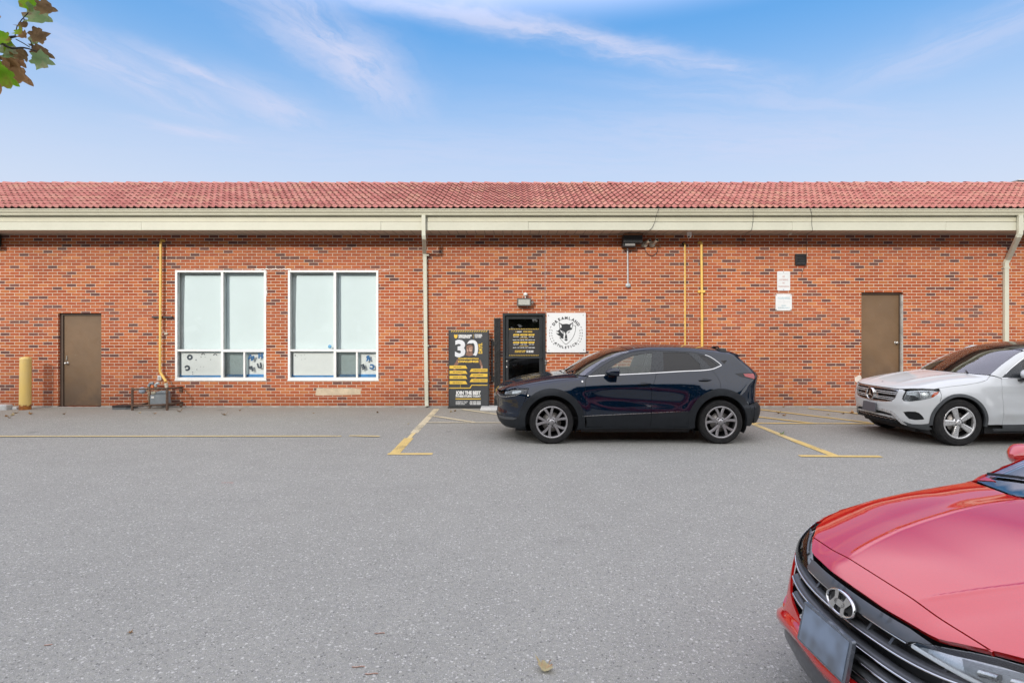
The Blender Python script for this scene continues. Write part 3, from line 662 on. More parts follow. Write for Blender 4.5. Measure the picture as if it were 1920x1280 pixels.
# --- low unit on the neighbouring roof edge
ru = MB().box(14.44, 16.2, 16.6, 18.0, 5.3, 6.02); ru.box(14.40, 16.25, 16.55, 18.05, 6.02, 6.06); o = ru.obj('rooftop_unit', GREYM); tag(o, 'grey metal rooftop unit showing behind the ridge at the far right', 'rooftop unit'); bevel(o, .01)
# ------------------------------------------------------------------ car body maths
# a body is the set where side, top, front and rear functions all agree; panels are cut from its surface
def pch(xs, ys):
    xs = np.array(xs, float); ys = np.array(ys, float); h = np.diff(xs); d = np.diff(ys) / h
    m = np.zeros_like(xs)
    for i in range(1, len(xs) - 1):
        if d[i - 1] * d[i] > 0:
            w1 = 2 * h[i] + h[i - 1]; w2 = h[i] + 2 * h[i - 1]; m[i] = (w1 + w2) / (w1 / d[i - 1] + w2 / d[i])
    m[0] = d[0]; m[-1] = d[-1]
    def f(x):
        x = np.asarray(x, float); i = np.clip(np.searchsorted(xs, x) - 1, 0, len(xs) - 2)
        t = (x - xs[i]) / h[i]
        lo = x < xs[0]; hi = x > xs[-1]
        tt = np.clip(t, 0, 1)
        r = (1 + 2 * tt) * (1 - tt) ** 2 * ys[i] + tt * (1 - tt) ** 2 * h[i] * m[i] + tt * tt * (3 - 2 * tt) * ys[i + 1] + tt * tt * (tt - 1) * h[i] * m[i + 1]
        r = np.where(lo, ys[0] + (x - xs[0]) * m[0], r); return np.where(hi, ys[-1] + (x - xs[-1]) * m[-1], r)
    return f
def smax(a, b, k):
    h = np.maximum(k - np.abs(a - b), 0) / k; return np.maximum(a, b) + h * h * k / 4
def smin(a, b, k): return -smax(-a, -b, k)
def bump_(x, c, w): return np.exp(-((x - c) / w) ** 2)
def sstep(x, a, b):
    t = np.clip((x - a) / (b - a), 0, 1); return t * t * (3 - 2 * t)

class Body:
    """x back from the nose, y to the car's far side, z up"""
    def f(s, x, y, z):
        y = np.abs(y)
        a = y - s.side(x, z); b = z - s.top(x, y)
        r = smax(a, b, s.kst(x))
        c = s.front(y, z) - x; d = x - s.rear(y, z)
        r = smax(r, c, s.kf(z)); r = smax(r, d, s.kr(z)); return r
    def grad(s, P, e=2e-3):
        g = np.zeros_like(P)
        for i in range(3):
            d = np.zeros(3); d[i] = e
            g[:, i] = s.f(*(P + d).T) - s.f(*(P - d).T)
        n = np.linalg.norm(g, axis=1, keepdims=True); return g / np.maximum(n, 1e-9)
    def solve(s, p2, proj, it=40):
        p2 = np.asarray(p2, float); n = len(p2)
        if proj == 'side': lo, hi, mk = np.zeros(n), np.full(n, 1.3), lambda t: (p2[:, 0], t, p2[:, 1])
        elif proj == 'top': lo, hi, mk = np.full(n, 0.60), np.full(n, 2.2), lambda t: (p2[:, 0], p2[:, 1], t)
        elif proj == 'front': lo, hi, mk = np.full(n, 1.6), np.full(n, -0.6), lambda t: (t, p2[:, 0], p2[:, 1])
        else: lo, hi, mk = np.full(n, 2.5), np.full(n, 5.5), lambda t: (t, p2[:, 0], p2[:, 1])
        for _ in range(it):
            m = (lo + hi) / 2; ins = s.f(*mk(m)) < 0
            lo = np.where(ins, m, lo); hi = np.where(ins, hi, m)
        t = (lo + hi) / 2; return np.stack([np.broadcast_to(q, (n,)) for q in mk(t)], 1)

# --- compact dark blue crossover
class BodyBlue(Body):
    L = 4.395; axf, axr = 0.918, 3.573; rw = 0.345
    def __init__(s):
        s.hood = pch([-.1, 0.0, .06, .16, .40, .8, 1.2, 1.6], [.70, .775, .825, .875, .955, 1.035, 1.085, 1.11])
        s.gh = pch([.6, 1.12, 1.56, 1.95, 2.25, 2.6, 3.0, 3.4, 3.75, 4.05, 4.4], [.74, 1.055, 1.325, 1.475, 1.522, 1.542, 1.54, 1.515, 1.475, 1.425, 1.36])
        s.wp = pch([0, .3, .65, 1.4, 2.5, 3.3, 3.9, 4.4], [.79, .835, .878, .878, .885, .892, .865, .79])
        s.sec = pch([.15, .30, .45, .62, .78, .92, 1.05, 1.18, 1.3], [-.06, -.022, -.004, 0, -.006, -.022, -.055, -.105, -.19])
        s.wb = pch([.8, 1.5, 2.5, 3.3, 3.9, 4.4], [.755, .775, .80, .79, .735, .66])
        s.fx = pch([.15, .22, .30, .42, .52, .62, .70, .76, .80, .9], [.22, .12, .06, .035, .045, .03, .010, .0, .012, .05])
        s.rx = pch([.2, .30, .42, .52, .565, .60, .72, .86, .98, 1.05, 1.09, 1.16, 1.28, 1.38, 1.46], [4.20, 4.33, 4.385, 4.395, 4.39, 4.345, 4.325, 4.33, 4.355, 4.365, 4.34, 4.27, 4.13, 4.02, 3.93])
    def side(s, x, z):
        lo = s.wp(x) + s.sec(z)
        # deep hollow sweeping along the doors
        lo = lo - .022 * bump_(z, .70 - .05 * (x - 2.0), .13) * sstep(x, 1.2, 2.0) * (1 - sstep(x, 2.7, 3.3)) + .010 * bump_(z, .92 + .03 * (x - 2), .06) * sstep(x, .9, 1.4) * (1 - .6 * sstep(x, 3.0, 3.6))
        r1 = np.hypot(x - s.axf, z - .36); r2 = np.hypot(x - s.axr, z - .36)
        lo = lo + .020 * (1 - sstep(r1, .50, .66)) + .020 * (1 - sstep(r2, .50, .70))
        g = s.wb(x) - .47 * (z - 1.10) - .10 * np.maximum(z - 1.1, 0) ** 2
        return smin(lo, g, .05)
    def top(s, x, y):
        h = s.hood(x + .10 * y * y) - .055 * (y / .75) ** 2 - .04 * (y / .8) ** 6 + .012 * bump_(y, .52, .06) * sstep(x, .1, .4)
        w = 1 - sstep(x, 2.0, 2.9)
        g = s.gh(x - .56 * y * y * w + .10 * y * y * sstep(x, 3.2, 4.0)) - .05 * (y / .6) ** 2 * sstep(x, 1.6, 2.3)
        return smax(h, g, .012)
    def front(s, y, z): return s.fx(z) + .21 * (y / .8) ** 2 + .17 * (y / .82) ** 6 + .16 * sstep(z, .72, .80) * 0
    def rear(s, y, z): return s.rx(z) - .13 * (y / .8) ** 2 - .20 * (y / .82) ** 6
    def kst(s, x): return .05 + .09 * (1 - sstep(x, .9, 1.5))
    def kf(s, z): return .07
    def kr(s, z): return .05

# --- mid-size white utility car
class BodyWhite(Body):
    L = 4.66; axf, axr = 0.81, 3.683; rw = 0.362
    def __init__(s):
        s.hood = pch([-.1, 0.0, .06, .16, .40, .8, 1.15, 1.6], [.70, .79, .845, .895, .965, 1.045, 1.085, 1.12])
        s.gh = pch([.6, 1.17, 1.5, 1.9, 2.2, 2.6, 3.0, 3.6, 4.0, 4.3, 4.7], [.70, 1.085, 1.285, 1.48, 1.555, 1.60, 1.605, 1.575, 1.535, 1.485, 1.40])
        s.wp = pch([0, .3, .65, 1.4, 2.5, 3.4, 4.0, 4.66], [.83, .885, .925, .925, .932, .935, .91, .83])
        s.sec = pch([.15, .28, .36, .47, .62, .80, .93, 1.05, 1.18, 1.3], [-.08, -.035, -.020, -.003, 0, -.004, -.012, -.05, -.10, -.19])
        s.wb = pch([.8, 1.5, 2.5, 3.4, 4.0, 4.66], [.80, .825, .845, .84, .80, .73])
        s.fx = pch([.15, .22, .30, .40, .50, .60, .72, .80, .85, .9], [.20, .11, .05, .025, .015, .0, .015, .03, .045, .07])
        s.rx = pch([.2, .32, .45, .55, .65, .80, .95, 1.05, 1.20, 1.40, 1.55], [4.50, 4.62, 4.66, 4.66, 4.63, 4.60, 4.59, 4.57, 4.48, 4.33, 4.20])
    def side(s, x, z):
        lo = s.wp(x) + s.sec(z)
        lo = lo + .012 * bump_(z, .93 - .015 * (x - 2), .035) * sstep(x, 1.0, 1.5) - .012 * bump_(z, .80, .07) * sstep(x, 1.1, 1.6) + .012 * bump_(z, .50, .05) * sstep(x, 1.3, 1.6) * (1 - sstep(x, 3.0, 3.2))
        r1 = np.hypot(x - s.axf, z - .38); r2 = np.hypot(x - s.axr, z - .38)
        lo = lo + .018 * (1 - sstep(r1, .46, .62)) + .018 * (1 - sstep(r2, .46, .62))
        g = s.wb(x) - .40 * (z - 1.10) - .10 * np.maximum(z - 1.1, 0) ** 2
        return smin(lo, g, .04)
    def top(s, x, y):
        h = s.hood(x + .06 * y * y) - .040 * (y / .75) ** 2 - .035 * (y / .85) ** 6 + .014 * bump_(y, .40 + .10 * (x - .5), .07) * sstep(x, .1, .5)
        w = 1 - sstep(x, 2.0, 2.9)
        g = s.gh(x - .37 * y * y * w + .08 * y * y * sstep(x, 3.4, 4.2)) - .04 * (y / .6) ** 2 * sstep(x, 1.6, 2.3)
        return smax(h, g, .012)
    def front(s, y, z): return s.fx(z) + .15 * (y / .85) ** 2 + .19 * (y / .88) ** 6
    def rear(s, y, z): return s.rx(z) - .10 * (y / .85) ** 2 - .16 * (y / .88) ** 6
    def kst(s, x): return .05 + .09 * (1 - sstep(x, .9, 1.5))
    def kf(s, z): return .07
    def kr(s, z): return .05

# --- red saloon
class BodyRed(Body):
    L = 4.62; axf, axr = 0.90, 3.60; rw = 0.33
    def __init__(s):
        s.hood = pch([-.15, .0, .06, .12, .22, .40, .7, 1.0, 1.25, 1.7], [.56, .665, .700, .728, .768, .825, .893, .945, .978, 1.01])
        s.gh = pch([.6, 1.15, 1.5, 1.9, 2.2, 2.6, 3.0, 3.4, 3.8, 4.1, 4.62], [.68, .968, 1.155, 1.32, 1.395, 1.432, 1.425, 1.36, 1.20, 1.06, 1.01])
        s.wp = pch([0, .3, .65, 1.4, 2.5, 3.4, 4.0, 4.62], [.78, .84, .885, .885, .89, .89, .86, .78])
        s.sec = pch([.13, .25, .38, .52, .66, .78, .88, .98, 1.1, 1.2], [-.07, -.03, -.008, 0, -.004, -.014, -.045, -.085, -.15, -.22])
        s.wb = pch([.8, 1.4, 2.5, 3.4, 4.0, 4.62], [.77, .785, .795, .77, .72, .64])
        s.fx = pch([.12, .18, .26, .36, .46, .56, .64, .70, .74, .85], [.14, .06, .015, .0, .02, .045, .065, .085, .11, .20])
        s.rx = pch([.2, .32, .45, .6, .75, .9, 1.0, 1.06], [4.50, 4.59, 4.62, 4.61, 4.59, 4.60, 4.58, 4.50])
    def side(s, x, z):
        lo = s.wp(x) + s.sec(z)
        lo = lo + .012 * bump_(z, .80 + .02 * (x - 2), .04) * sstep(x, .9, 1.4) - .010 * bump_(z, .64, .07) * sstep(x, 1.1, 1.6)
        r1 = np.hypot(x - s.axf, z - .34); r2 = np.hypot(x - s.axr, z - .34)
        lo = lo + .016 * (1 - sstep(r1, .42, .58)) + .016 * (1 - sstep(r2, .42, .58))
        g = s.wb(x) - .52 * (z - .98) - .12 * np.maximum(z - .98, 0) ** 2
        return smin(lo, g, .04)
    def top(s, x, y):
        # two raised folds run the length of the bonnet
        cr = .44 + .13 * sstep(x, .1, 1.2)
        h = s.hood(x - .13 * y * y * (1 - sstep(x, .35, .75)) ) - .012 * (y / .75) ** 2 - .024 * (y / .80) ** 6 + .012 * sstep(x, .55, .95)
        h = h - .009 * (np.sqrt((np.abs(y) - cr) ** 2 + .0009) + np.abs(y) - cr) * sstep(x, .0, .3)
        c1_ = np.interp(x, [.20, .34, .53, .65, .82, .98, 1.14, 1.25], [.205, .252, .305, .325, .338, .342, .332, .32]); h = h + .0026 * np.exp(-((np.abs(y) - c1_) / .012) ** 2) * sstep(x, .20, .30) * (1 - sstep(x, 1.05, 1.18)) + .010 * sstep(c1_ + .06 - np.abs(y), -.08, .10)
        w = 1 - sstep(x, 1.9, 2.8)
        g = s.gh(x - .20 * y * y * w + .10 * y * y * sstep(x, 3.0, 3.8)) - .04 * (y / .6) ** 2 * sstep(x, 1.6, 2.3)
        return smax(h, g, .012)
    def front(s, y, z): return s.fx(z) + .16 * (y / .8) ** 2 + .24 * (y / .84) ** 6
    def rear(s, y, z): return s.rx(z) - .10 * (y / .8) ** 2 - .20 * (y / .84) ** 6
    def kst(s, x): return .05 + .05 * (1 - sstep(x, .8, 1.4))
    def kf(s, z): return .05
    def kr(s, z): return .05

CARS = {'blue': (BodyBlue(), (-0.295, 10.01), 0.0), 'white': (BodyWhite(), (6.084, 9.89), 0.0), 'red': (BodyRed(), (1.305, 2.41), 2.5)}
# ------------------------------------------------------------------ panel cutting
def dens(poly, res, closed=True):
    out = []; n = len(poly)
    for i in range(n if closed else n - 1):
        a = np.array(poly[i], float); b = np.array(poly[(i + 1) % n], float); k = max(1, int(np.ceil(np.linalg.norm(b - a) / res)))
        for j in range(k): out.append(a + (b - a) * j / k)
    if not closed: out.append(np.array(poly[-1], float))
    return np.array(out)
def spl(pts, k=6, closed=False):
    """smooth curve through points"""
    P = [np.array(p, float) for p in pts]; n = len(P); out = []
    for i in range(n if closed else n - 1):
        p0 = P[(i - 1) % n] if closed or i > 0 else 2 * P[0] - P[1]; p1 = P[i]; p2 = P[(i + 1) % n]
        p3 = P[(i + 2) % n] if closed or i + 2 < n else 2 * P[-1] - P[-2]
        for j in range(k):
            t = j / k; out.append(.5 * ((2 * p1) + (p2 - p0) * t + (2 * p0 - 5 * p1 + 4 * p2 - p3) * t * t + (3 * p1 - p0 - 3 * p2 + p3) * t ** 3))
    if not closed: out.append(P[-1])
    return [tuple(q) for q in out]
def inside(P, poly):
    x, y = P[:, 0], P[:, 1]; r = np.zeros(len(P), bool); n = len(poly); j = n - 1
    for i in range(n):
        xi, yi = poly[i]; xj, yj = poly[j]
        if yi != yj: r ^= ((yi > y) != (yj > y)) & (x < (xj - xi) * (y - yi) / (yj - yi) + xi)
        j = i
    return r
def inset(poly, d):
    P = np.array(poly); a = np.roll(P, 1, 0); b = np.roll(P, -1, 0)
    area = np.sum(P[:, 0] * b[:, 1] - b[:, 0] * P[:, 1]); sg = 1 if area > 0 else -1
    e1 = P - a; e2 = b - P; e1 /= np.maximum(np.linalg.norm(e1, axis=1, keepdims=True), 1e-9); e2 /= np.maximum(np.linalg.norm(e2, axis=1, keepdims=True), 1e-9)
    n1 = np.stack([-e1[:, 1], e1[:, 0]], 1) * sg; n2 = np.stack([-e2[:, 1], e2[:, 0]], 1) * sg
    m = n1 + n2; L = np.maximum(np.sum(m * n1, axis=1, keepdims=True), .5); return P + m / L * d
def arc(c, r, a0, a1, n=24): return [(c[0] + r * math.cos(R(a0 + (a1 - a0) * i / n)), c[1] + r * math.sin(R(a0 + (a1 - a0) * i / n))) for i in range(n + 1)]
def solve(B, p2, proj):
    """proj: 'top' or the angle of the cutting plane (0 = from the side, 90 = from the front, -90.. from behind)"""
    p2 = np.asarray(p2, float)
    if proj == 'top': return B.solve(p2, 'top')
    if proj == 'rear': return B.solve(p2, 'rear')
    c, s_ = math.cos(R(proj)), math.sin(R(proj)); n = len(p2)
    # measure outward from a point well inside the body
    px, py = (p2[:, 0] * c, p2[:, 0] * s_); lo = np.full(n, -1.2 if proj > 20 else (0.0 if proj == 0 else -.3)); hi = np.full(n, 1.3)
    for _ in range(42):
        m = (lo + hi) / 2; ins = B.f(px - s_ * m, py + c * m, p2[:, 1]) < 0
        lo = np.where(ins, m, lo); hi = np.where(ins, hi, m)
    m = (lo + hi) / 2; return np.stack([px - s_ * m, py + c * m, p2[:, 1]], 1)
def to2(P, proj):
    P = np.asarray(P, float)
    if proj == 'top': return [(p[0], p[1]) for p in P]
    if proj == 'rear': return [(p[1], p[2]) for p in P]
    c, s_ = math.cos(R(proj)), math.sin(R(proj)); return [(p[0] * c + p[1] * s_, p[2]) for p in P]
def conv(B, pts, a, b): return to2(solve(B, pts, a), b)
def panel(B, parent, name, proj, poly, mats, holes=(), off=0.0, thick=.012, res=.035, gap=0.0, far=None, label=None, sag=None):
    """cut a panel out of the body skin. far: True mirrors it to y>0, False keeps y<0, None leaves y as is"""
    poly = dens([tuple(p) for p in poly], res * .7)
    if gap: poly = inset(poly, gap)
    hs = [dens([tuple(p) for p in h], res * .7) for h in holes]
    mn, mx = poly.min(0), poly.max(0)
    gx = np.arange(mn[0], mx[0], res); gy = np.arange(mn[1], mx[1], res * .87)
    G = np.array([(x + (res / 2 if j % 2 else 0), y) for j, y in enumerate(gy) for x in gx]).reshape(-1, 2)
    keep = inside(G, poly)
    for h in hs: keep &= ~inside(G, h)
    G = G[keep]; allb = np.vstack([poly] + hs)
    if len(G):
        d = np.full(len(G), 9.0)
        for q in allb: d = np.minimum(d, np.hypot(G[:, 0] - q[0], G[:, 1] - q[1]))
        G = G[d > res * .45]
    loops = []; b = 0
    for h in [poly] + hs: loops.append(list(range(b, b + len(h)))); b += len(h)
    pts = np.vstack([allb, G]); edges = [(l[i], l[(i + 1) % len(l)]) for l in loops for i in range(len(l))]
    r = delaunay_2d_cdt([Vector(p) for p in pts], edges, [], 0, 1e-6)
    V2 = np.array([tuple(v) for v in r[0]]); T = np.array([tuple(f) for f in r[2] if len(f) == 3])
    cen = V2[T].mean(1); k = inside(cen, poly)
    for h in hs: k &= ~inside(cen, h)
    T = T[k]; used = np.unique(T); rm = np.full(len(V2), -1); rm[used] = np.arange(len(used)); V2 = V2[used]; T = rm[T]
    P = solve(B, V2, proj); N = B.grad(P)
    o_ = off if sag is None else off + sag(P)
    if sag is not None: o_ = o_[:, None]
    Po = P + N * o_; Pi = P + N * (o_ - thick)
    # orient triangles along the normals
    fn = np.cross(Po[T[:, 1]] - Po[T[:, 0]], Po[T[:, 2]] - Po[T[:, 0]]); fl = np.sum(fn * N[T[:, 0]], 1) < 0
    T[fl] = T[fl][:, ::-1]
    cnt = {}
    for t in T:
        for a, c in ((t[0], t[1]), (t[1], t[2]), (t[2], t[0])): cnt[(a, c)] = 1
    bd = [(a, c) for (a, c) in cnt if (c, a) not in cnt]
    n = len(V2); V = np.vstack([Po, Pi]); NN = np.vstack([N, -N]); F = [tuple(t) for t in T] + [tuple(t[::-1] + n) for t in T]; mi = [0] * len(T) + [1] * len(T)
    rv = []; rb = 2 * n
    for a, c in bd:
        q = rb + len(rv); rv += [Po[a], Po[c], Pi[c], Pi[a]]; F.append((q + 1, q, q + 3, q + 2)); mi.append(0)
    if rv: V = np.vstack([V, np.array(rv)]); NN = np.vstack([NN, np.zeros((len(rv), 3))])
    if far is not None:
        sgn = 1 if far else -1
        if sgn < 0: V = V * [1, -1, 1]; NN = NN * [1, -1, 1]; F = [f[::-1] for f in F]
    me = bpy.data.meshes.new(name); me.from_pydata([tuple(q) for q in V], [], [tuple(int(i) for i in f) for f in F])
    for m in mats: me.materials.append(m)
    me.polygons.foreach_set('material_index', mi); me.polygons.foreach_set('use_smooth', [True] * (2 * len(T)) + [False] * len(bd)); me.update()
    me.normals_split_custom_set_from_vertices([tuple(q) for q in NN])
    o = bpy.data.objects.new(name, me); COL.objects.link(o); o.parent = parent
    if label: o['label'] = label
    return o

# ------------------------------------------------------------------ car materials
SILV = mat_plain('car_silver_trim', (.56, .57, .58), .28, .45, var=.04)
TRIM = mat_plain('car_black_plastic', (.016, .019, .023), .55, var=.10, scale=12, spec=.25)
TRIMG = mat_plain('car_grey_plastic', (.060, .066, .072), .50, var=.10, scale=12)
GLOSSB = mat_plain('car_gloss_black', (.008, .009, .010), .14, var=.05, coat=.15, spec=.35)
CABIN = mat_plain('car_cabin', (.022, .022, .024), .75, var=.15)
SEATM = mat_plain('car_seat', (.030, .029, .029), .65, var=.15)
CHROME = mat_plain('car_chrome', (.66, .66, .66), .12, 1.0, var=.02)
SATIN = mat_plain('car_satin_metal', (.55, .55, .55), .28, 1.0, var=.04)
def mat_tyre():
    t = NT('tyre'); o = t.obj(); x = t.xyz(o)
    c = t.mix(t.maprange(t.noise(o, 14., 5., .7), .4, .7, 0., .6), (.014, .014, .015), (.036, .034, .032))
    p = t.principled(Base_Color=c, Roughness=.82, Specular_IOR_Level=.3); t.l(t.bump(t.noise(o, 90., 3., .6), .15, .003), p.inputs['Normal']); return t.done(p)
TYRE = mat_tyre()
RIM = mat_plain('alloy_rim', (.40, .39, .40), .32, .85, var=.05); RIMD = mat_plain('alloy_rim_dark', (.050, .051, .054), .45, .6, var=.1); DISC = mat_plain('brake_disc', (.32, .30, .28), .4, .9, var=.15)
RIMB = mat_plain('bright_alloy_rim', (.62, .62, .62), .30, .8, var=.04)
GLC = mat_glass('car_glass', (.80, .86, .84), 0.0, .0, .006); GLD = mat_glass('tinted_car_glass', (.06, .07, .07), 0.0, .0, .004); GLW = mat_glass('windshield_glass', (.86, .90, .89), 0.0, .12, .008)
LENS = mat_glass('lamp_lens', (.93, .95, .96), 0.01, .0, .004, 1.28); REDL = mat_plain('red_lamp', (.32, .008, .010), .12, var=.05, coat=1.0); AMBER = mat_plain('amber_lamp', (.80, .10, .005), .18, var=.05, coat=.8)
LAMPB = mat_plain('lamp_reflector', (.52, .54, .56), .25, .35, var=.05)
PILLAR = mat_plain('window_pillar', (.022, .026, .030), .30, var=.05, spec=.5); LAMPD = mat_plain('lamp_bezel', (.045, .047, .05), .3, var=.08)
PLATE = mat_plain('plate_cover', (.12, .14, .17), .25, .2, var=.15, scale=3, coat=.5)

def wheel(parent, x, y, r, width, style, far, rim_r):
    """axle along y; the outer face looks away from the car"""
    sg = 1 if far else -1
    root = bpy.data.objects.new('wheel', None); COL.objects.link(root); root.parent = parent; root.empty_display_size = .1
    root.location = (x, y * sg, r - .004); root.rotation_euler = (0, R(17 if far else 7) + x, 0)
    Y = lambda q: q * sg
    t = MB(); w = width
    prof = [(rim_r - .012, -w + .012), (rim_r + .02, -w), (rim_r + .06, -w - .004 + .0), (r - .022, -w + .006), (r - .006, -w + .022), (r, -w + .045), (r, -w * .55), (r - .007, -w * .545), (r - .007, -w * .52), (r, -w * .515), (r, -w * .30), (r - .007, -w * .295), (r - .007, -w * .27), (r, -w * .265), (r, -.045), (r - .006, -.022), (r - .022, -.006), (r - .032, -.001), (r - .036, -.0035), (r - .060, .003), (rim_r + .022, .002), (rim_r + .016, -.002), (rim_r + .004, -.003), (rim_r - .010, -.012)]
    t.lathe([(a, Y(b)) for a, b in prof], 'Y', n=72); t.obj('tyre', TYRE, root)
    m = MB()
    # barrel and lip
    lip = [(rim_r + .003, -.004), (rim_r - .004, .0015), (rim_r - .016, -.001), (rim_r - .024, -.014), (rim_r - .028, -.05), (rim_r - .045, -w + .02)]
    m.lathe([(a, Y(b)) for a, b in lip], 'Y', n=72)
    m.mat(1); m.lathe([(rim_r - .030, Y(-.055)), (rim_r - .046, Y(-w + .018)), (.02, Y(-w + .015))], 'Y', n=48); m.mat(0)
    hub = -.022
    def spoke(a, w0, w1, r0, r1, d0, d1, dep=.030, skew=0.0, tgt=m):
        """tapered bar from hub to rim"""
        rings = []
        for q in np.linspace(0, 1, 7):
            rr = r0 + (r1 - r0) * q; ww = w0 + (w1 - w0) * q; dd = d0 + (d1 - d0) * (q ** 1.3) ; ang = a + skew * q
            c, s_ = math.cos(ang), math.sin(ang); tx, tz = -s_, c; ring = []
            for u_, v_ in ((-.5, -dep), (-.5, -.007), (-.36, 0), (.36, 0), (.5, -.007), (.5, -dep)):
                ring.append((rr * c + tx * ww * u_, Y(dd + v_), rr * s_ + tz * ww * u_))
            rings.append(ring)
        tgt.ring(rings, True, True, False)
    if style == 'twin':
        for k in range(5):
            a = 2 * math.pi * k / 5 + .31
            for sgn in (-1, 1): spoke(a + sgn * .085, .036, .045, .050, rim_r - .014, hub + .006, -.004, skew=sgn * .20)
    else:
        for k in range(5):
            a = 2 * math.pi * k / 5 + math.pi / 2; spoke(a, .066, .100, .055, rim_r - .012, hub + .008, -.006)
    m.lathe([(.088, Y(hub - .03)), (.080, Y(hub - .002)), (.062, Y(hub + .004)), (.034, Y(hub + .004)), (.034, Y(hub + .012)), (.028, Y(hub + .015)), (.001, Y(hub + .016))], 'Y', n=40)
    m.obj('rim', [RIM if style == 'twin' else RIMB, RIMD], root)
    for k in range(5):
        l = MB(); a = 2 * math.pi * k / 5 + (.31 + math.pi / 5 if style == 'twin' else math.pi / 2 + math.pi / 5); l.lathe([(.013, Y(hub - .012)), (.013, Y(hub + .004)), (.008, Y(hub + .006)), (.001, Y(hub + .004))], 'Y', (.058 * math.cos(a), 0, .058 * math.sin(a)), 12); l.obj('wheel_bolt', RIMD, root)
    d = MB(); d.lathe([(.155, Y(-.085)), (.155, Y(-.072)), (.07, Y(-.070)), (.06, Y(-.05))], 'Y', n=40); d.obj('brake_disc', DISC, root)
    return root

def seats(parent, B, xs, zf, wheel_y):
    def seat(y, x, w, name):
        m = MB(); 
        def blk(c0, c1, hw, th):
            rings = []
            for q in np.linspace(0, 1, 5):
                p = np.array(c0) + (np.array(c1) - np.array(c0)) * q; k = 1 - .18 * abs(2 * q - 1) ** 3; rings.append([(p[0] + th * a, y + hw * k * b, p[2]) if c1[2] - c0[2] > .1 else (p[0], y + hw * k * b, p[2] + th * a) for a, b in ((-.5, -1), (.0, -1.02), (.5, -.9), (.55, 0), (.5, .9), (.0, 1.02), (-.5, 1), (-.55, 0))])
            m.ring(rings, True, True, True)
        blk((x, 0, zf + .22), (x + .50, 0, zf + .20), w, .14); blk((x + .47, 0, zf + .22), (x + .66, 0, zf + .80), w, .13)
        m.obj(name, SEATM, parent)
        h = MB(); rings = [[(x + .68 + .05 * a, y + .13 * k * b, z) for a, b in ((-1, -1), (-1.1, 0), (-1, 1), (1, 1), (1.1, 0), (1, -1))] for z, k in ((zf + .82, .7), (zf + .85, 1), (zf + .93, 1), (zf + .985, .75))]
        h.ring(rings, True, True, True); h.obj('headrest', SEATM, parent)
    for x in xs[:1]:
        seat(-.37, x, .24, 'seat'); seat(.37, x, .24, 'seat')
    for y in (-.42, .42): seat(y, xs[1], .30, 'rear_seat')
    c = MB(); c.box(xs[0] - .95, xs[1] + .9, -.70, .70, zf - .14, zf - .10); c.obj('cabin_floor', CABIN, parent)
def steering(parent, x, y, z):
    m = MB(); c = Vector((x, y, z)); ax = Vector((.88, 0, -.47)).normalized(); u_ = Vector((0, 1, 0)); v_ = ax.cross(u_)
    m.tube([(c + u_ * (.18 * math.cos(t)) + v_ * (.18 * math.sin(t)))[:] for t in np.linspace(0, 2 * math.pi, 29)], .014, 8, False)
    for t in (0, math.pi, -math.pi / 2): m.tube([c[:], (c + u_ * (.175 * math.cos(t)) + v_ * (.175 * math.sin(t)))[:]], .013, 6)
    m.tube([c[:], (c + ax * -.25)[:]], .03, 8); m.obj('steering_wheel', CABIN, parent)

def chassis(parent, B, top_z, dash_x, dash_z, hw=.70):
    m = MB(); L = B.L
    m.box(.35, L - .35, -.60, .60, .165, .26)                       # floor pan
    for x0, x1 in ((B.axf + .47, B.axr - .47),): m.box(x0, x1, -hw - .08, hw + .08, .175, .30)
    m.box(.32, dash_x - .25, -.58, .58, .26, top_z)                  # engine bay block
    m.box(B.axr - .42, L - .22, -.58, .58, .26, .75)
    m.obj('underbody', CABIN, parent)
    for cx_ in (B.axf, B.axr):
        for sg in (-1, 1):
            l = MB(); pr = arc((cx_, .36), .435, -30, 210, 22)
            l.add([(a, sg * .60, max(b, .16)) for a, b in pr] + [(a, sg * (hw + .12), max(b, .16)) for a, b in pr], [(i, i + 1, len(pr) + i + 1, len(pr) + i) for i in range(len(pr) - 1)], True)
            l.add([(a, sg * .60, max(b, .16)) for a, b in pr], [tuple(range(len(pr)))]); l.obj('wheel_liner', CABIN, parent, recalc=False)
    d = MB(); rings = [[(x, -.72, z), (x, .72, z), (x + .0, .72, z - .35), (x, -.72, z - .35)] for x, z in ((dash_x - .28, dash_z - .05), (dash_x, dash_z), (dash_x + .22, dash_z - .03), (dash_x + .30, dash_z - .14))]
    d.ring(rings, True, True, False); bevel(d.obj('dashboard', CABIN, parent), .03, 3)

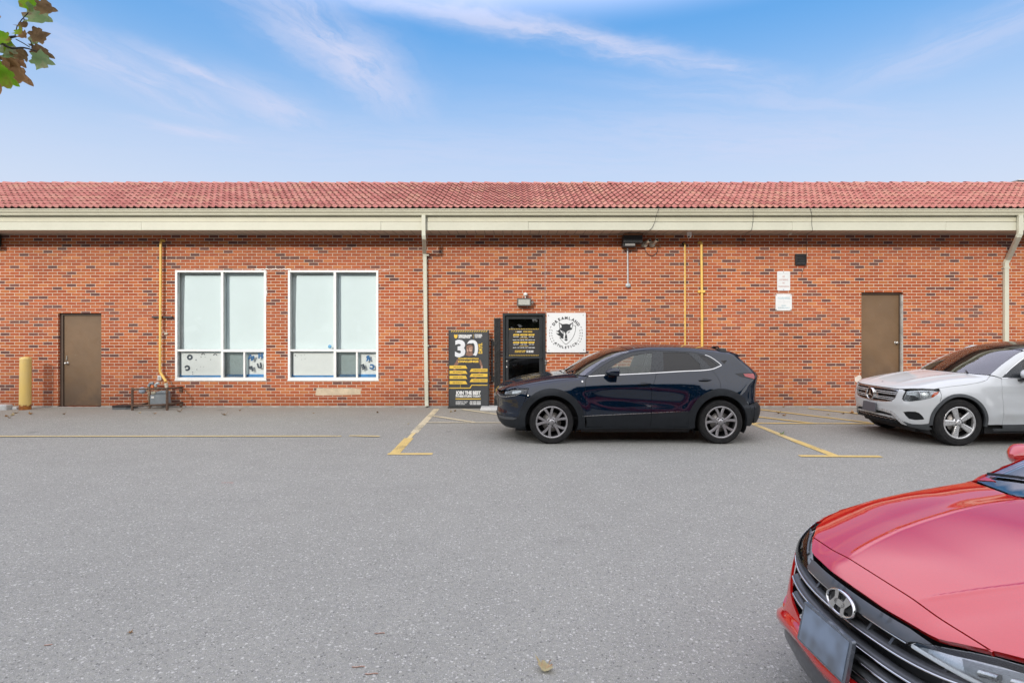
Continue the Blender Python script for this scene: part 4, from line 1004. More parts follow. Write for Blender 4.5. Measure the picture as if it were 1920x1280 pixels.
def mirror_cap(parent, B, c, size, paint, far, name='door_mirror'):
    """rounded housing, glass at the back, a stalk to the door"""
    sg = 1 if far else -1; x, y, z = c; sx, sy, sz = size; m = MB(); rings = []
    for q in np.linspace(0, 1, 9):
        k = math.sin(math.pi * (.06 + .94 * min(q, .62) / .62 * .5)) if q < .62 else 1.0
        k = max(k, .05); xx = x - sx * .5 + sx * q; ring = []
        for t in np.linspace(0, 2 * math.pi, 20, endpoint=False):
            cy, cz = math.cos(t), math.sin(t); e = .72
            ring.append((xx + .25 * sx * (1 - k) * 0, sg * (y + sy * .5 * k * math.copysign(abs(cy) ** e, cy)), z + sz * .5 * k * math.copysign(abs(cz) ** e, cz) + (.02 * sz)))
        rings.append(ring)
    m.ring(rings, True, True, True); o = m.obj(name, paint, parent)
    g = MB(); g.add([(p[0] + .002, p[1] * 1.0, p[2]) for p in [tuple(np.array((x + sx * .5, sg * y, z + .02 * sz)) + (np.array(q) - np.array((x + sx * .5, sg * y, z + .02 * sz))) * .88) for q in rings[-1]]], [tuple(range(20))]); g.obj('mirror_glass', CHROME, o)
    s_ = MB(); s_.ring([[(x + .00 + a * .05, sg * yy, zz + b * .016) for a, b in ((-1, -1), (1, -1), (1, 1), (-1, 1))] for yy, zz in ((y - sy * .05, z - sz * .46), (y - sy * .5, z - sz * .62), (y - sy * .5 - .10, z - sz * .62 - .01))], True, True, True); s_.obj('mirror_stalk', GLOSSB, o)
    return o
def bar3(parent, name, mat, pts, r, n=8, flat=None):
    m = MB(); m.tube(pts, r, n); return m.obj(name, mat, parent)
# ------------------------------------------------------------------ whole bodies
def shell(B, car, paint, S):
    """panels every car has; S holds the cut lines of this car"""
    PM = [paint, CABIN]; near_far = (False, True); A = S['arch_z']; Ro, Ri = S['Ro'], S['Ri']; cf, cr = (B.axf, A), (B.axr, A)
    ys = S['ys']                                   # half width of screen/roof edge along x
    seam = lambda xs: conv(B, [(x, float(ys(x))) for x in xs], 'top', 0)
    hoody = S['hoody']; hseam = lambda xs: conv(B, [(x, float(hoody(x))) for x in xs], 'top', 0)
    xb0 = S['base'](ys(S['wx0'])) ; low, up = S['dlo_low'], S['dlo_up']
    xh0, xh1 = S['hood_x']
    dF = S['door_front']; dB = S['door_mid']; dR = S['door_rear']; trim = S['trim']
    zt = lambda x: float(np.interp(x, [p[0] for p in trim], [p[1] for p in trim]))
    ang_r = lambda c, r, z: math.degrees(math.asin((z - c[1]) / r))
    P0 = dF[-1][0]; P1 = dB[-1][0]
    xr = cr[0] - math.sqrt(Ro ** 2 - (zt(cr[0] - Ro) - A) ** 2)
    zl = lambda x: float(np.interp(x, [p[0] for p in low], [p[1] for p in low]))
    for far in near_far:
        # wing
        xs = np.linspace(xh1, S['fen_top'][0], 10)
        fl = S['fen_front']
        a1 = ang_r(cf, Ro, zt(P0)); a0 = S['fen_arc']
        poly = list(fl) + hseam(np.linspace(S['fen_top'][0], S['fen_top'][1], 12)) + list(S['cowl_corner']) + list(dF[:-1]) + [(P0, zt(P0))] + arc(cf, Ro, a1, a0, 20)
        panel(B, car, 'fender', 0, poly, PM, gap=.002, far=far, label=S.get('fen_label'))
        # doors below the glass
        lw = [p for p in low if p[0] <= dB[0][0] - .01]
        d1 = panel(B, car, 'front_door', 0, list(reversed(dF[:-1])) + lw + list(dB) [0:] [:-1] + [(P1, zt(P1)), (P0, zt(P0))], PM, gap=.0025, far=far)
        lw2 = [p for p in low if dB[0][0] + .01 < p[0] < dR[0][0] - .01]
        a2 = 180 - ang_r(cr, Ro, zt(xr))
        az = 90 + S.get('dr_arc', 0)
        d2 = panel(B, car, 'rear_door', 0, [(P1, zt(P1))] + list(reversed(list(dB)[:-1])) + lw2 + list(dR) + list(reversed(arc(cr, Ro, a2, az, 14) if False else arc(cr, Ro, az, a2, 14)[::-1])), PM, gap=.0025, far=far)
        # sill cladding and wheel-arch cladding
        if S['clad']:
            CL = [S['cladm'], CABIN]
            panel(B, car, 'door_cladding', 0, [(P0, zt(P0)), (P1, zt(P1)), (P1 - .002, S['sill'] + .025), (P0 + .02, S['sill'] + .025)], CL, off=.006, thick=.02, gap=.002, far=far)
            panel(B, car, 'door_cladding', 0, [(P1, zt(P1)), (xr, zt(xr)), (cr[0] - Ro - .004, A - .02), (cr[0] - Ro * .985, S['sill'] + .035), (P1 - .002, S['sill'] + .025)], CL, off=.006, thick=.02, gap=.002, far=far)
            panel(B, car, 'sill', 0, [(P0 - .13, S['sill'] - .005), (P0 - .13, S['sill'] + .023), (xr + .05, S['sill'] + .031), (xr + .05, S['sill'] + .005)], CL, off=.012, thick=.03, far=far)
            for c in (cf, cr):
                e0, e1 = S['arch_ends'][0 if c is cf else 1]
                panel(B, car, 'arch_cladding', 0, arc(c, Ro, e0, e1, 40) + arc(c, Ri, e1, e0, 40), CL, off=.008, thick=.035, res=.04, far=far)
        else:
            panel(B, car, 'sill', 0, [(P0 - .10, S['sill'] - .005), (P0, zt(P0)), (xr, zt(xr)), (xr + .02, S['sill'] + .01)], PM, off=.002, thick=.03, gap=.002, far=far)
        # body side frame: screen pillar, roof rail and rear quarter in one pressing
        xw = np.linspace(S['wx0'], S['wx1'], 10); xq = np.linspace(S['wx1'], S['rx1'], 12)[1:]
        outer = seam(list(xw) + list(xq)) + list(S['hatch_edge'])
        rear_low = list(S['rear_low'])
        poly = [low[0]] + [low[0]] * 0 + outer + rear_low + arc(cr, Ro, S['q_arc'], az, 16) + list(reversed(dR)) + [p for p in low if p[0] >= dR[0][0] - .005][0:] + list(up)
        qp = [p for i, p in enumerate(poly) if i == 0 or np.hypot(p[0] - poly[i - 1][0], p[1] - poly[i - 1][1]) > 1e-4]
        o = panel(B, car, 'body_side', 0, qp, PM, far=far, gap=.0015, holes=S.get('q_holes', ()))
        # glass, pillars and bright trim of the side
        dlo = list(low) + list(up)
        wins = S['wins']
        panel(B, car, 'window_trim', 0, dlo, [PILLAR, CABIN], holes=wins, off=-.004, thick=.012, far=far, res=.03)
        for i, w_ in enumerate(wins):
            o = panel(B, car, 'side_window', 0, w_, [GLC if i == 0 else S.get('rear_glass', GLD)] * 2, off=-.008, thick=.004, far=far, res=.05)
        if S['chrome']:
            up2 = S['chrome']; lowt = [(x, z - .004) for x, z in low]
            strip = lowt + up2 + [(x, z) for x, z in reversed(inset(np.array(lowt + up2 + [(low[0][0], low[0][1] + .2)] * 0), 0)[:0])]
            top_ = [(x + (.0), z + .006) for x, z in low]
            panel(B, car, 'window_strip', 0, lowt + [(a, b) for a, b in reversed(top_)], [CHROME, CABIN], off=.004, thick=.008, far=far, res=.02)
            if len(up2) > 1:
                q = spl([lowt[-1]] + up2, 4); n_ = inset(np.array(q + [(q[-1][0] - .02, q[-1][1] - .05), (q[0][0] - .06, q[0][1] + .02)]), .008)[:len(q)]
                panel(B, car, 'window_strip', 0, q + [tuple(p) for p in n_[::-1]], [CHROME, CABIN], off=.004, thick=.008, far=far, res=.02)
        for i, (hx0, hz0, hx1, hz1) in enumerate(S['handles']):
            y0 = float(solve(B, [(hx0, hz0)], 0)[0, 1]); y1 = float(solve(B, [(hx1, hz1)], 0)[0, 1]); sg = 1 if far else -1
            hm = MB(); rings = []
            for q in np.linspace(0, 1, 9):
                bow = .022 * math.sin(math.pi * q) ** .5 + .006; k = .55 + .45 * math.sin(math.pi * q) ** .4
                x_, z_, y_ = hx0 + (hx1 - hx0) * q, hz0 + (hz1 - hz0) * q, y0 + (y1 - y0) * q + bow
                rings.append([(x_, sg * (y_ + .006 * a), z_ + .011 * k * b) for a, b in ((-1, -1), (1, -.7), (1, .7), (-1, 1))])
            hm.ring(rings, True, True, True); hm.obj('door_handle', S['handle_mat'], d1 if i == 0 else d2)
            ex = MB(); n_ = B.grad(solve(B, [((hx0 + hx1) / 2, (hz0 + hz1) / 2)], 0))[0]; pcup = conv(B, [((hx0 + hx1) / 2 + .07 * math.cos(t), (hz0 + hz1) / 2 - .004 + .026 * math.sin(t)) for t in np.linspace(0, 2 * math.pi, 16, endpoint=False)], 0, 0)
            panel(B, d1 if i == 0 else d2, 'handle_cup', 0, pcup, [GLOSSB, GLOSSB], off=.0012, thick=.002, res=.02, far=far)
    # bonnet, screen, roof, tailgate
    yy = np.linspace(-1, 1, 25)
    hf = S['hood_front']; hb = S['base']
    ye = float(hoody(xh1)); rear_edge = [(float(hb(v * ye)) - S['cowl_gap'], v * ye) for v in yy]
    fr_e = [(float(hf(v)), v) for v in np.linspace(-S['hood_fy'], S['hood_fy'], 25)]
    sidexs = np.linspace(fr_e[-1][0], rear_edge[-1][0], 14)[1:-1]
    poly = fr_e + [(x, float(hoody(x))) for x in sidexs] + rear_edge[::-1] + [(x, -float(hoody(x))) for x in sidexs[::-1]]
    hd = panel(B, car, 'hood', 'top', poly, PM, gap=.0025, res=S.get('hood_res', .04), thick=.02)
    yb = float(ys(S['wx0'])); base = [(float(hb(v * yb)) + S.get('ws_off', .0), v * yb) for v in yy]
    xt = S['wx1']; yt = float(ys(xt)); topc = [(xt - S['top_curve'] * (yt ** 2 - (v * yt) ** 2), v * yt) for v in yy]
    sx = np.linspace(base[-1][0], xt, 12)[1:-1]
    ws = panel(B, car, 'windshield', 'top', base + [(x, float(ys(x))) for x in sx] + topc[::-1] + [(x, -float(ys(x))) for x in sx[::-1]], [GLW, GLW], off=-.004, thick=.005, gap=.002, res=.06)
    # black ceramic border of the screen
    outer_p = base + [(x, float(ys(x))) for x in sx] + topc[::-1] + [(x, -float(ys(x))) for x in sx[::-1]]
    inn = inset(dens(outer_p, .03), .035)
    panel(B, ws, 'screen_border', 'top', outer_p, [GLOSSB, GLOSSB], holes=[[tuple(q) for q in inn]], off=-.0105, thick=.002, gap=.003, res=.05)
    cw0 = [(float(hb(v * ye)) - S['cowl_gap'], v * ye) for v in yy]; cw1 = [(float(hb(v * ye)) + .035, v * ye) for v in yy]
    if S['cowl_gap'] > .02: panel(B, car, 'cowl', 'top', cw0 + cw1[::-1], [TRIM, TRIM], off=-.012, thick=.01, res=.04)
    rx = np.linspace(S['wx1'], S['rx1'], 14)
    rf = [p for p in topc] + [(x, float(ys(x))) for x in rx[1:]] + [(S['rx1'] + S['rear_curve'] * (float(ys(S['rx1'])) ** 2 - (v * float(ys(S['rx1']))) ** 2), v * float(ys(S['rx1']))) for v in yy[::-1]] + [(x, -float(ys(x))) for x in rx[1:-1][::-1]]
    panel(B, car, 'roof', 'top', rf, [S.get('roof_mat', paint), CABIN], gap=.002, res=.06)
    # rear end, cut from behind
    he = solve(B, S['hatch_edge'], 0); rl = solve(B, S['rear_low'], 0)
    z_h = [(float(p[1]), float(p[2])) for p in he]
    e = solve(B, [(S['rx1'], float(ys(S['rx1'])) * v) for v in (1, .5, 0, -.5, -1)], 'top')
    sideL = z_h; pts = [(p[0], p[1]) for p in sideL]
    full = pts + [(-a, b) for a, b in reversed(pts)]
    topz = [(float(p[1]), float(p[2]) - .004) for p in e]
    poly = topz[::-1] + [(a, b) for a, b in pts] + [(-a, b) for a, b in pts[::-1]]
    poly = [(a, b) for a, b in topz[::-1]]  # left to right across the roof edge
    left = [(-a, b) for a, b in pts]; right = pts
    tg = S['rear_glass_z']; poly = [p for p in poly] + right[0:] + left[::-1]
    zs = [b for _, b in pts]; wz_ = lambda z: float(np.interp(z, zs[::-1], [a for a, _ in pts][::-1]))
    gl_ = [(-(wz_(tg[1]) - .09), tg[1]), (wz_(tg[1]) - .09, tg[1]), (wz_(tg[0]) - .10, tg[0]), (-(wz_(tg[0]) - .10), tg[0])]
    tgp = panel(B, car, 'tailgate', 'rear', poly, PM, holes=[gl_], gap=.003, res=.06)
    panel(B, tgp, 'rear_window', 'rear', gl_, [GLD, GLD], off=-.004, thick=.004, res=.08)
    yl = [(float(p[1]), float(p[2])) for p in rl]
    low_p = [(pts[-1][0], pts[-1][1])] + yl; bm_ = [(a, max(b, .30)) for a, b in low_p]
    panel(B, car, 'rear_bumper', 'rear', bm_ + [(-a, b) for a, b in bm_[::-1]], S.get('rb', PM), gap=.003, res=.06, off=.006)
    return hd, ws
# ------------------------------------------------------------------ the three parked cars
def q45(B, pts):
    out = []
    for k, a, b in pts:
        P = solve(B, [(a, b)], 0 if k == 's' else 90)[0]; out.append(to2([P], 45)[0])
    return out
def fx_at(B, z): return lambda y: float(solve(B, [(abs(y), z)], 90)[0, 0])
def lathe_disc(mb, c, r, d, n=24): return mb.lathe([(r, d), (r, 0), (.0005, 0)], 'X', c, n)

# ---- dark blue crossover beside the entrance
B = CARS['blue'][0]; BLUE = mat_paint('blue_car_paint', (.0012, .0078, .0215), .0, .28, 1.0, .10, (.02, .022, .026), 1.62)
car = thing('parked_car', 'dark blue crossover parked side-on in front of the entrance', 'car', (*CARS['blue'][1], 0.0))
low = spl([(1.509, 1.054), (1.719, 1.068), (1.970, 1.078), (2.564, 1.107), (3.022, 1.133), (3.289, 1.143), (3.466, 1.161), (3.568, 1.193), (3.642, 1.222)], 3)
up = spl([(3.607, 1.257), (3.537, 1.316), (3.464, 1.361), (3.388, 1.388), (3.26, 1.420), (3.074, 1.437), (2.807, 1.449), (2.655, 1.454), (2.508, 1.456), (2.372, 1.446), (2.235, 1.427), (2.081, 1.381), (1.912, 1.309), (1.744, 1.219), (1.578, 1.109)], 3)
S = dict(arch_z=.345, Ro=.522, Ri=.418, ys=pch([1.1, 1.447, 1.75, 2.2, 2.6, 3.4, 3.8, 4.2], [.78, .735, .662, .585, .562, .555, .535, .50]), wx0=1.447, wx1=2.20, rx1=3.80,
    hoody=pch([.0, .08, .19, .327, .5, .8, 1.5], [.46, .52, .645, .732, .742, .745, .748]), hood_x=(.1, 1.447), hood_front=lambda y: fx_at(B, .800)(y), hood_fy=.53, base=lambda y: 1.14 + .56 * y * y, cowl_gap=.03,
    dlo_low=low, dlo_up=up, door_front=[(1.475, 1.035), (1.460, 1.001), (1.446, .822), (1.448, .60), (1.450, .44)], door_mid=[(2.580, 1.100), (2.542, .990), (2.500, .90), (2.486, .86), (2.477, .485)],
    door_rear=[(3.468, 1.156), (3.544, 1.052), (3.576, .963)], trim=[(1.30, .431), (1.384, .434), (2.477, .485), (3.2, .519)], sill=.240, fen_top=(.345, 1.42), fen_front=[(.468, .606), (.50, .70), (.545, .83), (.558, .867), (.44, .8655), (.352, .854)], cowl_corner=[(1.50, 1.057)], fen_arc=150,
    clad=True, cladm=TRIM, arch_ends=[(-12, 191), (-9, 192)], hatch_edge=[(3.87, 1.395), (3.98, 1.28), (4.10, 1.18), (4.15, 1.105)], rear_low=[(4.160, 1.0), (4.15, .80), (4.14, .628)], q_arc=31,
    wins=[[(1.80, 1.085), (1.835, 1.175), (1.946, 1.248), (2.086, 1.318), (2.226, 1.370), (2.365, 1.405), (2.560, 1.422), (2.478, 1.113), (2.2, 1.102), (1.97, 1.092)], [(2.700, 1.135), (2.736, 1.427), (2.938, 1.430), (3.137, 1.418), (3.298, 1.245), (3.288, 1.155), (3.023, 1.146)], [(3.285, 1.398), (3.385, 1.370), (3.457, 1.328), (3.575, 1.229), (3.470, 1.184)]],
    chrome=[(3.638, 1.232), (3.607, 1.262), (3.537, 1.321), (3.464, 1.366), (3.40, 1.390)], handles=[(2.262, .935, 2.482, .953), (3.235, .996, 3.445, 1.006)], handle_mat=BLUE, rear_glass=GLD, rear_glass_z=(1.14, 1.37), top_curve=.20, rear_curve=.10)
hd, ws = shell(B, car, BLUE, S)
PM = [BLUE, CABIN]; CLM = [TRIM, CABIN]
for far in (False, True):
    a = (B.axf, .345)
    bp = q45(B, [('f', 0.0, .800), ('f', .20, .799), ('f', .40, .79), ('s', .078, .768), ('s', .193, .742), ('s', .274, .744), ('s', .432, .780), ('s', .537, .828), ('s', .556, .862), ('s', .545, .83), ('s', .50, .70)]) + q45(B, [('s', p[0], p[1]) for p in arc(a, .522, 150, 174, 8)]) + q45(B, [('s', .353, .398), ('f', .60, .402), ('f', .3, .402), ('f', 0, .402)])
    fb_ = panel(B, car, 'front_bumper', 45, bp, PM, far=far, gap=.0012)
    cl = q45(B, [('f', 0, .400), ('f', .3, .400), ('f', .60, .400), ('s', .353, .396), ('s', .401, .400)]) + q45(B, [('s', p[0], p[1]) for p in arc(a, .522, 174, 190, 5)]) + q45(B, [('s', .517, .238), ('s', .40, .230), ('f', .55, .222), ('f', .25, .215), ('f', 0, .215)])
    panel(B, car, 'bumper_cladding', 45, cl, CLM, off=.010, thick=.03, far=far)
    lp = q45(B, [('f', .40, .395), ('f', .60, .398), ('s', .300, .404), ('s', .385, .394), ('s', .33, .366), ('f', .60, .352), ('f', .40, .352)])
    panel(B, car, 'bumper_accent', 45, lp, [TRIMG, CABIN], off=.018, thick=.01, far=far)
    hl = q45(B, [('s', .072, .770), ('s', .19, .802), ('s', .327, .846), ('s', .44, .863), ('s', .555, .864), ('s', .537, .832), ('s', .432, .784), ('s', .274, .748), ('s', .193, .746)])
    h_ = panel(B, car, 'headlight', 45, hl, [LAMPD, LAMPD], off=-.022, thick=.004, far=far, gap=.002, res=.02)
    panel(B, h_, 'lamp_lens', 45, hl, [LENS, LENS], off=.001, thick=.003, far=far, gap=.003, res=.02)
    panel(B, h_, 'lamp_reflector', 45, q45(B, [('s', .285, .775), ('s', .290, .815), ('s', .36, .832), ('s', .44, .840), ('s', .43, .812), ('s', .37, .785)]), [LAMPB, LAMPD], off=-.016, thick=.004, far=far, res=.02)
    wg = q45(B, [('f', .41, .752), ('s', .110, .716), ('s', .193, .722), ('s', .353, .757), ('s', .445, .796), ('s', .353, .747), ('s', .193, .710), ('s', .108, .702), ('f', .40, .735)])
    panel(B, car, 'grille_wing', 45, wg, [SATIN, CABIN], off=.004, thick=.008, far=far, res=.02)
    inl = q45(B, [('f', .30, .50), ('f', .42, .51), ('s', .10, .512), ('s', .135, .405), ('f', .30, .405)])
    panel(B, car, 'air_inlet', 45, inl, [GLOSSB, CABIN], off=.003, thick=.006, far=far, res=.02)
    tl = [(3.847, 1.094), (3.93, 1.101), (4.03, 1.104), (4.150, 1.103), (4.168, 1.06), (4.160, .995), (4.063, 1.018), (3.929, 1.047)]
    t_ = panel(B, car, 'tail_light', 0, tl, [GLOSSB, CABIN], off=.003, thick=.006, far=far, res=.02)
    panel(B, t_, 'red_lens', 0, [(3.975, 1.088), (4.06, 1.09), (4.150, 1.088), (4.162, 1.05), (4.156, 1.006), (4.075, 1.027), (4.0, 1.046)], [REDL, REDL], off=.007, thick=.003, far=far, res=.02)
    rb_ = [(4.135, .622), (4.125, .45), (4.10, .31), (3.985, .300)] + arc((B.axr, .345), .522, -4, 31, 8)[0:] + [(4.05, .598)]
    panel(B, car, 'rear_cladding', 0, rb_, CLM, off=.010, thick=.03, far=far)
    fc = arc((3.745, 1.037), .079, 0, 360, 28)[:-1]
    panel(B, car, 'fuel_cap' if not far else 'quarter_emblem', 0, fc if not far else arc((3.745, 1.037), .01, 0, 360, 8)[:-1], PM, off=.0015, thick=.004, far=far, res=.02)
    panel(B, car, 'lower_strip', 0, [(1.390, .436), (2.0, .464), (2.470, .486), (2.470, .494), (2.0, .472), (1.450, .446)], [SATIN, CABIN], off=.011, thick=.006, far=far, res=.02)
    panel(B, car, 'lower_strip', 0, [(2.484, .487), (2.8, .503), (3.085, .517), (2.8, .511), (2.484, .495)], [SATIN, CABIN], off=.011, thick=.006, far=far, res=.02)
    mirror_cap(car, B, (1.86, .90, 1.125), (.20, .20, .125), BLUE, far)
    panel(B, car, 'wing_badge', 0, arc((1.405, .975), .014, 0, 360, 12)[:-1], [SATIN, CABIN], off=.003, thick=.004, far=far, res=.02)
yz = [(float(solve(B, [(4.125, z)], 0)[0, 1]), z) for z in (.62, .5, .40, .31)]
panel(B, car, 'rear_cladding', 'rear', yz + [(-a, b) for a, b in yz[::-1]], CLM, off=.014, thick=.03, res=.07)
gp_ = [(-.38, .735), (.38, .735), (.36, .62), (.28, .52), (-.28, .52), (-.36, .62)]
panel(B, car, 'grille', 90, gp_, [GLOSSB, CABIN], off=.004, thick=.01, res=.05)
m = MB(); m.lathe([(.055, -.012), (.050, -.02), (.042, -.016)], 'X', (float(fx_at(B, .66)(0)) - .004, 0, .66), 28); m.obj('front_emblem', CHROME, car)
# roof spoiler and wiper
sp = MB(); sec = [(3.74, .008), (3.88, .020), (4.035, .006), (4.045, -.014), (3.98, -.024), (3.86, -.010)]
rings = []
for y in np.linspace(-.52, .52, 13):
    z0_ = float(solve(B, [(3.80, abs(y))], 'top')[0, 2]); dz = float(solve(B, [(3.72, abs(y))], 'top')[0, 2]) - z0_
    rings.append([(x - .10 * y * y, y, z0_ - (x - 3.80) * .24 + h) for x, h in sec])
sp.ring(rings, True, True, False); bevel(sp.obj('roof_spoiler', BLUE, car), .004)
m = MB(); m.tube([(3.70, 0, 1.47), (3.76, 0, 1.495), (3.83, 0, 1.50), (3.86, 0, 1.46)], [.02, .016, .012, .014], 8); m.obj('roof_antenna', GLOSSB, car)
m = MB(); m.tube([(1.20, -.50, 1.095), (1.36, -.30, 1.13), (1.40, .10, 1.15)], [.012, .010, .006], 6); m.obj('wiper', TRIM, car)
m = MB(); m.tube([(1.20, .15, 1.095), (1.36, .35, 1.14), (1.50, .60, 1.15)], [.012, .010, .006], 6); m.obj('wiper', TRIM, car)
for x in (B.axf, B.axr):
    for far in (False, True): wheel(car, x, .885, B.rw, .205, 'twin', far, .249)
chassis(car, B, .78, 1.85, 1.04); seats(car, B, (2.15, 3.05), .50, None); steering(car, 1.98, -.37, 1.02)

# ---- white utility car nosing in from the right
B = CARS['white'][0]; WHITE = mat_paint('white_car_paint', (.56, .585, .60), .0, .30, 1.0, .03, (.42, .40, .37))
car = thing('parked_car', 'white utility car with a round star badge, cut off by the right edge', 'car', (*CARS['white'][1], 0.0))
low = spl([(1.515, 1.040), (2.0, 1.050), (2.75, 1.072), (3.5, 1.100), (4.05, 1.145)], 4); up = spl([(4.08, 1.18), (3.95, 1.33), (3.7, 1.42), (3.2, 1.485), (2.75, 1.50), (2.45, 1.475), (2.2, 1.420), (1.991, 1.344), (1.733, 1.204), (1.590, 1.100)], 4)
S = dict(arch_z=.372, Ro=.432, Ri=.388, ys=pch([1.2, 1.40, 1.72, 2.105, 2.5, 3.4, 4.0, 4.4], [.81, .772, .70, .605, .60, .60, .57, .53]), wx0=1.397, wx1=2.06, rx1=4.05,
    hoody=pch([.15, .22, .32, .5, 1.1, 1.27, 1.40], [.60, .69, .79, .846, .848, .838, .785]), hood_x=(.2, 1.397), hood_front=lambda y: fx_at(B, .843 + .018 * float(sstep(abs(y), .5, .68)))(y) , hood_fy=.66, base=lambda y: 1.19 + .34 * y * y, cowl_gap=.012,
    dlo_low=low, dlo_up=up, door_front=[(1.508, 1.020), (1.490, .95), (1.473, .845), (1.482, .50), (1.484, .325)], door_mid=[(2.62, 1.067), (2.60, .95), (2.56, .60), (2.56, .34)], door_rear=[(3.60, 1.105), (3.68, .95), (3.69, .81)],
    trim=[(1.2, .322), (3.4, .345)], sill=.235, fen_top=(.545, 1.385), fen_front=[(.500, .662), (.535, .77), (.545, .855)], cowl_corner=[(1.43, 1.062), (1.507, 1.036)], fen_arc=136, clad=True, cladm=TRIMG, arch_ends=[(-10, 188), (-10, 190)],
    hatch_edge=[(4.15, 1.43), (4.28, 1.28), (4.38, 1.12), (4.42, 1.0)], rear_low=[(4.43, .85), (4.43, .60), (4.41, .38), (4.12, .34)], q_arc=8, wins=[[(1.86, 1.062), (1.90, 1.26), (1.991, 1.325), (2.2, 1.402), (2.45, 1.455), (2.62, 1.470), (2.56, 1.082), (2.2, 1.070)], [(2.72, 1.085), (2.75, 1.475), (3.2, 1.462), (3.42, 1.44), (3.50, 1.115), (3.2, 1.103)], [(3.56, 1.12), (3.50, 1.42), (3.7, 1.39), (3.92, 1.31), (4.0, 1.16)]],
    chrome=[(4.08, 1.19), (3.95, 1.335), (3.7, 1.425), (3.2, 1.490), (2.75, 1.505), (2.45, 1.480), (2.2, 1.425), (1.991, 1.349), (1.733, 1.209), (1.59, 1.105)], handles=[(2.30, .945, 2.52, .955), (3.34, .97, 3.56, .98)], handle_mat=WHITE, rear_glass=GLD, rear_glass_z=(1.08, 1.36), top_curve=.22, rear_curve=.10, roof_mat=GLOSSB)
hd, ws = shell(B, car, WHITE, S); PM = [WHITE, CABIN]
DG = mat_plain('dark_grille_mesh', (.012, .013, .014), .5, var=.1); GREYP = mat_plain('grey_plate_holder', (.095, .10, .115), .5, var=.08)
headp = [('f', .650, .818), ('f', .632, .74), ('f', .630, .693), ('f', .656, .664), ('f', .702, .659), ('s', .200, .670), ('s', .326, .711), ('s', .422, .751), ('s', .500, .806), ('s', .532, .840), ('s', .520, .855), ('s', .490, .863), ('s', .300, .858), ('s', .200, .838)]
for far in (False, True):
    a = (B.axf, .372)
    fog = [('f', .640, .487), ('f', .695, .503), ('s', .225, .512), ('s', .262, .497), ('s', .298, .455), ('s', .322, .405), ('s', .300, .392), ('s', .231, .376), ('f', .700, .385), ('f', .665, .43)]
    bp = q45(B, [('f', 0, .603), ('f', .15, .606), ('f', .357, .617), ('f', .47, .638), ('f', .525, .694), ('f', .548, .775), ('f', .545, .838), ('f', .60, .842)] + headp[:10] + [('s', .540, .85), ('s', .532, .77)]) + q45(B, [('s', p[0], p[1]) for p in arc(a, .432, 136, 181, 14)]) + q45(B, [('s', .372, .338), ('s', .30, .318), ('s', .215, .308), ('f', .662, .322), ('f', .614, .340), ('f', .575, .385), ('f', .52, .445), ('f', .455, .483), ('f', .30, .490), ('f', .17, .493), ('f', 0, .497)])
    fbp = panel(B, car, 'front_bumper', 45, bp, PM, holes=[q45(B, fog)], far=far, gap=.0010, res=.03)
    panel(B, car, 'fog_inlet', 45, q45(B, fog), [DG, CABIN], off=-.025, thick=.004, far=far, res=.03)
    m = MB()
    for i in range(8):
        zz_ = .395 + i * .014; P = solve(B, np.array(q45(B, [('f', .665, zz_), ('s', .30, zz_)])), 45); P[:, 1] *= (1 if far else -1); 
        Q = solve(B, np.array([tuple(p) for p in dens(q45(B, [('f', .655, zz_), ('s', .30 - .04 * (i > 5), zz_)]), .03, False)]), 45); Q[:, 1] *= (1 if far else -1); m.tube([(q[0] + .014, q[1], q[2]) for q in Q], .0028, 4)
    m.obj('inlet_slats', TRIM, car)
    cl = q45(B, [('f', .640, .330), ('s', .215, .306), ('s', .30, .316), ('s', .372, .336)]) + q45(B, [('s', p[0], p[1]) for p in arc(a, .432, 181, 192, 4)]) + q45(B, [('s', .425, .255), ('s', .393, .232), ('s', .298, .240), ('f', .66, .262), ('f', .60, .29)])
    panel(B, car, 'bumper_cladding', 45, cl, [TRIMG, CABIN], off=.004, thick=.03, far=far, res=.03)
    h_ = panel(B, car, 'headlight', 45, q45(B, headp), [LAMPB, LAMPD], off=-.045, thick=.004, far=far, gap=.001, res=.02)
    panel(B, h_, 'lamp_bezel', 45, q45(B, [('f', .648, .69), ('f', .70, .668), ('s', .20, .678), ('s', .28, .705), ('s', .22, .76), ('f', .66, .77)]), [LAMPD, LAMPD], off=-.030, thick=.004, far=far, res=.02)
    panel(B, h_, 'lamp_bezel', 45, q45(B, [('f', .655, .815), ('s', .20, .832), ('s', .300, .852), ('s', .49, .857), ('s', .40, .842), ('s', .27, .828), ('f', .68, .800)]), [LAMPB, LAMPD], off=-.018, thick=.004, far=far, res=.02)
    c_ = solve(B, np.array(q45(B, [('s', .245, .765)])), 45)[0]; sg = 1 if far else -1
    m = MB(); m.lathe([(.066, -.012), (.062, -.02), (.055, .0), (.035, -.012), (.001, -.016)], 'X', (c_[0] + .045, sg * (c_[1] - .02), c_[2]), 24); m.obj('projector_lamp', LAMPB, h_)
    c_ = solve(B, np.array(q45(B, [('s', .37, .80)])), 45)[0]
    m = MB(); m.lathe([(.040, -.010), (.037, -.016), (.03, .0), (.001, .004)], 'X', (c_[0] + .035, sg * (c_[1] - .03), c_[2]), 20); m.obj('projector_lamp', LAMPB, h_)
    panel(B, h_, 'turn_signal', 45, q45(B, [('s', .395, .748), ('s', .449, .822), ('s', .510, .836), ('s', .525, .842), ('s', .495, .802), ('s', .425, .754)]), [AMBER, AMBER], off=-.010, thick=.004, far=far, res=.02)
    panel(B, h_, 'lamp_lens', 45, q45(B, headp), [LENS, LENS], off=.001, thick=.003, far=far, gap=.002, res=.02)
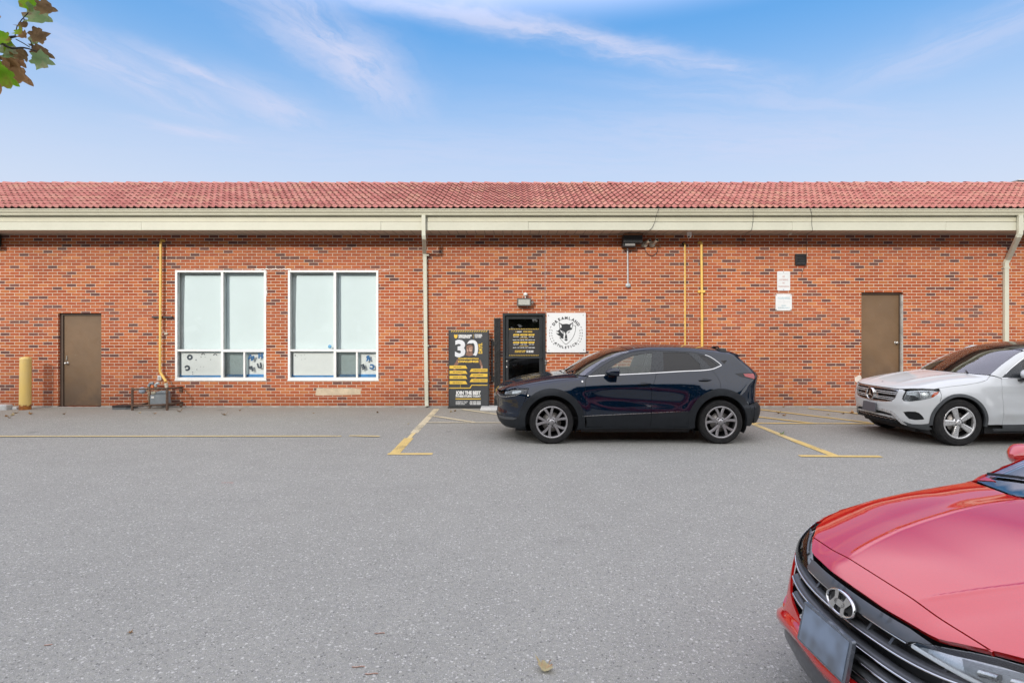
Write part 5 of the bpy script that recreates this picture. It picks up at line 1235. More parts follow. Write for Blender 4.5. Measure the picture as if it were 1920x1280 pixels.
    tl = [(4.10, 1.02), (4.28, 1.04), (4.42, 1.02), (4.43, .90), (4.30, .88), (4.15, .95)]
    panel(B, car, 'tail_light', 0, tl, [REDL, CABIN], off=.003, thick=.006, far=far, res=.03)
    mirror_cap(car, B, (1.80, .985, 1.105), (.17, .24, .155), WHITE, far)
    # grille bars: two pairs of bright slats either side of the badge
    for z in (.766, .676):
        for dz in (.014, -.014):
            ys_ = np.linspace(.09, .535 if z > .7 else .500, 10); P = solve(B, [(y, z + dz) for y in ys_], 90); P[:, 1] *= sg
            b = MB(); b.ring([[(p[0] + .004 + u_, p[1], p[2] + .0065 * v_) for u_, v_ in ((-.010, -.6), (-.012, .2), (-.006, 1), (.012, 1), (.012, -1), (-.004, -1))] for p in P], True, True, False); b.obj('grille_bar', SILV, car)
    rail = MB(); P = solve(B, [(x, float(S['ys'](x)) + .0) for x in np.linspace(2.06, 4.05, 16)], 'top'); P[:, 1] *= sg
    rail.tube([(p[0], p[1] - sg * .012, p[2] + (.004 if i in (0, 15) else .020)) for i, p in enumerate(P)], .017, 8); rail.obj('roof_rail', SATIN, car)
gpoly = [(0, .838), (.30, .838), (.535, .832), (.545, .775), (.522, .696), (.468, .641), (.357, .620), (.15, .609), (0, .606)]; gfull = gpoly + [(-a, b) for a, b in gpoly[1:-1][::-1]]
panel(B, car, 'grille', 90, gfull, [DG, CABIN], off=-.045, thick=.004, res=.05)
gin = [tuple(p) for p in inset(dens(gfull, .04), .014)]
panel(B, car, 'grille_surround', 90, gfull, [SATIN, CABIN], holes=[gin], off=-.006, thick=.03, res=.03)
xs0 = float(fx_at(B, .712)(0)) - .012
m = MB(); m.lathe([(.103, .025), (.106, .0), (.103, -.012), (.094, -.016), (.088, -.008), (.086, .02)], 'X', (xs0, 0, .714), 44)
for k in range(3):
    t = math.pi / 2 + k * 2 * math.pi / 3; tip = Vector((xs0 - .006, .088 * math.cos(t), .714 + .088 * math.sin(t))); c0 = Vector((xs0 - .014, 0, .714)); sd_ = Vector((0, -math.sin(t), math.cos(t))) * .016; bk = Vector((.016, 0, 0))
    i_ = [c0 + Vector((0, .020 * math.cos(t + q), .020 * math.sin(t + q))) for q in (math.pi / 3, -math.pi / 3)]
    m.add([c0[:], tip[:], (i_[0] + bk * .4)[:], (i_[1] + bk * .4)[:]], [(0, 1, 2), (0, 3, 1)])
m.obj('star_badge', CHROME, car)
m = MB(); m.lathe([(.088, .004), (.001, .004)], 'X', (xs0, 0, .714), 36); m.obj('badge_disc', GLOSSB, car)
for sg in (-1, 1):
    m = MB(); m.ring([[(xs0 + .018, sg * y_, .714 + h * b) for b in (-1, 1)] + [(xs0 + .03, sg * y_, .714 + h * b) for b in (1, -1)] for y_, h in ((.085, .07), (.13, .05), (.17, .045))], True, True, False); m.obj('badge_wing', SATIN, car)
# bright skid bar, dark mouth and lower grille
def fpan(name, poly, mats, off, thick=.012, res=.04): return panel(B, car, name, 90, [(-a, b) for a, b in poly[::-1]][:0] + poly + [(-a, b) for a, b in poly[::-1]], mats, off=off, thick=thick, res=res)
fpan('skid_bar', [(0, .497), (.17, .493), (.30, .490), (.455, .483), (.52, .445), (.575, .385), (.614, .338), (.655, .285), (.60, .29), (.545, .345), (.50, .395), (.45, .435), (.30, .452), (.17, .457), (0, .459)], [SILV, CABIN], .012, .03)
fpan('lower_mouth', [(0, .459), (.17, .457), (.30, .452), (.45, .435), (.50, .395), (.545, .345), (.60, .29), (.40, .27), (0, .262)], [DG, CABIN], -.03)
fpan('skid_bar', [(0, .405), (.30, .402), (.47, .395), (.515, .362), (.45, .368), (.30, .376), (0, .380)], [SILV, CABIN], .004, .025)
for z in (.345, .315, .288):
    P = solve(B, [(abs(y), z) for y in np.linspace(-.5, .5, 21)], 90); P[:, 1] = np.linspace(-.5, .5, 21)
    m = MB(); m.tube([(p[0] + .01 + (.012 if i % 2 else 0), p[1], p[2] + (.008 if i % 2 else -.008)) for i, p in enumerate(P)], .006, 6); m.obj('lower_slat', SATIN if z > .33 else TRIM, car)
x_ = float(fx_at(B, .49)(0)) - .03
m = MB(); m.prism([(-.165, .415), (.165, .415), (.172, .422), (.172, .562), (.165, .569), (-.165, .569), (-.172, .562), (-.172, .422)], -.012, .012)
m.v = [(x_ + b + (c - .49) * .12, a, c) for a, b, c in m.v]; pl = m.obj('plate_holder', GREYP, car); bevel(pl, .004)
m = MB(); m.box(x_ + .01, x_ + .08, -.10, .10, .44, .54); m.obj('plate_bracket', TRIM, car)
m = MB(); P = solve(B, [(.145, abs(y)) for y in np.linspace(-.03, .03, 5)], 'top'); m.lathe([(.016, .0), (.014, .004), (.001, .0045)], 'Z', (.21, 0, float(solve(B, [(.21, 0)], 'top')[0, 2])), 16); m.obj('hood_badge', GLOSSB, car)
for pts in ([(1.22, -.56, 1.10), (1.34, -.35, 1.135), (1.36, .05, 1.15)], [(1.21, .10, 1.10), (1.34, .30, 1.14), (1.50, .62, 1.15)]):
    m = MB(); m.tube(pts, [.012, .010, .006], 6); m.obj('wiper', TRIM, car)
m = MB(); m.box(1.98, 2.04, -.12, .12, 1.36, 1.42); m.obj('rear_view_mirror', CABIN, car)
for x in (B.axf, B.axr):
    for far in (False, True): wheel(car, x, .925, B.rw, .225, 'five', far, .247)
chassis(car, B, .80, 1.75, 1.06, .73); seats(car, B, (2.15, 3.05), .52, None); steering(car, 1.92, -.38, 1.04)
# ---- red saloon in the foreground
B = CARS['red'][0]; RED = mat_paint('red_car_paint', (.50, .009, .008), .0, .28, 1.0, .10, (.30, .10, .09), 2.1)
car = thing('parked_car', 'glossy red saloon with its bonnet and grille in the near corner', 'car', (*CARS['red'][1], 0.0), R(CARS['red'][2]))
low = spl([(1.405, 1.010), (2.0, 1.003), (2.75, 1.008), (3.4, 1.03), (3.72, 1.065)], 4); up = spl([(3.70, 1.10), (3.56, 1.19), (3.3, 1.28), (2.9, 1.335), (2.5, 1.345), (2.2, 1.305), (1.9, 1.215), (1.6, 1.10), (1.47, 1.04)], 4)
S = dict(arch_z=.335, Ro=.395, Ri=.36, ys=pch([1.1, 1.27, 1.5, 1.9, 2.3, 3.0, 3.5, 4.0], [.755, .727, .660, .572, .54, .54, .54, .55]), wx0=1.268, wx1=2.02, rx1=3.35,
    hoody=pch([.18, .235, .29, .36, .5, 1.0, 1.3], [.44, .525, .60, .668, .735, .760, .765]), hood_x=(.235, 1.268), hood_front=lambda y: .212 + .065 * y * y + .10 * y ** 4, hood_fy=.52, base=lambda y: 1.165 + .19 * y * y, cowl_gap=.018, hood_res=.0115,
    dlo_low=low, dlo_up=up, door_front=[(1.395, 1.0), (1.36, .90), (1.34, .70), (1.36, .45), (1.37, .26)], door_mid=[(2.50, 1.00), (2.47, .85), (2.44, .5), (2.44, .26)], door_rear=[(3.42, 1.025), (3.55, .86), (3.56, .745)], trim=[(1.1, .25), (3.5, .25)], sill=.18,
    fen_top=(.372, 1.258), fen_front=[(.52, .44), (.56, .60), (.612, .73), (.618, .755), (.50, .7515), (.41, .7525), (.374, .7545)], cowl_corner=[(1.28, 1.0)], fen_arc=164, clad=False, cladm=TRIM, arch_ends=[(-10, 190), (-10, 190)], hatch_edge=[(3.72, 1.19), (3.98, 1.09), (4.30, 1.04), (4.36, .98)], rear_low=[(4.37, .75), (4.37, .45), (4.34, .22), (3.98, .22)], q_arc=-14,
    wins=[[(1.66, 1.022), (1.70, 1.12), (1.9, 1.195), (2.2, 1.285), (2.46, 1.322), (2.45, 1.015), (2.0, 1.013)], [(2.56, 1.02), (2.56, 1.325), (2.9, 1.318), (3.2, 1.275), (3.24, 1.035), (2.9, 1.02)], [(3.30, 1.04), (3.28, 1.26), (3.54, 1.175), (3.62, 1.075)]],
    chrome=[], handles=[(2.20, .865, 2.40, .875), (3.16, .88, 3.36, .89)], handle_mat=RED, rear_glass=GLD, rear_glass_z=(1.08, 1.25), top_curve=.20, rear_curve=.10)
S['chrome'] = None
hd, ws = shell(B, car, RED, S); PM = [RED, CABIN]
LAMPG = mat_plain('lamp_bezel_grey', (.20, .21, .225), .3, var=.08)
SLAT = mat_plain('grey_grille_slat', (.085, .090, .098), .42, .3, var=.06, coat=.2)
nf = pch([0, .15, .30, .39, .45, .50, .525], [.116, .119, .140, .157, .190, .222, .240]); hfy = S['hood_front']
yv = np.linspace(-.522, .522, 41)
panel(B, car, 'nose_panel', 'top', [(float(nf(abs(y))), y) for y in yv] + [(hfy(y) - .001, y) for y in yv[::-1]], PM, gap=.002, res=.022, thick=.02)
head = [('f', .325, .668), ('f', .345, .688), ('f', .385, .704), ('f', .44, .7185), ('f', .49, .733), ('f', .545, .745), ('f', .60, .751), ('f', .66, .752), ('s', .40, .749), ('s', .50, .748), ('s', .60, .752), ('s', .58, .738), ('s', .52, .718), ('s', .44, .698), ('f', .72, .676), ('f', .64, .660), ('f', .56, .656), ('f', .46, .662)]
gr = [(0, .712), (.15, .712), (.30, .712), (.38, .706), (.335, .690), (.325, .668), (.46, .660), (.555, .652), (.572, .640), (.560, .600), (.520, .550), (.470, .510), (.40, .485), (.30, .462), (.22, .436), (.10, .430), (0, .428)]
gfull = gr + [(-a, b) for a, b in gr[1:-1][::-1]]
for far in (False, True):
    sg = 1 if far else -1; a = (B.axf, .335)
    bp = q45(B, [('f', 0, .424), ('f', .10, .426), ('f', .22, .432), ('f', .30, .458), ('f', .405, .481), ('f', .475, .506), ('f', .525, .547), ('f', .566, .598), ('f', .580, .642), ('f', .64, .656), ('f', .72, .672), ('s', .44, .694), ('s', .52, .714), ('s', .58, .734), ('s', .612, .75), ('s', .61, .73), ('s', .56, .60)]) + q45(B, [('s', p[0], p[1]) for p in arc(a, .395, 164, 194, 8)]) + q45(B, [('s', .42, .235), ('f', .66, .260), ('f', .56, .330), ('f', .50, .345), ('f', .25, .362), ('f', 0, .366)])
    pocket = q45(B, [('f', .545, .52), ('f', .60, .56), ('s', .33, .58), ('s', .37, .50), ('s', .34, .40), ('f', .60, .385), ('f', .52, .40), ('f', .505, .44)])
    panel(B, car, 'front_bumper', 45, bp, PM, holes=[pocket], far=far, gap=.0008, res=.03)
    panel(B, car, 'bumper_pocket', 45, pocket, PM, off=-.02, thick=.006, far=far, res=.03, gap=-.004)
    # forward lip of the bumper, painted, with a grey splitter under it
    lipy = np.linspace(0, .60, 14); zc = pch([0, .25, .42, .52, .60], [.405, .418, .400, .372, .345])
    P = solve(B, [(y, float(zc(y))) for y in lipy], 90); m = MB()
    m.ring([[(p[0] + dx, sg * p[1], p[2] + dz) for dx, dz in ((.02, .024), (-.006, .022), (-.028, .010), (-.032, -.014), (-.022, -.042), (.02, -.056))] for p in P], True, True, True); m.obj('bumper_lip', RED, car)
    P = solve(B, [(y, .30) for y in lipy], 90); m = MB()
    m.ring([[(p[0] + dx, sg * p[1], z) for dx, z in ((.05, .365 - .10 * q), (.006, .345 - .08 * q), (.004, .29 - .05 * q), (.03, .225), (.08, .20))] for p, q in zip(P, (lipy / .6) ** 3)], False, False, True); m.obj('splitter', SLAT, car, recalc=False)
    hp = q45(B, head)
    h_ = panel(B, car, 'headlight', 45, hp, [LAMPB, LAMPD], off=-.040, thick=.004, far=far, gap=.001, res=.02)
    panel(B, h_, 'lamp_bezel', 45, q45(B, [('f', .47, .716), ('f', .60, .742), ('f', .68, .745), ('s', .48, .742), ('s', .53, .735), ('s', .44, .708), ('f', .70, .684), ('f', .58, .668), ('f', .50, .676)]), [LAMPG, LAMPG], off=-.026, thick=.004, far=far, res=.02)
    dr = dens(q45(B, [('f', .335, .672), ('f', .46, .667), ('f', .56, .664), ('f', .64, .668), ('f', .72, .685)]), .02, False); P = solve(B, dr, 45); N = B.grad(P); P = P - N * .010; P[:, 1] *= sg
    m = MB(); m.tube([tuple(p) for p in P], [.0075] * len(P), 8); m.obj('daylight_strip', mat_plain('white_light_strip', (.86, .87, .88), .25, var=.02, coat=.5), h_)
    for k, (fy, fz) in enumerate(((.56, .700), (.63, .712), (.70, .724))):
        P = solve(B, np.array(q45(B, [('f', fy, fz)])), 45)[0]; N = B.grad(P[None])[0]; c_ = P - N * .020; c_[1] *= sg
        m = MB(); u_ = np.array((.45, .9 * sg, .18)); u_ /= np.linalg.norm(u_); v_ = np.array((-.1, 0, 1.0)); rings = []
        for q in np.linspace(-.026, .026, 7): rings.append([tuple(c_ + u_ * q + v_ * (.012 * b) + np.array((.010 * a - .2 * q * q * 10, 0, 0))) for a, b in ((-1, -.3), (-1, .3), (-.3, 1), (1, 1), (1, -1), (-.3, -1))])
        m.ring(rings, True, True, False); bevel(m.obj('lamp_module', SATIN, h_), .002)
    panel(B, h_, 'lamp_lens', 45, hp, [LENS, LENS], off=.002, thick=.003, far=far, gap=.0015, res=.018)
    mirror_cap(car, B, (1.76, .95, 1.05), (.16, .21, .135), RED, far)
    tl = [(4.05, .93), (4.20, .98), (4.36, .96), (4.37, .82), (4.25, .78), (4.12, .84)]
    panel(B, car, 'tail_light', 0, tl, [REDL, CABIN], off=.003, thick=.006, far=far, res=.03)
# grille: dark cavity, trim band under the bonnet lip, swept slats with bright lower edges
panel(B, car, 'grille', 90, gfull, [DG, CABIN], off=-.085, thick=.004, res=.05)
bt = [(0, .714), (.15, .714), (.30, .713), (.385, .708), (.345, .692), (.325, .676), (.28, .676), (.15, .673), (0, .672)]; btf = bt + [(-a, b) for a, b in bt[1:-1][::-1]]
panel(B, car, 'grille_band', 90, btf, [SLAT, CABIN], off=.002, thick=.03, res=.02, sag=lambda P: -.024 * np.exp(-((P[:, 2] - .700) / .010) ** 2) + .006)
def slat(z, y0, y1, sides=(-1, 1), rise=0.0, top=True):
    for sg in sides if y0 > 0 else (0,):
        ys_ = np.linspace(y0, y1, 22) if sg else np.linspace(-y1, y1, 45)
        zz_ = z + rise * (np.abs(ys_) / .56) ** 4
        P = solve(B, [(abs(y), q) for y, q in zip(ys_, zz_)], 90); P[:, 1] = ys_ * (sg if sg else 1); P[:, 0] += .004
        m = MB()
        if top: m.ring([[(p[0] + dx, p[1], p[2] + dz) for dx, dz in ((.040, .017), (.024, .0155), (.007, .011), (.000, .003), (.010, -.005), (.035, -.001))] for p in P], True, True, True); s_ = m.obj('grille_slat', SLAT, car)
        c = MB(); c.ring([[(p[0] + dx, p[1], p[2] + dz) for dx, dz in ((-.004, .0045), (-.0065, 0), (-.003, -.0045), (.003, -.003), (.003, .004))] for p in P], True, True, True); c.obj('chrome_strip', CHROME, s_ if top else car)
slat(.670, .105, .318, top=False); slat(.612, 0, .555, rise=.035)
slat(.551, .0, .500, rise=.022); slat(.505, .0, .430, rise=.018); slat(.466, .0, .29, rise=.004); slat(.436, .0, .235, rise=.01)
for y in (-.44, -.24, .24, .44, -.13, .13):
    m = MB(); q = 1 if abs(y) > .2 else 0
    for z0_, z1_ in ((.625, .668),) if abs(y) < .35 else ((.628, .655), (.56, .612)):
        P = solve(B, [(abs(y), z) for z in np.linspace(z0_, z1_, 8)], 90); m.ring([[(p[0] + .016 + dx + .02 * i / 7, y + dy, p[2]) for dx, dy in ((0, -.006), (0, .006), (.05, .006), (.05, -.006))] for i, p in enumerate(P)], True, True, False)
    m.obj('grille_rib', SLAT, car)
# oval badge with a slanted letter H
xe = float(fx_at(B, .665)(0)) - .016
def tiltx(v): return [(xe + x - (z - .668) * (-.22), y, z) for x, y, z in v]
m = MB(); rings = []
for t in np.linspace(0, 2 * math.pi, 49)[:-1]:
    rings.append([(dx, (.096 + r_) * math.cos(t), .668 + (.049 + r_) * math.sin(t)) for dx, r_ in ((.006, .0), (-.005, -.001), (-.008, -.005), (-.005, -.010), (.006, -.012))])
rings.append(rings[0]); m.ring(rings, True, False, True); m.v = tiltx(m.v); m.obj('badge_ring', CHROME, car, recalc=True)
m = MB(); m.add([(.004, .090 * math.cos(t), .668 + .044 * math.sin(t)) for t in np.linspace(0, 2 * math.pi, 40)[:-1]], [tuple(range(39))]); m.v = tiltx(m.v); m.obj('badge_back', GLOSSB, car)
hs_ = [[(-.066, -.030), (-.047, -.036), (-.034, -.010), (.010, -.004), (.040, .004), (.050, .018), (.066, .030), (.047, .036), (.036, .016), (-.010, .010), (-.040, .000), (-.052, -.012)]]
def bez(pts): return spl(pts, 4, True)
m = MB()
for pl_ in ([(-.018, -.044), (-.050, -.030), (-.044, .000), (-.014, .042), (-.034, .040), (-.072, .022), (-.064, -.026)],):
    pass
sh = [(.014, .043), (.034, .038), (.030, .014), (.042, .006), (.072, .012), (.082, .004), (.060, -.012), (.034, -.013), (.026, -.028), (.006, -.043)]
lft = [(-a, -b) for a, b in sh]
bar = [(-.036, -.006), (-.030, .010), (.034, .014), (.042, .006), (.030, -.012), (-.030, -.016)]
strokeL = [(-.016, .044), (-.036, .040), (-.032, .012), (-.048, -.010), (-.060, -.028), (-.034, -.038), (-.024, -.020), (-.014, .004)]
strokeR = [(-a, -b) for a, b in strokeL]
for pg in (strokeL, strokeR, [(-.030, -.010), (-.020, .012), (.030, .010), (.020, -.012)]):
    pp_ = spl([(a * 1.12, b) for a, b in pg], 3, True); b_ = MB(); b_.prism(pp_, -.006, .003, 'XZ'); m.add([(y, -x, z + .668) for x, y, z in b_.v], b_.f)
m.v = tiltx(m.v); m.obj('badge_letter', CHROME, car)
# plate under a dark cover
xp = -.012; m = MB(); r_ = .165
m.prism([(-r_, .432), (r_, .432), (r_ + .006, .438), (r_ + .006, .592), (r_, .598), (-r_, .598), (-r_ - .006, .592), (-r_ - .006, .438)], -.008, .008); m.v = [(xp + b + (c - .51) * .20, -a, c) for a, b, c in m.v]
o = m.obj('number_plate', [PLATE], car); bevel(o, .003)
t = NT('smoked_plate_cover'); oc = t.obj(); yz_ = t.xyz(oc)
gl_ = t.maprange(t.noise(oc, 6.5, 2.0, .5), .35, .65, 0., 1.); pr = t.principled(Base_Color=t.mix(gl_, (.085, .10, .12), (.19, .25, .34)), Roughness=.30, Coat_Weight=.5); PC = t.done(pr)
m = MB(); m.prism([(-.155, .442), (.155, .442), (.155, .588), (-.155, .588)], -.0105, -.0085); m.v = [(xp + b + (c - .51) * .20, -a, c) for a, b, c in m.v]; m.obj('plate_cover', PC, o)
m = MB(); m.box(xp + .006, xp + .09, -.11, .11, .46, .56); m.obj('plate_bracket', TRIM, car)
# wipers on the screen
for (y0, y1, x0_) in ((.70, -.02, 0.04), (.05, -.62, 0.05)):
    ln = [(y0 + (y1 - y0) * q, .055 + .05 * math.sin(q * math.pi) + .04 * q) for q in np.linspace(0, 1, 9)]
    P = solve(B, [(1.165 + .19 * y * y + d, y if y > 0 else -y) for y, d in ln], 'top'); P[:, 1] = [y for y, _ in ln]; P[:, 2] += .012
    m = MB(); m.ring([[(p[0] + .008 * a, p[1], p[2] + .007 * b) for a, b in ((-1, -1), (1, -1), (.4, 1), (-.4, 1))] for p in P], True, True, False); w_ = m.obj('wiper', TRIM, car)
    pm = P[5]; m = MB(); m.tube([(1.13, pm[1] - .30, .985), (1.16, pm[1] - .24, 1.010), tuple(pm + np.array((-.01, -.06, .016))), tuple(pm + np.array((0, .02, .018)))], [.012, .009, .007, .007], 8); m.obj('wiper_arm', TRIM, w_)
for x in (B.axf, B.axr):
    for far in (False, True): wheel(car, x, .880, B.rw, .205, 'five', far, .215)
chassis(car, B, .62, 1.65, .94, .70); seats(car, B, (2.0, 2.85), .42, None); steering(car, 1.80, -.37, .90)
# ------------------------------------------------------------------ things fixed to or standing by the wall
def light_fixture():
    t = thing('wall_light', 'grey box floodlight above the entrance with a round sensor on top', 'wall light', (wx(982.5), WALL_Y, wz(567)))
    m = MB(); m.ring([[(x, y, z) for x, z in ((-.165 * k, -.085 * k), (.165 * k, -.085 * k), (.16 * k, .095 * k), (-.16 * k, .095 * k))] for y, k in ((0, .8), (-.05, 1), (-.135, 1), (-.15, .97))], True, True, False); h = m.obj('housing', GREYM if False else mat_plain('bronze_housing', (.10, .095, .085), .5, var=.15), t); bevel(h, .006)
    m = MB(); m.box(-.13, .13, -.158, -.149, -.060, .062); m.obj('glass_front', mat_plain('prismatic_lens', (.40, .405, .37), .25, var=.12, scale=40, coat=.5), t)
    m = MB(); m.tube([(.16, -.09, 0), (.21, -.09, 0)], .012, 8); m.box(.185, .215, -.115, -.065, -.03, .03); m.obj('photocell', STEEL, t)
    m = MB(); m.tube([(.03, -.06, .09), (.03, -.06, .15)], .012, 8); m.lathe([(.001, -.048), (.034, -.040), (.046, -.01), (.046, .008), (.001, .012)], 'Y', (.03, -.06, .185), 24); m.obj('sensor_head', mat_plain('white_plastic', (.72, .72, .70), .4, var=.05), t)
light_fixture()
WPL = bpy.data.materials['white_plastic']
# logo board
t = thing('logo_sign', 'square white board with a wolf head emblem inside a laurel ring', 'sign', (0, 0, 0))
x0, x1, z0, z1 = wx(1025), wx(1098), wz(660.5), wz(586.5); yb_ = WALL_Y - .045
SB = mat_plain('sign_board', (.66, .68, .70), .35, var=.02, scale=1.5); INK = mat_plain('charcoal_ink', (.022, .025, .030), .5, var=.05)
m = MB(); m.box(x0, x1, yb_, WALL_Y - .012, z0, z1); bevel(m.obj('board', SB, t), .003)
def ez(p): return (wx(1010 + p[0] / 12.8), wz(570 + p[1] / 12.8))
yi = yb_ - .0015
m = MB()
head = [(480, 432), (520, 460), (575, 485), (620, 476), (650, 474), (690, 477), (725, 487), (775, 460), (822, 432), (820, 480), (812, 535), (800, 575), (800, 605), (760, 622), (700, 640), (668, 665), (662, 700), (655, 735), (640, 735), (632, 690), (600, 660), (540, 640), (510, 612), (500, 585), (488, 530)]
m.prism([ez(p) for p in head], yi, yb_)
fur = [(500, 590), (480, 620), (450, 645), (412, 632), (436, 662), (485, 678), (480, 700), (450, 705), (412, 690), (440, 730), (480, 755), (516, 772), (521, 795), (478, 795), (530, 815), (590, 830), (592, 770), (602, 720), (565, 700), (530, 665), (508, 620)]
m.prism([ez(p) for p in fur], yi - .0004, yb_)
m.prism([ez(p) for p in [(640, 733), (672, 733), (684, 820), (655, 829), (620, 820), (630, 760)]], yi - .0008, yb_)
m.prism([ez(p) for p in [(612, 842), (632, 836), (670, 836), (692, 842), (686, 868), (655, 884), (622, 868)]], yi - .0008, yb_)
for e in ([(540, 645), (575, 662), (608, 672), (606, 696), (575, 690)], [(757, 648), (722, 664), (692, 676), (690, 696), (722, 688), (742, 668)]): m.prism([ez(p) for p in e], yi - .0008, yb_)
sh = spl([(822, 505), (850, 512), (886, 524), (884, 600), (866, 690), (820, 800), (745, 897), (652, 966), (590, 920), (535, 855), (494, 800)], 4); out_ = [(a + (0), b) for a, b in sh]
ctr = (650, 690); inn_ = [(a + (ctr[0] - a) * .045, b + (ctr[1] - b) * .045) for a, b in sh]
m.prism([ez(p) for p in sh + inn_[::-1]], yi - .0012, yb_)
for sx in (-1, 1):
    for k in range(7):
        th = math.radians(158 + k * 10.5 + (0 if k else 0)); 
        for side in (0, 1):
            if k == 0 and side: continue
            th2 = th; r_ = 392 if side == 0 else 340; c_ = (650 + sx * -r_ * abs(math.cos(th2)) , 700 - r_ * math.sin(th2) * (1)); 
            d_ = math.radians(62 + k * 12) if side == 0 else math.radians(112 + k * 12); dx, dy = math.cos(d_) * sx, -math.sin(d_)
            if sx < 0: dx = -dx * -1
            L_, w_ = 27, 9; leaf = [(c_[0] - dx * L_, c_[1] - dy * L_), (c_[0] - dy * w_, c_[1] + dx * w_), (c_[0] + dx * L_, c_[1] + dy * L_), (c_[0] + dy * w_, c_[1] - dx * w_)]
            m.prism([ez(p) for p in leaf], yi - .0002 * side, yb_)
m.obj('emblem', INK, t)
m = MB()
for e in ([(496, 458), (545, 518), (541, 568), (516, 575), (503, 530)], [(806, 456), (758, 518), (764, 565), (788, 572), (800, 530)], [(515, 622), (560, 645), (605, 662), (628, 700), (632, 735), (612, 735), (606, 700), (570, 690), (540, 660)][:0] or [(0, 0), (0, 1), (1, 0)]): m.prism([ez(p) for p in e], yi - .0016, yi)
for e in ([(512, 618), (545, 640), (600, 660), (624, 690), (632, 738), (612, 738), (602, 712), (570, 700), (545, 680)], [(762, 624), (705, 645), (676, 668), (668, 735), (690, 728), (700, 700), (735, 688), (748, 660)]):
    m.prism([ez(p) for p in e], yi - .0006, yi)
m.obj('emblem_highlight', SB, t)
def arc_text(mb, body, r_, a0, a1, size, y, inward=False):
    n = len(body)
    for i, ch in enumerate(body):
        a = math.radians(a0 + (a1 - a0) * i / (n - 1)); c_ = ez((650 + r_ * math.cos(a), 690 - r_ * math.sin(a))); rot = a - math.pi / 2 if not inward else a + math.pi / 2
        V, F = text_geo(ch, size, size * .05); xs = [q[0] for q in V]; mx = (min(xs) + max(xs)) / 2; my = size * .36
        c, s_ = math.cos(rot), math.sin(rot); mb.add([(c_[0] + (p - mx) * c - (q - my) * s_, y, c_[1] + (p - mx) * s_ + (q - my) * c) for p, q, _ in V], F)
m = MB(); arc_text(m, 'DREAMLAND', 358, 144, 34, .088, yb_ - .0015); arc_text(m, 'ATHLETICS', 345, 226, 312, .074, yb_ - .0015, True); m.obj('lettering', INK, t, recalc=False)
for px, py in ((1028.2, 591.5), (1093, 591), (1029, 656.5), (1094, 655.5)): MB().lathe([(.010, 0), (.010, -.003), (.001, -.005)], 'Y', (wx(px), yb_, wz(py)), 12).obj('screw', INK, t)

# two notices on the wall
def notice(x0, x1, y0, y1, label, holes):
    t = thing('notice_sign', label, 'sign', (0, 0, 0)); a, b, c, d = wx(x0), wx(x1), wz(y1), wz(y0); r = .02
    poly = [(a + r, c), (b - r, c), (b, c + r), (b, d - r), (b - r, d), (a + r, d), (a, d - r), (a, c + r)]
    m = MB(); m.prism(poly, WALL_Y - .014, WALL_Y - .008); m.obj('plate', mat_plain('white_sign_plate', (.68, .70, .71), .4, var=.04, scale=4), t)
    for px, py in holes: MB().lathe([(.0095, 0), (.0095, -.003), (.001, -.004)], 'Y', (wx(px), WALL_Y - .014, wz(py)), 10).obj('screw', INK, t)
    return t
n1 = notice(1456.8, 1481, 508.5, 545, 'white notice reading NO LOITERING NO TRESPASSING in faded red', [(1468.8, 510.4), (1468.8, 543)])
FADER = mat_plain('faded_red_ink', (.46, .27, .25), .6, var=.1); FADEB = mat_plain('faded_blue_ink', (.36, .50, .56), .6, var=.1); FADEG = mat_plain('faded_grey_ink', (.50, .53, .56), .6, var=.1)
m = MB(); yy_ = WALL_Y - .0155
for s_, py, w_, sz in (('NO', 519.9, .055, .05), ('LOITERING', 525.9, .205, .05), ('NO', 531.9, .055, .05), ('TRESPASSING', 538.3, .255, .042)): put_text(m, s_, wx(1468.8), wz(py), yy_, sz, .0012, width=w_)
m.obj('lettering', FADER, n1, recalc=False)
m = MB(); put_text(m, 'PRIVATE PROPERTY', wx(1468.6), wz(513.6), yy_, .022, .0003, width=.22); m.box(wx(1459), wx(1479), yy_, yy_ + .001, wz(541.6) - .001, wz(541.6) + .001); m.obj('small_lettering', FADEG, n1, recalc=False)
n2 = notice(1453.8, 1484.2, 551, 582, 'square white WARNING notice about video surveillance in faded blue', [(1455.3, 552.8), (1482.6, 552.8), (1455.3, 580.4), (1482.6, 580.4)])
m = MB()
for s_, py, w_, sz in (('WARNING', 560.6, .29, .062), ('VIDEO', 574.2, .115, .042), ('SURVEILLANCE', 578.2, .27, .042)): put_text(m, s_, wx(1469), wz(py), yy_, sz, .0016, width=w_)
m.obj('lettering', FADEB, n2, recalc=False)
m = MB()
for s_, py, w_, sz in (('THIS', 563.8, .06, .022), ('PROPERTY IS PROTECTED', 566.3, .28, .022), ('BY', 568.6, .03, .02)): put_text(m, s_, wx(1469), wz(py), yy_, sz, .0002, width=w_)
m.obj('small_lettering', FADEG, n2, recalc=False)
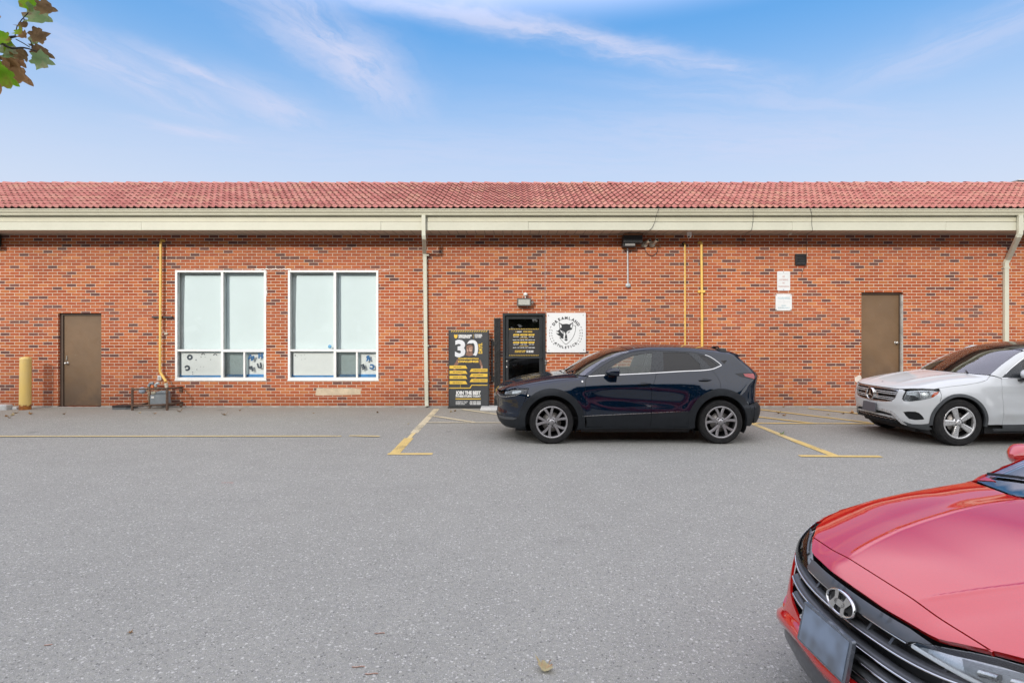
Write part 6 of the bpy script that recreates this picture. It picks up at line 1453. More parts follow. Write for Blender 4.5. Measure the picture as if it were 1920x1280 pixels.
# louvre vent
t = thing('wall_vent', 'black louvred vent on the wall above the white notices', 'vent', (0, 0, 0)); a, b, c, d = wx(1490), wx(1510.5), wz(497), wz(476.5)
m = MB(); m.box(a, a + .03, WALL_Y - .05, WALL_Y, c, d); m.box(b - .03, b, WALL_Y - .05, WALL_Y, c, d); m.box(a + .03, b - .03, WALL_Y - .05, WALL_Y, d - .025, d); m.box(a + .03, b - .03, WALL_Y - .05, WALL_Y, c, c + .025); m.box(a + .03, b - .03, WALL_Y - .008, WALL_Y, c + .025, d - .025); m.obj('frame', BLACK, t)
m = MB()
for k in range(5):
    z = c + .03 + k * .041; m.add([(a + .03, WALL_Y - .048, z), (b - .03, WALL_Y - .048, z), (b - .03, WALL_Y - .012, z + .036), (a + .03, WALL_Y - .012, z + .036)], [(0, 1, 2, 3)])
m.obj('louvre', mat_plain('grey_black_louvre', (.06, .062, .066), .45, var=.1), t)

# black shoebox floodlight with conduit
t = thing('flood_light', 'black shoebox floodlight under the soffit with a conduit running down', 'wall light', (0, 0, 0))
m = MB(); m.box(wx(1165.5), wx(1200.5), WALL_Y - .24, WALL_Y - .02, wz(458), wz(444)); m.box(wx(1165), wx(1188), WALL_Y - .20, WALL_Y - .0, wz(465), wz(458.2)); bevel(m.obj('housing', BLACK, t), .006)
m = MB(); m.box(wx(1167), wx(1201), WALL_Y - .26, WALL_Y - .01, wz(444) + .003, wz(441.2)); m.obj('rusty_top', mat_plain('rusty_plate', (.21, .095, .045), .8, var=.25), t)
m = MB(); m.box(wx(1169), wx(1187), WALL_Y - .207, WALL_Y - .199, wz(463), wz(458.6)); m.obj('lens', mat_plain('grey_lens', (.30, .29, .28), .3, var=.1), t)
m = MB(); m.tube([(wx(1176.2), WALL_Y - .03, wz(466)), (wx(1176.8), WALL_Y - .03, wz(530))], .015, 10); m.obj('conduit', mat_plain('galvanised_pipe', (.60, .62, .64), .35, .4, var=.06), t)
m = MB(); m.lathe([(.052, 0), (.056, -.02), (.056, -.045), (.050, -.055), (.001, -.056)], 'Y', (wx(1177), WALL_Y, wz(535)), 24); m.obj('junction_box', GREYM, t)
# twin spot heads
t = thing('spot_lamps', 'pair of cream spot lamps aimed upward beside the black floodlight', 'spot lamp', (0, 0, 0))
CRM = mat_plain('cream_lamp_metal', (.52, .47, .38), .5, var=.12)
for px, py, qx, qy in ((1208.5, 458.5, 1214.2, 453.8), (1222.5, 458, 1228, 452.6)):
    m = MB(); m.lathe([(.072, 0), (.072, -.02), (.060, -.045), (.02, -.055)], 'Y', (wx(px), WALL_Y, wz(py)), 24); m.obj('canopy', CRM, t)
    a = Vector((wx(px), WALL_Y - .05, wz(py))); b = Vector((wx(qx), WALL_Y - .22, wz(qy))); d = (b - a).normalized(); m = MB(); m.tube([a[:], (a + d * .07)[:], (a + d * .075)[:], (b - d * .03)[:], b[:]], [.020, .020, .034, .040, .044], 16, False)
    m.tube([(b - d * .012)[:], (b - d * .010)[:]], [.036, .036], 14); m.obj('lamp_head', CRM, t)
    m = MB(); m.tube([(b - d * .006)[:], (b - d * .004)[:]], .030, 14); m.obj('bulb', BLACK, t)
def cable(pts, r, label, mat=BLACK):
    m = MB(); m.tube(spl(pts, 5), r, 6); o = m.obj('cable', mat); return tag(o, label, 'cable')
g_ = WALL_Y - .02
cable([(wx(1207), g_ - .02, wz(463)), (wx(1212), g_, wz(474)), (wx(1221), g_, wz(480)), (wx(1231), g_, wz(474)), (wx(1233), g_, wz(464))], .006, 'dark looped cable hanging under the twin spot lamps')
GF = FY - .145
cable([((1235 - 960) / 85.6, EY - .02, 4.50), ((1235 - 960) / 85.6, GF - .003, 4.44), ((1231 - 960) / 85.6, GF, 4.31), ((1228 - 960) / 85.2, FY - .03, 4.15), ((1221 - 960) / 84.8, FY - .025, 4.02), ((1213 - 960) / 84.5, FY + .02, 3.965), ((1205 - 960) / 83, FY + .25, 3.962), (wx(1202), WALL_Y - .05, wz(449))], .0045, 'black cable crossing the gutter down to the floodlight')
cable([((1411 - 960) / 85.6, EY - .02, 4.50), ((1411 - 960) / 85.6, GF - .003, 4.44), ((1411.5 - 960) / 85.6, GF, 4.31), ((1411.5 - 960) / 85, FY - .03, 4.12), ((1407 - 960) / 84.7, FY - .02, 3.97), ((1400 - 960) / 83, FY + .3, 3.960), (wx(1392), WALL_Y - .03, wz(449)), (wx(1391), WALL_Y - .015, wz(457)), (wx(1396), WALL_Y - .012, wz(461))], .0045, 'black cable over the gutter with no lamp below it')
cable([((1517 - 960) / 85.6, EY - .02, 4.50), ((1518 - 960) / 85.6, GF - .003, 4.44), ((1521.5 - 960) / 85.6, GF, 4.31), ((1522.5 - 960) / 85, FY - .03, 4.12), ((1522 - 960) / 84.7, FY - .02, 3.97), ((1516 - 960) / 83, FY + .3, 3.960), (wx(1511), WALL_Y - .02, wz(445)), (wx(1511.5), WALL_Y - .02, wz(474)), (wx(1510.5), WALL_Y - .02, wz(494)), (wx(1504), WALL_Y - .012, wz(509)), (wx(1502), WALL_Y - .012, wz(519))], .0045, 'black cable dropping from the gutter past the louvred vent')
# camera under the soffit, sensor, dark lamp at the far left
t = thing('security_camera', 'white turret security camera under the soffit above the yellow pipes', 'security camera', (wx(1285.5), WALL_Y - .28, 3.99))
m = MB(); m.lathe([(.055, 0), (.055, -.03), (.045, -.04)], 'Z', (0, 0, 0), 20); m.obj('base', WPL, t)
m = MB(); m.lathe([(.001, -.135), (.03, -.125), (.050, -.09), (.052, -.06), (.045, -.035)], 'Z', (0, 0, 0), 20); m.obj('turret', WPL, t)
m = MB(); m.tube([(-.02, -.04, -.10), (-.026, -.052, -.115)], .02, 12); m.obj('lens', BLACK, t)
m = MB(); m.lathe([(.04, 0), (.04, -.035), (.03, -.05), (.001, -.055)], 'Z', (wx(1472), WALL_Y - .25, 3.99), 18); tag(m.obj('soffit_sensor', CRM), 'small cream sensor under the soffit above the notices', 'sensor')
t = thing('flood_light', 'dark floodlight on the wall cut off by the left edge', 'wall light', (wx(-14), WALL_Y, wz(452)))
m = MB(); m.box(-.25, .235, -.22, -.02, -.135, .135); bevel(m.obj('housing', BLACK, t), .02)
m = MB(); m.box(-.2, .18, -.228, -.219, -.10, .05); m.obj('lens', bpy.data.materials['grey_lens'], t)

# yellow gas pipes
t = thing('gas_pipe', 'thin yellow gas pipe, left of the pair behind the blue car', 'gas pipe', (0, 0, 0))
m = MB(); m.tube([(wx(1282.5), WALL_Y + .02, wz(456.8)), (wx(1283), WALL_Y - .04, wz(457)), (wx(1283.2), WALL_Y - .045, wz(460)), (wx(1283.6), WALL_Y - .045, .06)], .0175, 10); m.obj('pipe', YELLOW, t)
m = MB(); m.lathe([(.05, 0), (.04, -.012), (.02, -.014)], 'Y', (wx(1282.5), WALL_Y, wz(456.8)), 14); m.obj('wall_collar', mat_plain('dark_sealant', (.05, .035, .03), .8), t)
t = thing('gas_pipe', 'thick yellow gas pipe with a crossing clamp, right of the pair', 'gas pipe', (0, 0, 0))
m = MB(); m.tube([(wx(1310), WALL_Y + .02, wz(455.5)), (wx(1312.5), WALL_Y - .055, wz(454.8)), (wx(1313.6), WALL_Y - .06, wz(458)), (wx(1314.5), WALL_Y - .06, wz(547)), (wx(1315.2), WALL_Y - .06, .06)], [.03, .034, .028, .028, .028], 12); m.obj('pipe', YELLOW, t)
m = MB(); m.box(wx(1308), wx(1321), WALL_Y - .05, WALL_Y - .01, wz(549), wz(544.5)); m.box(wx(1311), wx(1318.5), WALL_Y - .10, WALL_Y - .05, wz(548.6), wz(545)); m.obj('clamp', YELLOW, t)
t = thing('gas_pipe', 'yellow gas pipe left of the windows running down to the meter', 'gas pipe', (0, 0, 0))
m = MB(); m.tube([(wx(308), WALL_Y + .02, wz(452)), (wx(306), WALL_Y - .07, wz(451.5)), (wx(305.6), WALL_Y - .085, wz(455)), (wx(304.2), WALL_Y - .085, wz(695)), (wx(306), WALL_Y - .09, wz(699)), (wx(317.5), WALL_Y - .13, wz(714))], [.03, .034, .027, .027, .029, .029], 12); m.obj('pipe', YELLOW, t)
for pz in (693.5, 700.5): pass
m = MB(); m.box(wx(287), wx(325), WALL_Y - .055, WALL_Y - .004, wz(595.8), wz(592.8)); m.obj('pipe_bracket', GREYM if False else mat_plain('dark_strut', (.07, .07, .075), .45, .5), t)
m = MB(); m.box(wx(309), wx(315), WALL_Y - .03, WALL_Y, wz(627), wz(624)); m.tube([(wx(304.5), WALL_Y - .08, wz(624.5)), (wx(309), WALL_Y - .06, wz(621)), (wx(314), WALL_Y - .02, wz(625))], .008, 6); m.obj('pipe_hook', CRM, t)

# gas meter set and its rusty guard
def gm(px, py): return (wx(200 + px / 9.6), wz(660 + py / 9.6))
RUST = mat_plain('rusty_pipe', (.105, .062, .042), .8, var=.3, scale=14, bump=.3); GREY = mat_plain('meter_grey', (.20, .225, .245), .5, var=.12, scale=6); BRASS = mat_plain('old_fitting', (.30, .22, .15), .6, .3, var=.25)
t = thing('gas_meter', 'grey gas meter with regulator and fittings behind the rusty guard', 'gas meter', (0, 0, 0))
a = gm(912, 930); b = gm(1225, 660); m = MB()
pr_ = [(912, 905), (925, 930), (1085, 930), (1230, 900), (1205, 690), (1190, 670), (1010, 720), (930, 725), (912, 760)]
xm0, zm0 = gm(915, 920); xm1, zm1 = gm(1222, 690); 
m.ring([[(xm0 + dx0, y, zm0 + .01), (xm1 - dx0, y, zm0 + .03), (xm1 - dx0 - .02, y, zm1), (xm1 - dx0 - .10, y, zm1 + .03), (xm0 + dx0 + .06, y, zm1 - .02), (xm0 + dx0, y, zm1 - .08)] for y, dx0 in ((WALL_Y - .12, .01), (WALL_Y - .15, 0), (WALL_Y - .27, 0), (WALL_Y - .30, .015))], True, True, False); bevel(m.obj('meter_body', GREY, t), .015, 3)
m = MB(); x_, z_ = gm(985, 710); m.box(x_ - .045, x_ + .045, WALL_Y - .315, WALL_Y - .28, z_ - .022, z_ + .028); m.obj('index_box', mat_plain('cream_index', (.50, .48, .36), .5), t)
m = MB(); x_, z_ = gm(972, 785); m.box(x_ - .03, x_ + .03, WALL_Y - .306, WALL_Y - .301, z_ - .022, z_ + .022); m.obj('label', WPL, t)
m = MB(); x_, z_ = gm(733, 672); m.lathe([(.001, -.07), (.03, -.068), (.055, -.05), (.074, -.02), (.078, 0), (.070, .012), (.03, .05), (.02, .09)], 'Y', (x_, WALL_Y - .18, z_), 28); o = m.obj('regulator', mat_plain('blue_grey_cast', (.33, .38, .45), .55, var=.15, scale=20), t)
for k in range(8): MB().lathe([(.009, 0), (.009, -.02), (.001, -.022)], 'Y', (x_ + .062 * math.cos(k * .785), WALL_Y - .19, z_ + .062 * math.sin(k * .785)), 6).obj('regulator_bolt', GREYM, t)
def gpt(px, py, y=WALL_Y - .2): q = gm(px, py); return (q[0], y, q[1])
for nm, pts, r, mm in (('inlet_pipe', [gpt(868, 1000), gpt(866, 760)], .022, BRASS), ('fitting', [gpt(864, 770), gpt(862, 690)], [.030, .026], BRASS), ('fitting', [gpt(858, 690), gpt(858, 600)], [.036, .030], mat_plain('rust_fitting', (.24, .13, .075), .7, var=.25)), ('elbow', [gpt(860, 600), gpt(870, 560), gpt(900, 545), gpt(940, 548)], .030, GREY), ('elbow', [gpt(1035, 545), gpt(1000, 548), gpt(980, 565), gpt(980, 600)], .030, GREYM), ('fitting', [gpt(978, 600), gpt(978, 670)], [.032, .024], BRASS), ('orange_cap', [gpt(905, 610), gpt(950, 612)], .036, mat_plain('orange_plastic', (.55, .14, .03), .5)), ('fitting', [gpt(1135, 545, WALL_Y - .15), gpt(1148, 600, WALL_Y - .15), gpt(1150, 650, WALL_Y - .17)], [.040, .036, .034], CRM), ('crossover', [gpt(735, 672, WALL_Y - .12), gpt(860, 690)], .024, BRASS)):
    m = MB(); m.tube(pts, r, 12); m.obj(nm, mm, t)
m = MB(); x_, z_ = gm(968, 460); m.box(x_ - .04, x_ + .04, WALL_Y - .05, WALL_Y, z_ - .055, z_ + .055); bevel(m.obj('outlet_box', WPL, t), .008)
m = MB(); m.box(x_ - .02, x_ + .02, WALL_Y - .056, WALL_Y - .049, z_ - .04, z_ + .04); m.obj('outlet_cover', GREYM, t)
m = MB(); m.tube([gpt(868, 1000), gpt(870, 1035, WALL_Y - .22)], .034, 10); m.tube([gpt(880, 1010), gpt(1010, 1035)], [.02, .01], 8); m.obj('riser_valve', RUST, t)
def gq(px, py, Y): k = 1092 / Y; X_, P_ = 200 + px / 9.6, 660 + py / 9.6; return ((X_ - 960) / k, Y, CAM_H + (617 - P_) / k)
t = thing('meter_guard', 'rusty pipe guard rail in front of the gas meter', 'guard rail', (0, 0, 0)); Yg = WALL_Y - .55
for px in (462, 1088):
    p = gq(px, 1090, Yg); q = gq(px, 640, Yg); m = MB(); m.tube([(p[0], Yg, -.02), q], .026, 12); m.obj('post', RUST, t)
m = MB(); a, b, = gq(470, 668, Yg), gq(1085, 655, Yg); m.tube([a, b, gpt(1360, 628, WALL_Y - .01)], .021, 10); m.obj('top_rail', RUST, t)
m = MB(); a, b = gq(470, 966, Yg), gq(1085, 945, Yg); m.tube([a, b, gpt(1365, 900, WALL_Y - .01)], .021, 10); m.obj('lower_rail', RUST, t)
m = MB(); m.tube([gq(465, 975, Yg), gpt(765, 915, WALL_Y - .02)], .021, 10); m.obj('side_rail', RUST, t)
for p in ((1345, 665), (1350, 950)):
    m = MB(); q = gpt(p[0], p[1], WALL_Y - .03); m.box(q[0] - .03, q[0] + .03, WALL_Y - .035, WALL_Y, q[2] - .07, q[2] + .05); m.obj('wall_bracket', RUST, t)
# black splash tray
t = thing('splash_tray', 'black plastic tray lying at the wall left of the meter guard', 'tray', (0, 0, 0)); BT = mat_plain('black_tray', (.022, .022, .025), .4, var=.15)
xa_, xb_ = gq(130, 1000, WALL_Y - .35)[0], gq(455, 1000, WALL_Y - .35)[0]
pl = [(xa_, WALL_Y - .42), (xb_ - .08, WALL_Y - .42), (xb_, WALL_Y - .34), (xb_, WALL_Y - .12), (xa_ + .03, WALL_Y - .12), (xa_, WALL_Y - .2)]
m = MB(); m.prism(pl, .045, .085, 'XY'); bevel(m.obj('tray_rim', BT, t), .012)
pl2 = [(a * .97 + .03 * (xa_ + xb_) / 2, b) for a, b in pl]; m = MB(); m.prism(pl2, .0, .048, 'XY'); bevel(m.obj('tray_base', mat_plain('grey_tray', (.11, .115, .12), .6), t), .01)

# bollard, kerb stones
t = thing('bollard', 'yellow steel bollard, rusty at the foot, beside the brown door', 'bollard', (wx(51.5) * .975, WALL_Y - .40, 0))
def mat_boll():
    q = NT('bollard_paint'); o = q.obj(); x = q.xyz(o); n = q.noise(o, 9., 5., .65)
    rz_ = q.math('ADD', x[2], q.math('MULTIPLY', q.math('SUBTRACT', n, .5), .16)); f = q.maprange(rz_, .085, .125, 1., 0.)
    c = q.mix(q.maprange(q.noise(o, 3., 4., .6), .3, .7, 0., .6), (.66, .47, .14), (.60, .45, .19)); c = q.mix(q.maprange(q.noise(o, 22., 4., .7), .66, .72, 0., .6), c, (.36, .25, .10))
    c = q.mix(f, c, q.ramp(q.noise(o, 16., 5., .7), [(.3, (.10, .035, .015)), (.55, (.30, .10, .02)), (.75, (.50, .22, .03))]))
    p = q.principled(Base_Color=c, Roughness=q.maprange(f, 0, 1, .45, .9)); q.l(q.bump(q.noise(o, 30., 4., .6), .25, .006), p.inputs['Normal']); return q.done(p)
BO = mat_boll(); m = MB(); m.lathe([(.112, -.02), (.110, 1.02), (.1095, 1.125)], 'Z', n=36, caps=True); s0 = m.obj('post', BO, t); s0.rotation_euler = (0, R(.7), 0)
m = MB(); m.lathe([(.112, 1.125), (.111, 1.14), (.09, 1.165), (.05, 1.182), (.001, 1.187)], 'Z', n=36); s1 = m.obj('cap', BO, t); s1.rotation_euler = (0, R(.7), 0)
KST = mat_plain('kerb_concrete', (.47, .48, .49), .9, var=.14, scale=6, bump=.3)
m = MB(); m.box(-13.6, wx(19.5) * .97, WALL_Y - .52, WALL_Y - .32, -.02, .115); o = m.obj('parking_curb', KST); tag(o, 'pale concrete parking curb entering at the left edge', 'parking curb'); bevel(o, .03, 3)
m = MB(); m.box(wx(20.5) * .97, wx(31) * .97, WALL_Y - .40, WALL_Y - .22, -.02, .055); o = m.obj('concrete_stub', KST); tag(o, 'small broken concrete stub between the curb and bollard', 'concrete piece'); bevel(o, .02, 3)

# folding security gate, folded away beside the door
t = thing('folding_gate', 'black folding security gate folded flat beside the glass door', 'security gate', (0, 0, 0))
for k in range(5):
    x_ = wx(927.2 + k * 2.3); m = MB(); d = .01 * (k % 2); m.box(x_, x_ + .020, WALL_Y - .10 - d, WALL_Y - .055 - d, .04, wz(595.5 + .6 * (k % 2))); m.obj('gate_bar', BLACK, t)
m = MB(); m.box(wx(926.5), wx(938.6), WALL_Y - .056, WALL_Y - .030, .05, wz(597)); m.obj('gate_channel', BLACK, t)
m = MB()
for k in range(9):
    z = .2 + k * .21
    for s_ in (1, -1): m.tube([(wx(928), WALL_Y - .108, z), (wx(937.5), WALL_Y - .108, z + .10 * s_ + (.1 if s_ < 0 else 0))], .006, 5)
m.obj('lattice', BLACK, t)
m = MB(); m.box(wx(921), wx(924), WALL_Y - .04, WALL_Y - .012, wz(716), wz(635)); m.obj('lock_post', BLACK, t)
m = MB(); m.box(wx(924), wx(926.5), WALL_Y - .03, WALL_Y - .018, wz(648), wz(640)); m.obj('lock_bracket', BLACK, t); m = MB(); m.box(wx(924), wx(926.5), WALL_Y - .03, WALL_Y - .018, wz(715), wz(705)); m.obj('lock_bracket', BLACK, t)
for pz in (636.5, 675.5, 714): MB().lathe([(.012, 0), (.012, -.006), (.001, -.010)], 'Y', (wx(922.4), WALL_Y - .04, wz(pz)), 10).obj('bolt_head', STEEL, t)

# ------------------------------------------------------------------ printed banner leaning by the entrance
t = thing('banner_board', 'tall dark advertising board reading 30 DAYS TRANSFORMATION CHALLENGE', 'banner', (0, 0, 0))
YB = WALL_Y - .16; KB = 1092 / YB
def bx_(c): return (830 + c / 8 - 960) / KB
def bz_(c): return CAM_H + (617 - (610 + c / 8)) / KB
BK = mat_plain('banner_charcoal', (.040, .044, .050), .45, var=.05, scale=2); BYE = mat_plain('banner_yellow', (.66, .44, .055), .5, var=.05); BWH = mat_plain('banner_white', (.72, .73, .74), .5, var=.04); BGR = mat_plain('banner_grey', (.60, .62, .66), .5, var=.04)
tb = .02
m = MB(); m.box(bx_(98), bx_(686), YB, YB + tb, max(bz_(1240), .03), bz_(70)); bevel(m.obj('board', BK, t), .003)
m = MB(); m.box(bx_(88), bx_(97), YB - .005, YB + .04, .03, bz_(68)); m.box(bx_(687), bx_(697), YB - .005, YB + .04, .03, bz_(68)); m.box(bx_(80), bx_(700), YB - .05, YB + .14, .0, .03); m.obj('stand_frame', BLACK, t)
m = MB(); m.tube([(bx_(300), YB + .02, bz_(500)), (bx_(300), WALL_Y - .01, bz_(480))], .012, 8); m.obj('stand_strut', BLACK, t); m = MB(); m.tube([(bx_(500), YB + .02, bz_(500)), (bx_(500), WALL_Y - .01, bz_(480))], .012, 8); m.obj('stand_strut', BLACK, t)
y1 = YB - .0012
def bp(poly, y=y1): return [(bx_(a), bz_(b)) for a, b in poly]
Y_ = MB(); W_ = MB(); G_ = MB(); K_ = MB(); 
for k in range(16):
    x_ = 120 + k * 34.6; Y_.prism(bp([(x_, 97), (x_ + 16, 97), (x_ + 34, 78), (x_ + 18, 78)]), y1, YB)
    x_ = 108 + k * 35.2
    if x_ < 660: Y_.prism(bp([(x_, 1234), (x_ + 16, 1234), (x_ + 32, 1220), (x_ + 16, 1220)]), y1, YB)
Y_.prism(bp([(172, 132), (190, 140), (205, 140), (222, 130), (222, 165), (212, 188), (197, 197), (180, 186), (170, 160)]), y1, YB)
put_text(W_, 'DREAMLAND', bx_(238), bz_(163), y1, .052, .0028, 'LEFT', width=bx_(437) - bx_(238)); put_text(W_, 'ATHLETICS', bx_(238), bz_(190), y1, .052, .0028, 'LEFT', width=bx_(415) - bx_(238))
Y_.prism(bp([(458, 130), (461, 130), (461, 195), (458, 195)]), y1, YB)
for s_, c in (('PREMIER', 147), ('FITNESS', 166), ('CENTER', 185)): put_text(W_, s_, bx_(480), bz_(c), y1, .032, .0012, 'LEFT', width=bx_(592 if s_ != 'CENTER' else 578) - bx_(480))
# big 30 as outlined shapes
def ring_poly(cx_, cy_, rx_, ry_, n=28): return [(cx_ + rx_ * math.copysign(abs(math.cos(t_)) ** .8, math.cos(t_)), cy_ + ry_ * math.copysign(abs(math.sin(t_)) ** .8, math.sin(t_))) for t_ in np.linspace(0, 2 * math.pi, n, endpoint=False)]
for sgn in (1,):
    o_ = ring_poly(445, 345, 85, 128); i_ = ring_poly(448, 348, 34, 84)
    Vv = [(bx_(a), y1, bz_(b)) for a, b in o_] + [(bx_(a), y1, bz_(b)) for a, b in i_]; n = len(o_); G_.add(Vv, [(i, (i + 1) % n, n + (i + 1) % n, n + i) for i in range(n)])
V, F = text_geo('3', 1.0, .045); xs = [q[0] for q in V]; zs = [q[1] for q in V]; fx_ = lambda a: bx_(184 + (a - min(xs)) / (max(xs) - min(xs)) * (340 - 184)); fz_ = lambda b: bz_(478 - (b - min(zs)) / (max(zs) - min(zs)) * (478 - 214)); G_.add([(fx_(a), y1, fz_(b)) for a, b, _ in V], F)
V, F = text_geo('DAYS.', .10, .004); pm_ = min(v_[0] for v_ in V); Y_.add([(bx_(592) - q * 1.15, y1, bz_(422) + (p - pm_) * (bz_(262) - bz_(422)) / (max(v_[0] for v_ in V) - pm_)) for p, q, _ in V], F)
SK = mat_plain('print_skin', (.20, .105, .075), .5, var=.2, scale=30); SKL = mat_plain('print_skin_light', (.42, .27, .21), .5, var=.2, scale=30); SH = mat_plain('print_shirt', (.028, .030, .036), .6, var=.2, scale=20); HR = mat_plain('print_hair', (.012, .010, .010), .7)
y2 = y1 - .0012; S_ = MB(); 
S_.prism(bp(spl([(350, 445), (270, 470), (225, 500), (205, 560), (235, 590), (250, 640), (262, 720), (270, 830), (290, 915), (520, 915), (545, 830), (555, 720), (560, 620), (590, 580), (560, 505), (520, 470), (450, 440), (400, 455)], 3, True), y2), y2, y1); S_.obj('shirt_print', SH, t)
S_ = MB(); S_.prism(bp(spl([(352, 300), (360, 400), (372, 425), (400, 436), (430, 420), (446, 390), (456, 310), (440, 280), (400, 272), (365, 280)], 4, True), y2 - .0006), y2 - .0006, y1); S_.prism(bp([(352, 410), (446, 400), (455, 445), (400, 462), (345, 445)], y2 - .0003), y2 - .0003, y1)
S_.prism(bp(spl([(222, 500), (200, 540), (165, 600), (160, 660), (180, 690), (240, 740), (290, 740), (230, 700), (200, 660), (210, 610), (245, 560)], 3, True), y2 - .0004), y2 - .0004, y1); S_.prism(bp(spl([(555, 505), (580, 545), (600, 610), (598, 660), (560, 720), (500, 790), (470, 795), (520, 740), (560, 670), (570, 610), (552, 570)], 3, True), y2 - .0004), y2 - .0004, y1); S_.obj('skin_print', SK, t)
S_ = MB(); S_.prism(bp([(395, 330), (445, 325), (440, 385), (420, 395), (398, 385)], y2 - .001), y2 - .001, y1); S_.obj('skin_highlight_print', SKL, t); S_ = MB(); S_.prism(bp([(362, 350), (385, 352), (380, 400), (366, 390)], y2 - .001), y2 - .001, y1); S_.obj('skin_highlight_print', SKL, t); S_ = MB(); S_.prism(bp([(168, 605), (185, 600), (190, 650), (170, 660)], y2 - .001), y2 - .001, y1); S_.obj('skin_highlight_print', SKL, t); S_ = MB(); S_.prism(bp([(578, 600), (597, 610), (592, 650), (575, 645)], y2 - .001), y2 - .001, y1); S_.obj('skin_highlight_print', SKL, t)
S_ = MB(); S_.prism(bp([(353, 330), (354, 297), (375, 274), (410, 267), (440, 276), (456, 300), (456, 330), (449, 306), (425, 290), (385, 292), (362, 306)], y2 - .0014), y2 - .0014, y1); S_.prism(bp([(372, 342), (395, 346), (395, 353), (372, 350)], y2 - .0016), y2 - .0016, y1); S_.prism(bp([(412, 346), (440, 341), (440, 349), (412, 353)], y2 - .0016), y2 - .0016, y1); S_.prism(bp([(388, 398), (424, 397), (420, 405), (392, 406)], y2 - .0016), y2 - .0016, y1); S_.obj('hair_print', HR, t)
y3 = y2 - .0024
for (pts) in ([(103, 600), (345, 600), (373, 647), (103, 647)], [(103, 677), (345, 677), (373, 724), (103, 724)], [(103, 752), (345, 752), (371, 800), (103, 800)], [(103, 831), (345, 831), (372, 879), (103, 879)], [(430, 647), (672, 647), (672, 694), (404, 694)], [(430, 722), (672, 722), (672, 770), (404, 770)], [(430, 801), (672, 801), (672, 848), (404, 848)]): Y_.prism(bp(pts), y3, y1)
Y_.prism(bp([(100, 932), (405, 932), (432, 888), (672, 888), (672, 900), (440, 900), (413, 944), (100, 944)]), y3, y1); Y_.prism(bp([(193, 1093), (572, 1093), (572, 1107), (193, 1107)]), y1, YB); Y_.prism(bp([(264, 882), (268, 882), (268, 930), (264, 930)]), y3, y1)
for s_, x_, z_, w_ in (('ONE ON ONE', 158, 630, 122), ('HIIT WORKOUT', 152, 707, 150), ('GROUP CLASS', 154, 785, 145), ('ABS WORKOUT', 150, 863, 152), ('STRENGTH TRAINING', 455, 678, 205), ('KICK WORKOUT', 455, 753, 155), ('PERSONAL TRAINING', 455, 832, 205)): K_ = MB(); put_text(K_, s_, bx_(x_), bz_(z_), y3 - .0012, .034, .0008, 'LEFT', width=bx_(x_ + w_) - bx_(x_)); K_.obj('dark_lettering', INK, t, recalc=False)
put_text(Y_, 'TRANSFORMATION', bx_(385), bz_(507), y3, .044, .0022, width=bx_(540) - bx_(230)); put_text(Y_, 'CHALLENGE', bx_(385), bz_(553), y3, .062, .0040, width=bx_(538) - bx_(230))
put_text(W_, 'JOIN THE BEST', bx_(385), bz_(1032), y1, .105, .0055, width=bx_(572) - bx_(195)); put_text(W_, 'FITNESS STUDIO TODAY', bx_(383), bz_(1073), y1, .062, .0034, width=bx_(570) - bx_(195))
for i in range(3): put_text(W_, ('000 QUEENSWAY ROAD', 'BRAMPTON, ON 000', 'ONTARIO, CANADA')[i].replace('000 ', '').replace(' 000', ''), bx_(195), bz_(1146 + i * 20), y1, .026, .0010, 'LEFT', width=(bx_(375) - bx_(195)) * (1, .9, .78)[i]); put_text(W_, ('905-000-0000', '905-000-0000', '905-000-0000')[i].replace('0', '8'), bx_(570), bz_(1146 + i * 20), y1, .026, .0012, 'RIGHT', width=bx_(570) - bx_(405 - (i % 2) * 4))
Y_.obj('yellow_print', BYE, t, recalc=False); W_.obj('white_lettering', BWH, t, recalc=False); G_.obj('big_number', BGR, t, recalc=False)

# timetable poster on the door glass
t = thing('timetable_poster', 'black and yellow class timetable poster on the entrance door glass', 'poster', (0, 0, 0)); yp = WALL_Y + .0565
def tx(c): return (940 + c / 10.667 - 960) / (1092 / yp)
def tz_(c): return CAM_H + (617 - (580 + c / 10.667)) / (1092 / yp)
m = MB(); m.box(tx(150), tx(757), yp, yp + .0012, tz_(930), tz_(380)); m.obj('sheet', mat_plain('poster_black', (.018, .017, .019), .5, var=.05), t)
Y_ = MB(); W_ = MB(); K_ = MB(); yq = yp - .001
def tp(p): return [(tx(a), tz_(b)) for a, b in p]
for k in range(18):
    x_ = 150 + k * 33.6
    for zt_ in (400, 926): Y_.prism(tp([(x_, zt_), (x_ + 15, zt_), (x_ + 32, zt_ - 17), (x_ + 17, zt_ - 17)]), yq, yp)
Y_.prism(tp([(281, 440), (298, 430), (298, 458), (290, 460)]), yq, yp); put_text(W_, 'DREAMLAND', tx(312), tz_(456), yq, .034, .0016, 'LEFT', width=tx(405) - tx(312)); put_text(Y_, 'STUDIO TIMINGS', tx(437), tz_(457), yq, .040, .0018, 'LEFT', width=tx(618) - tx(437))
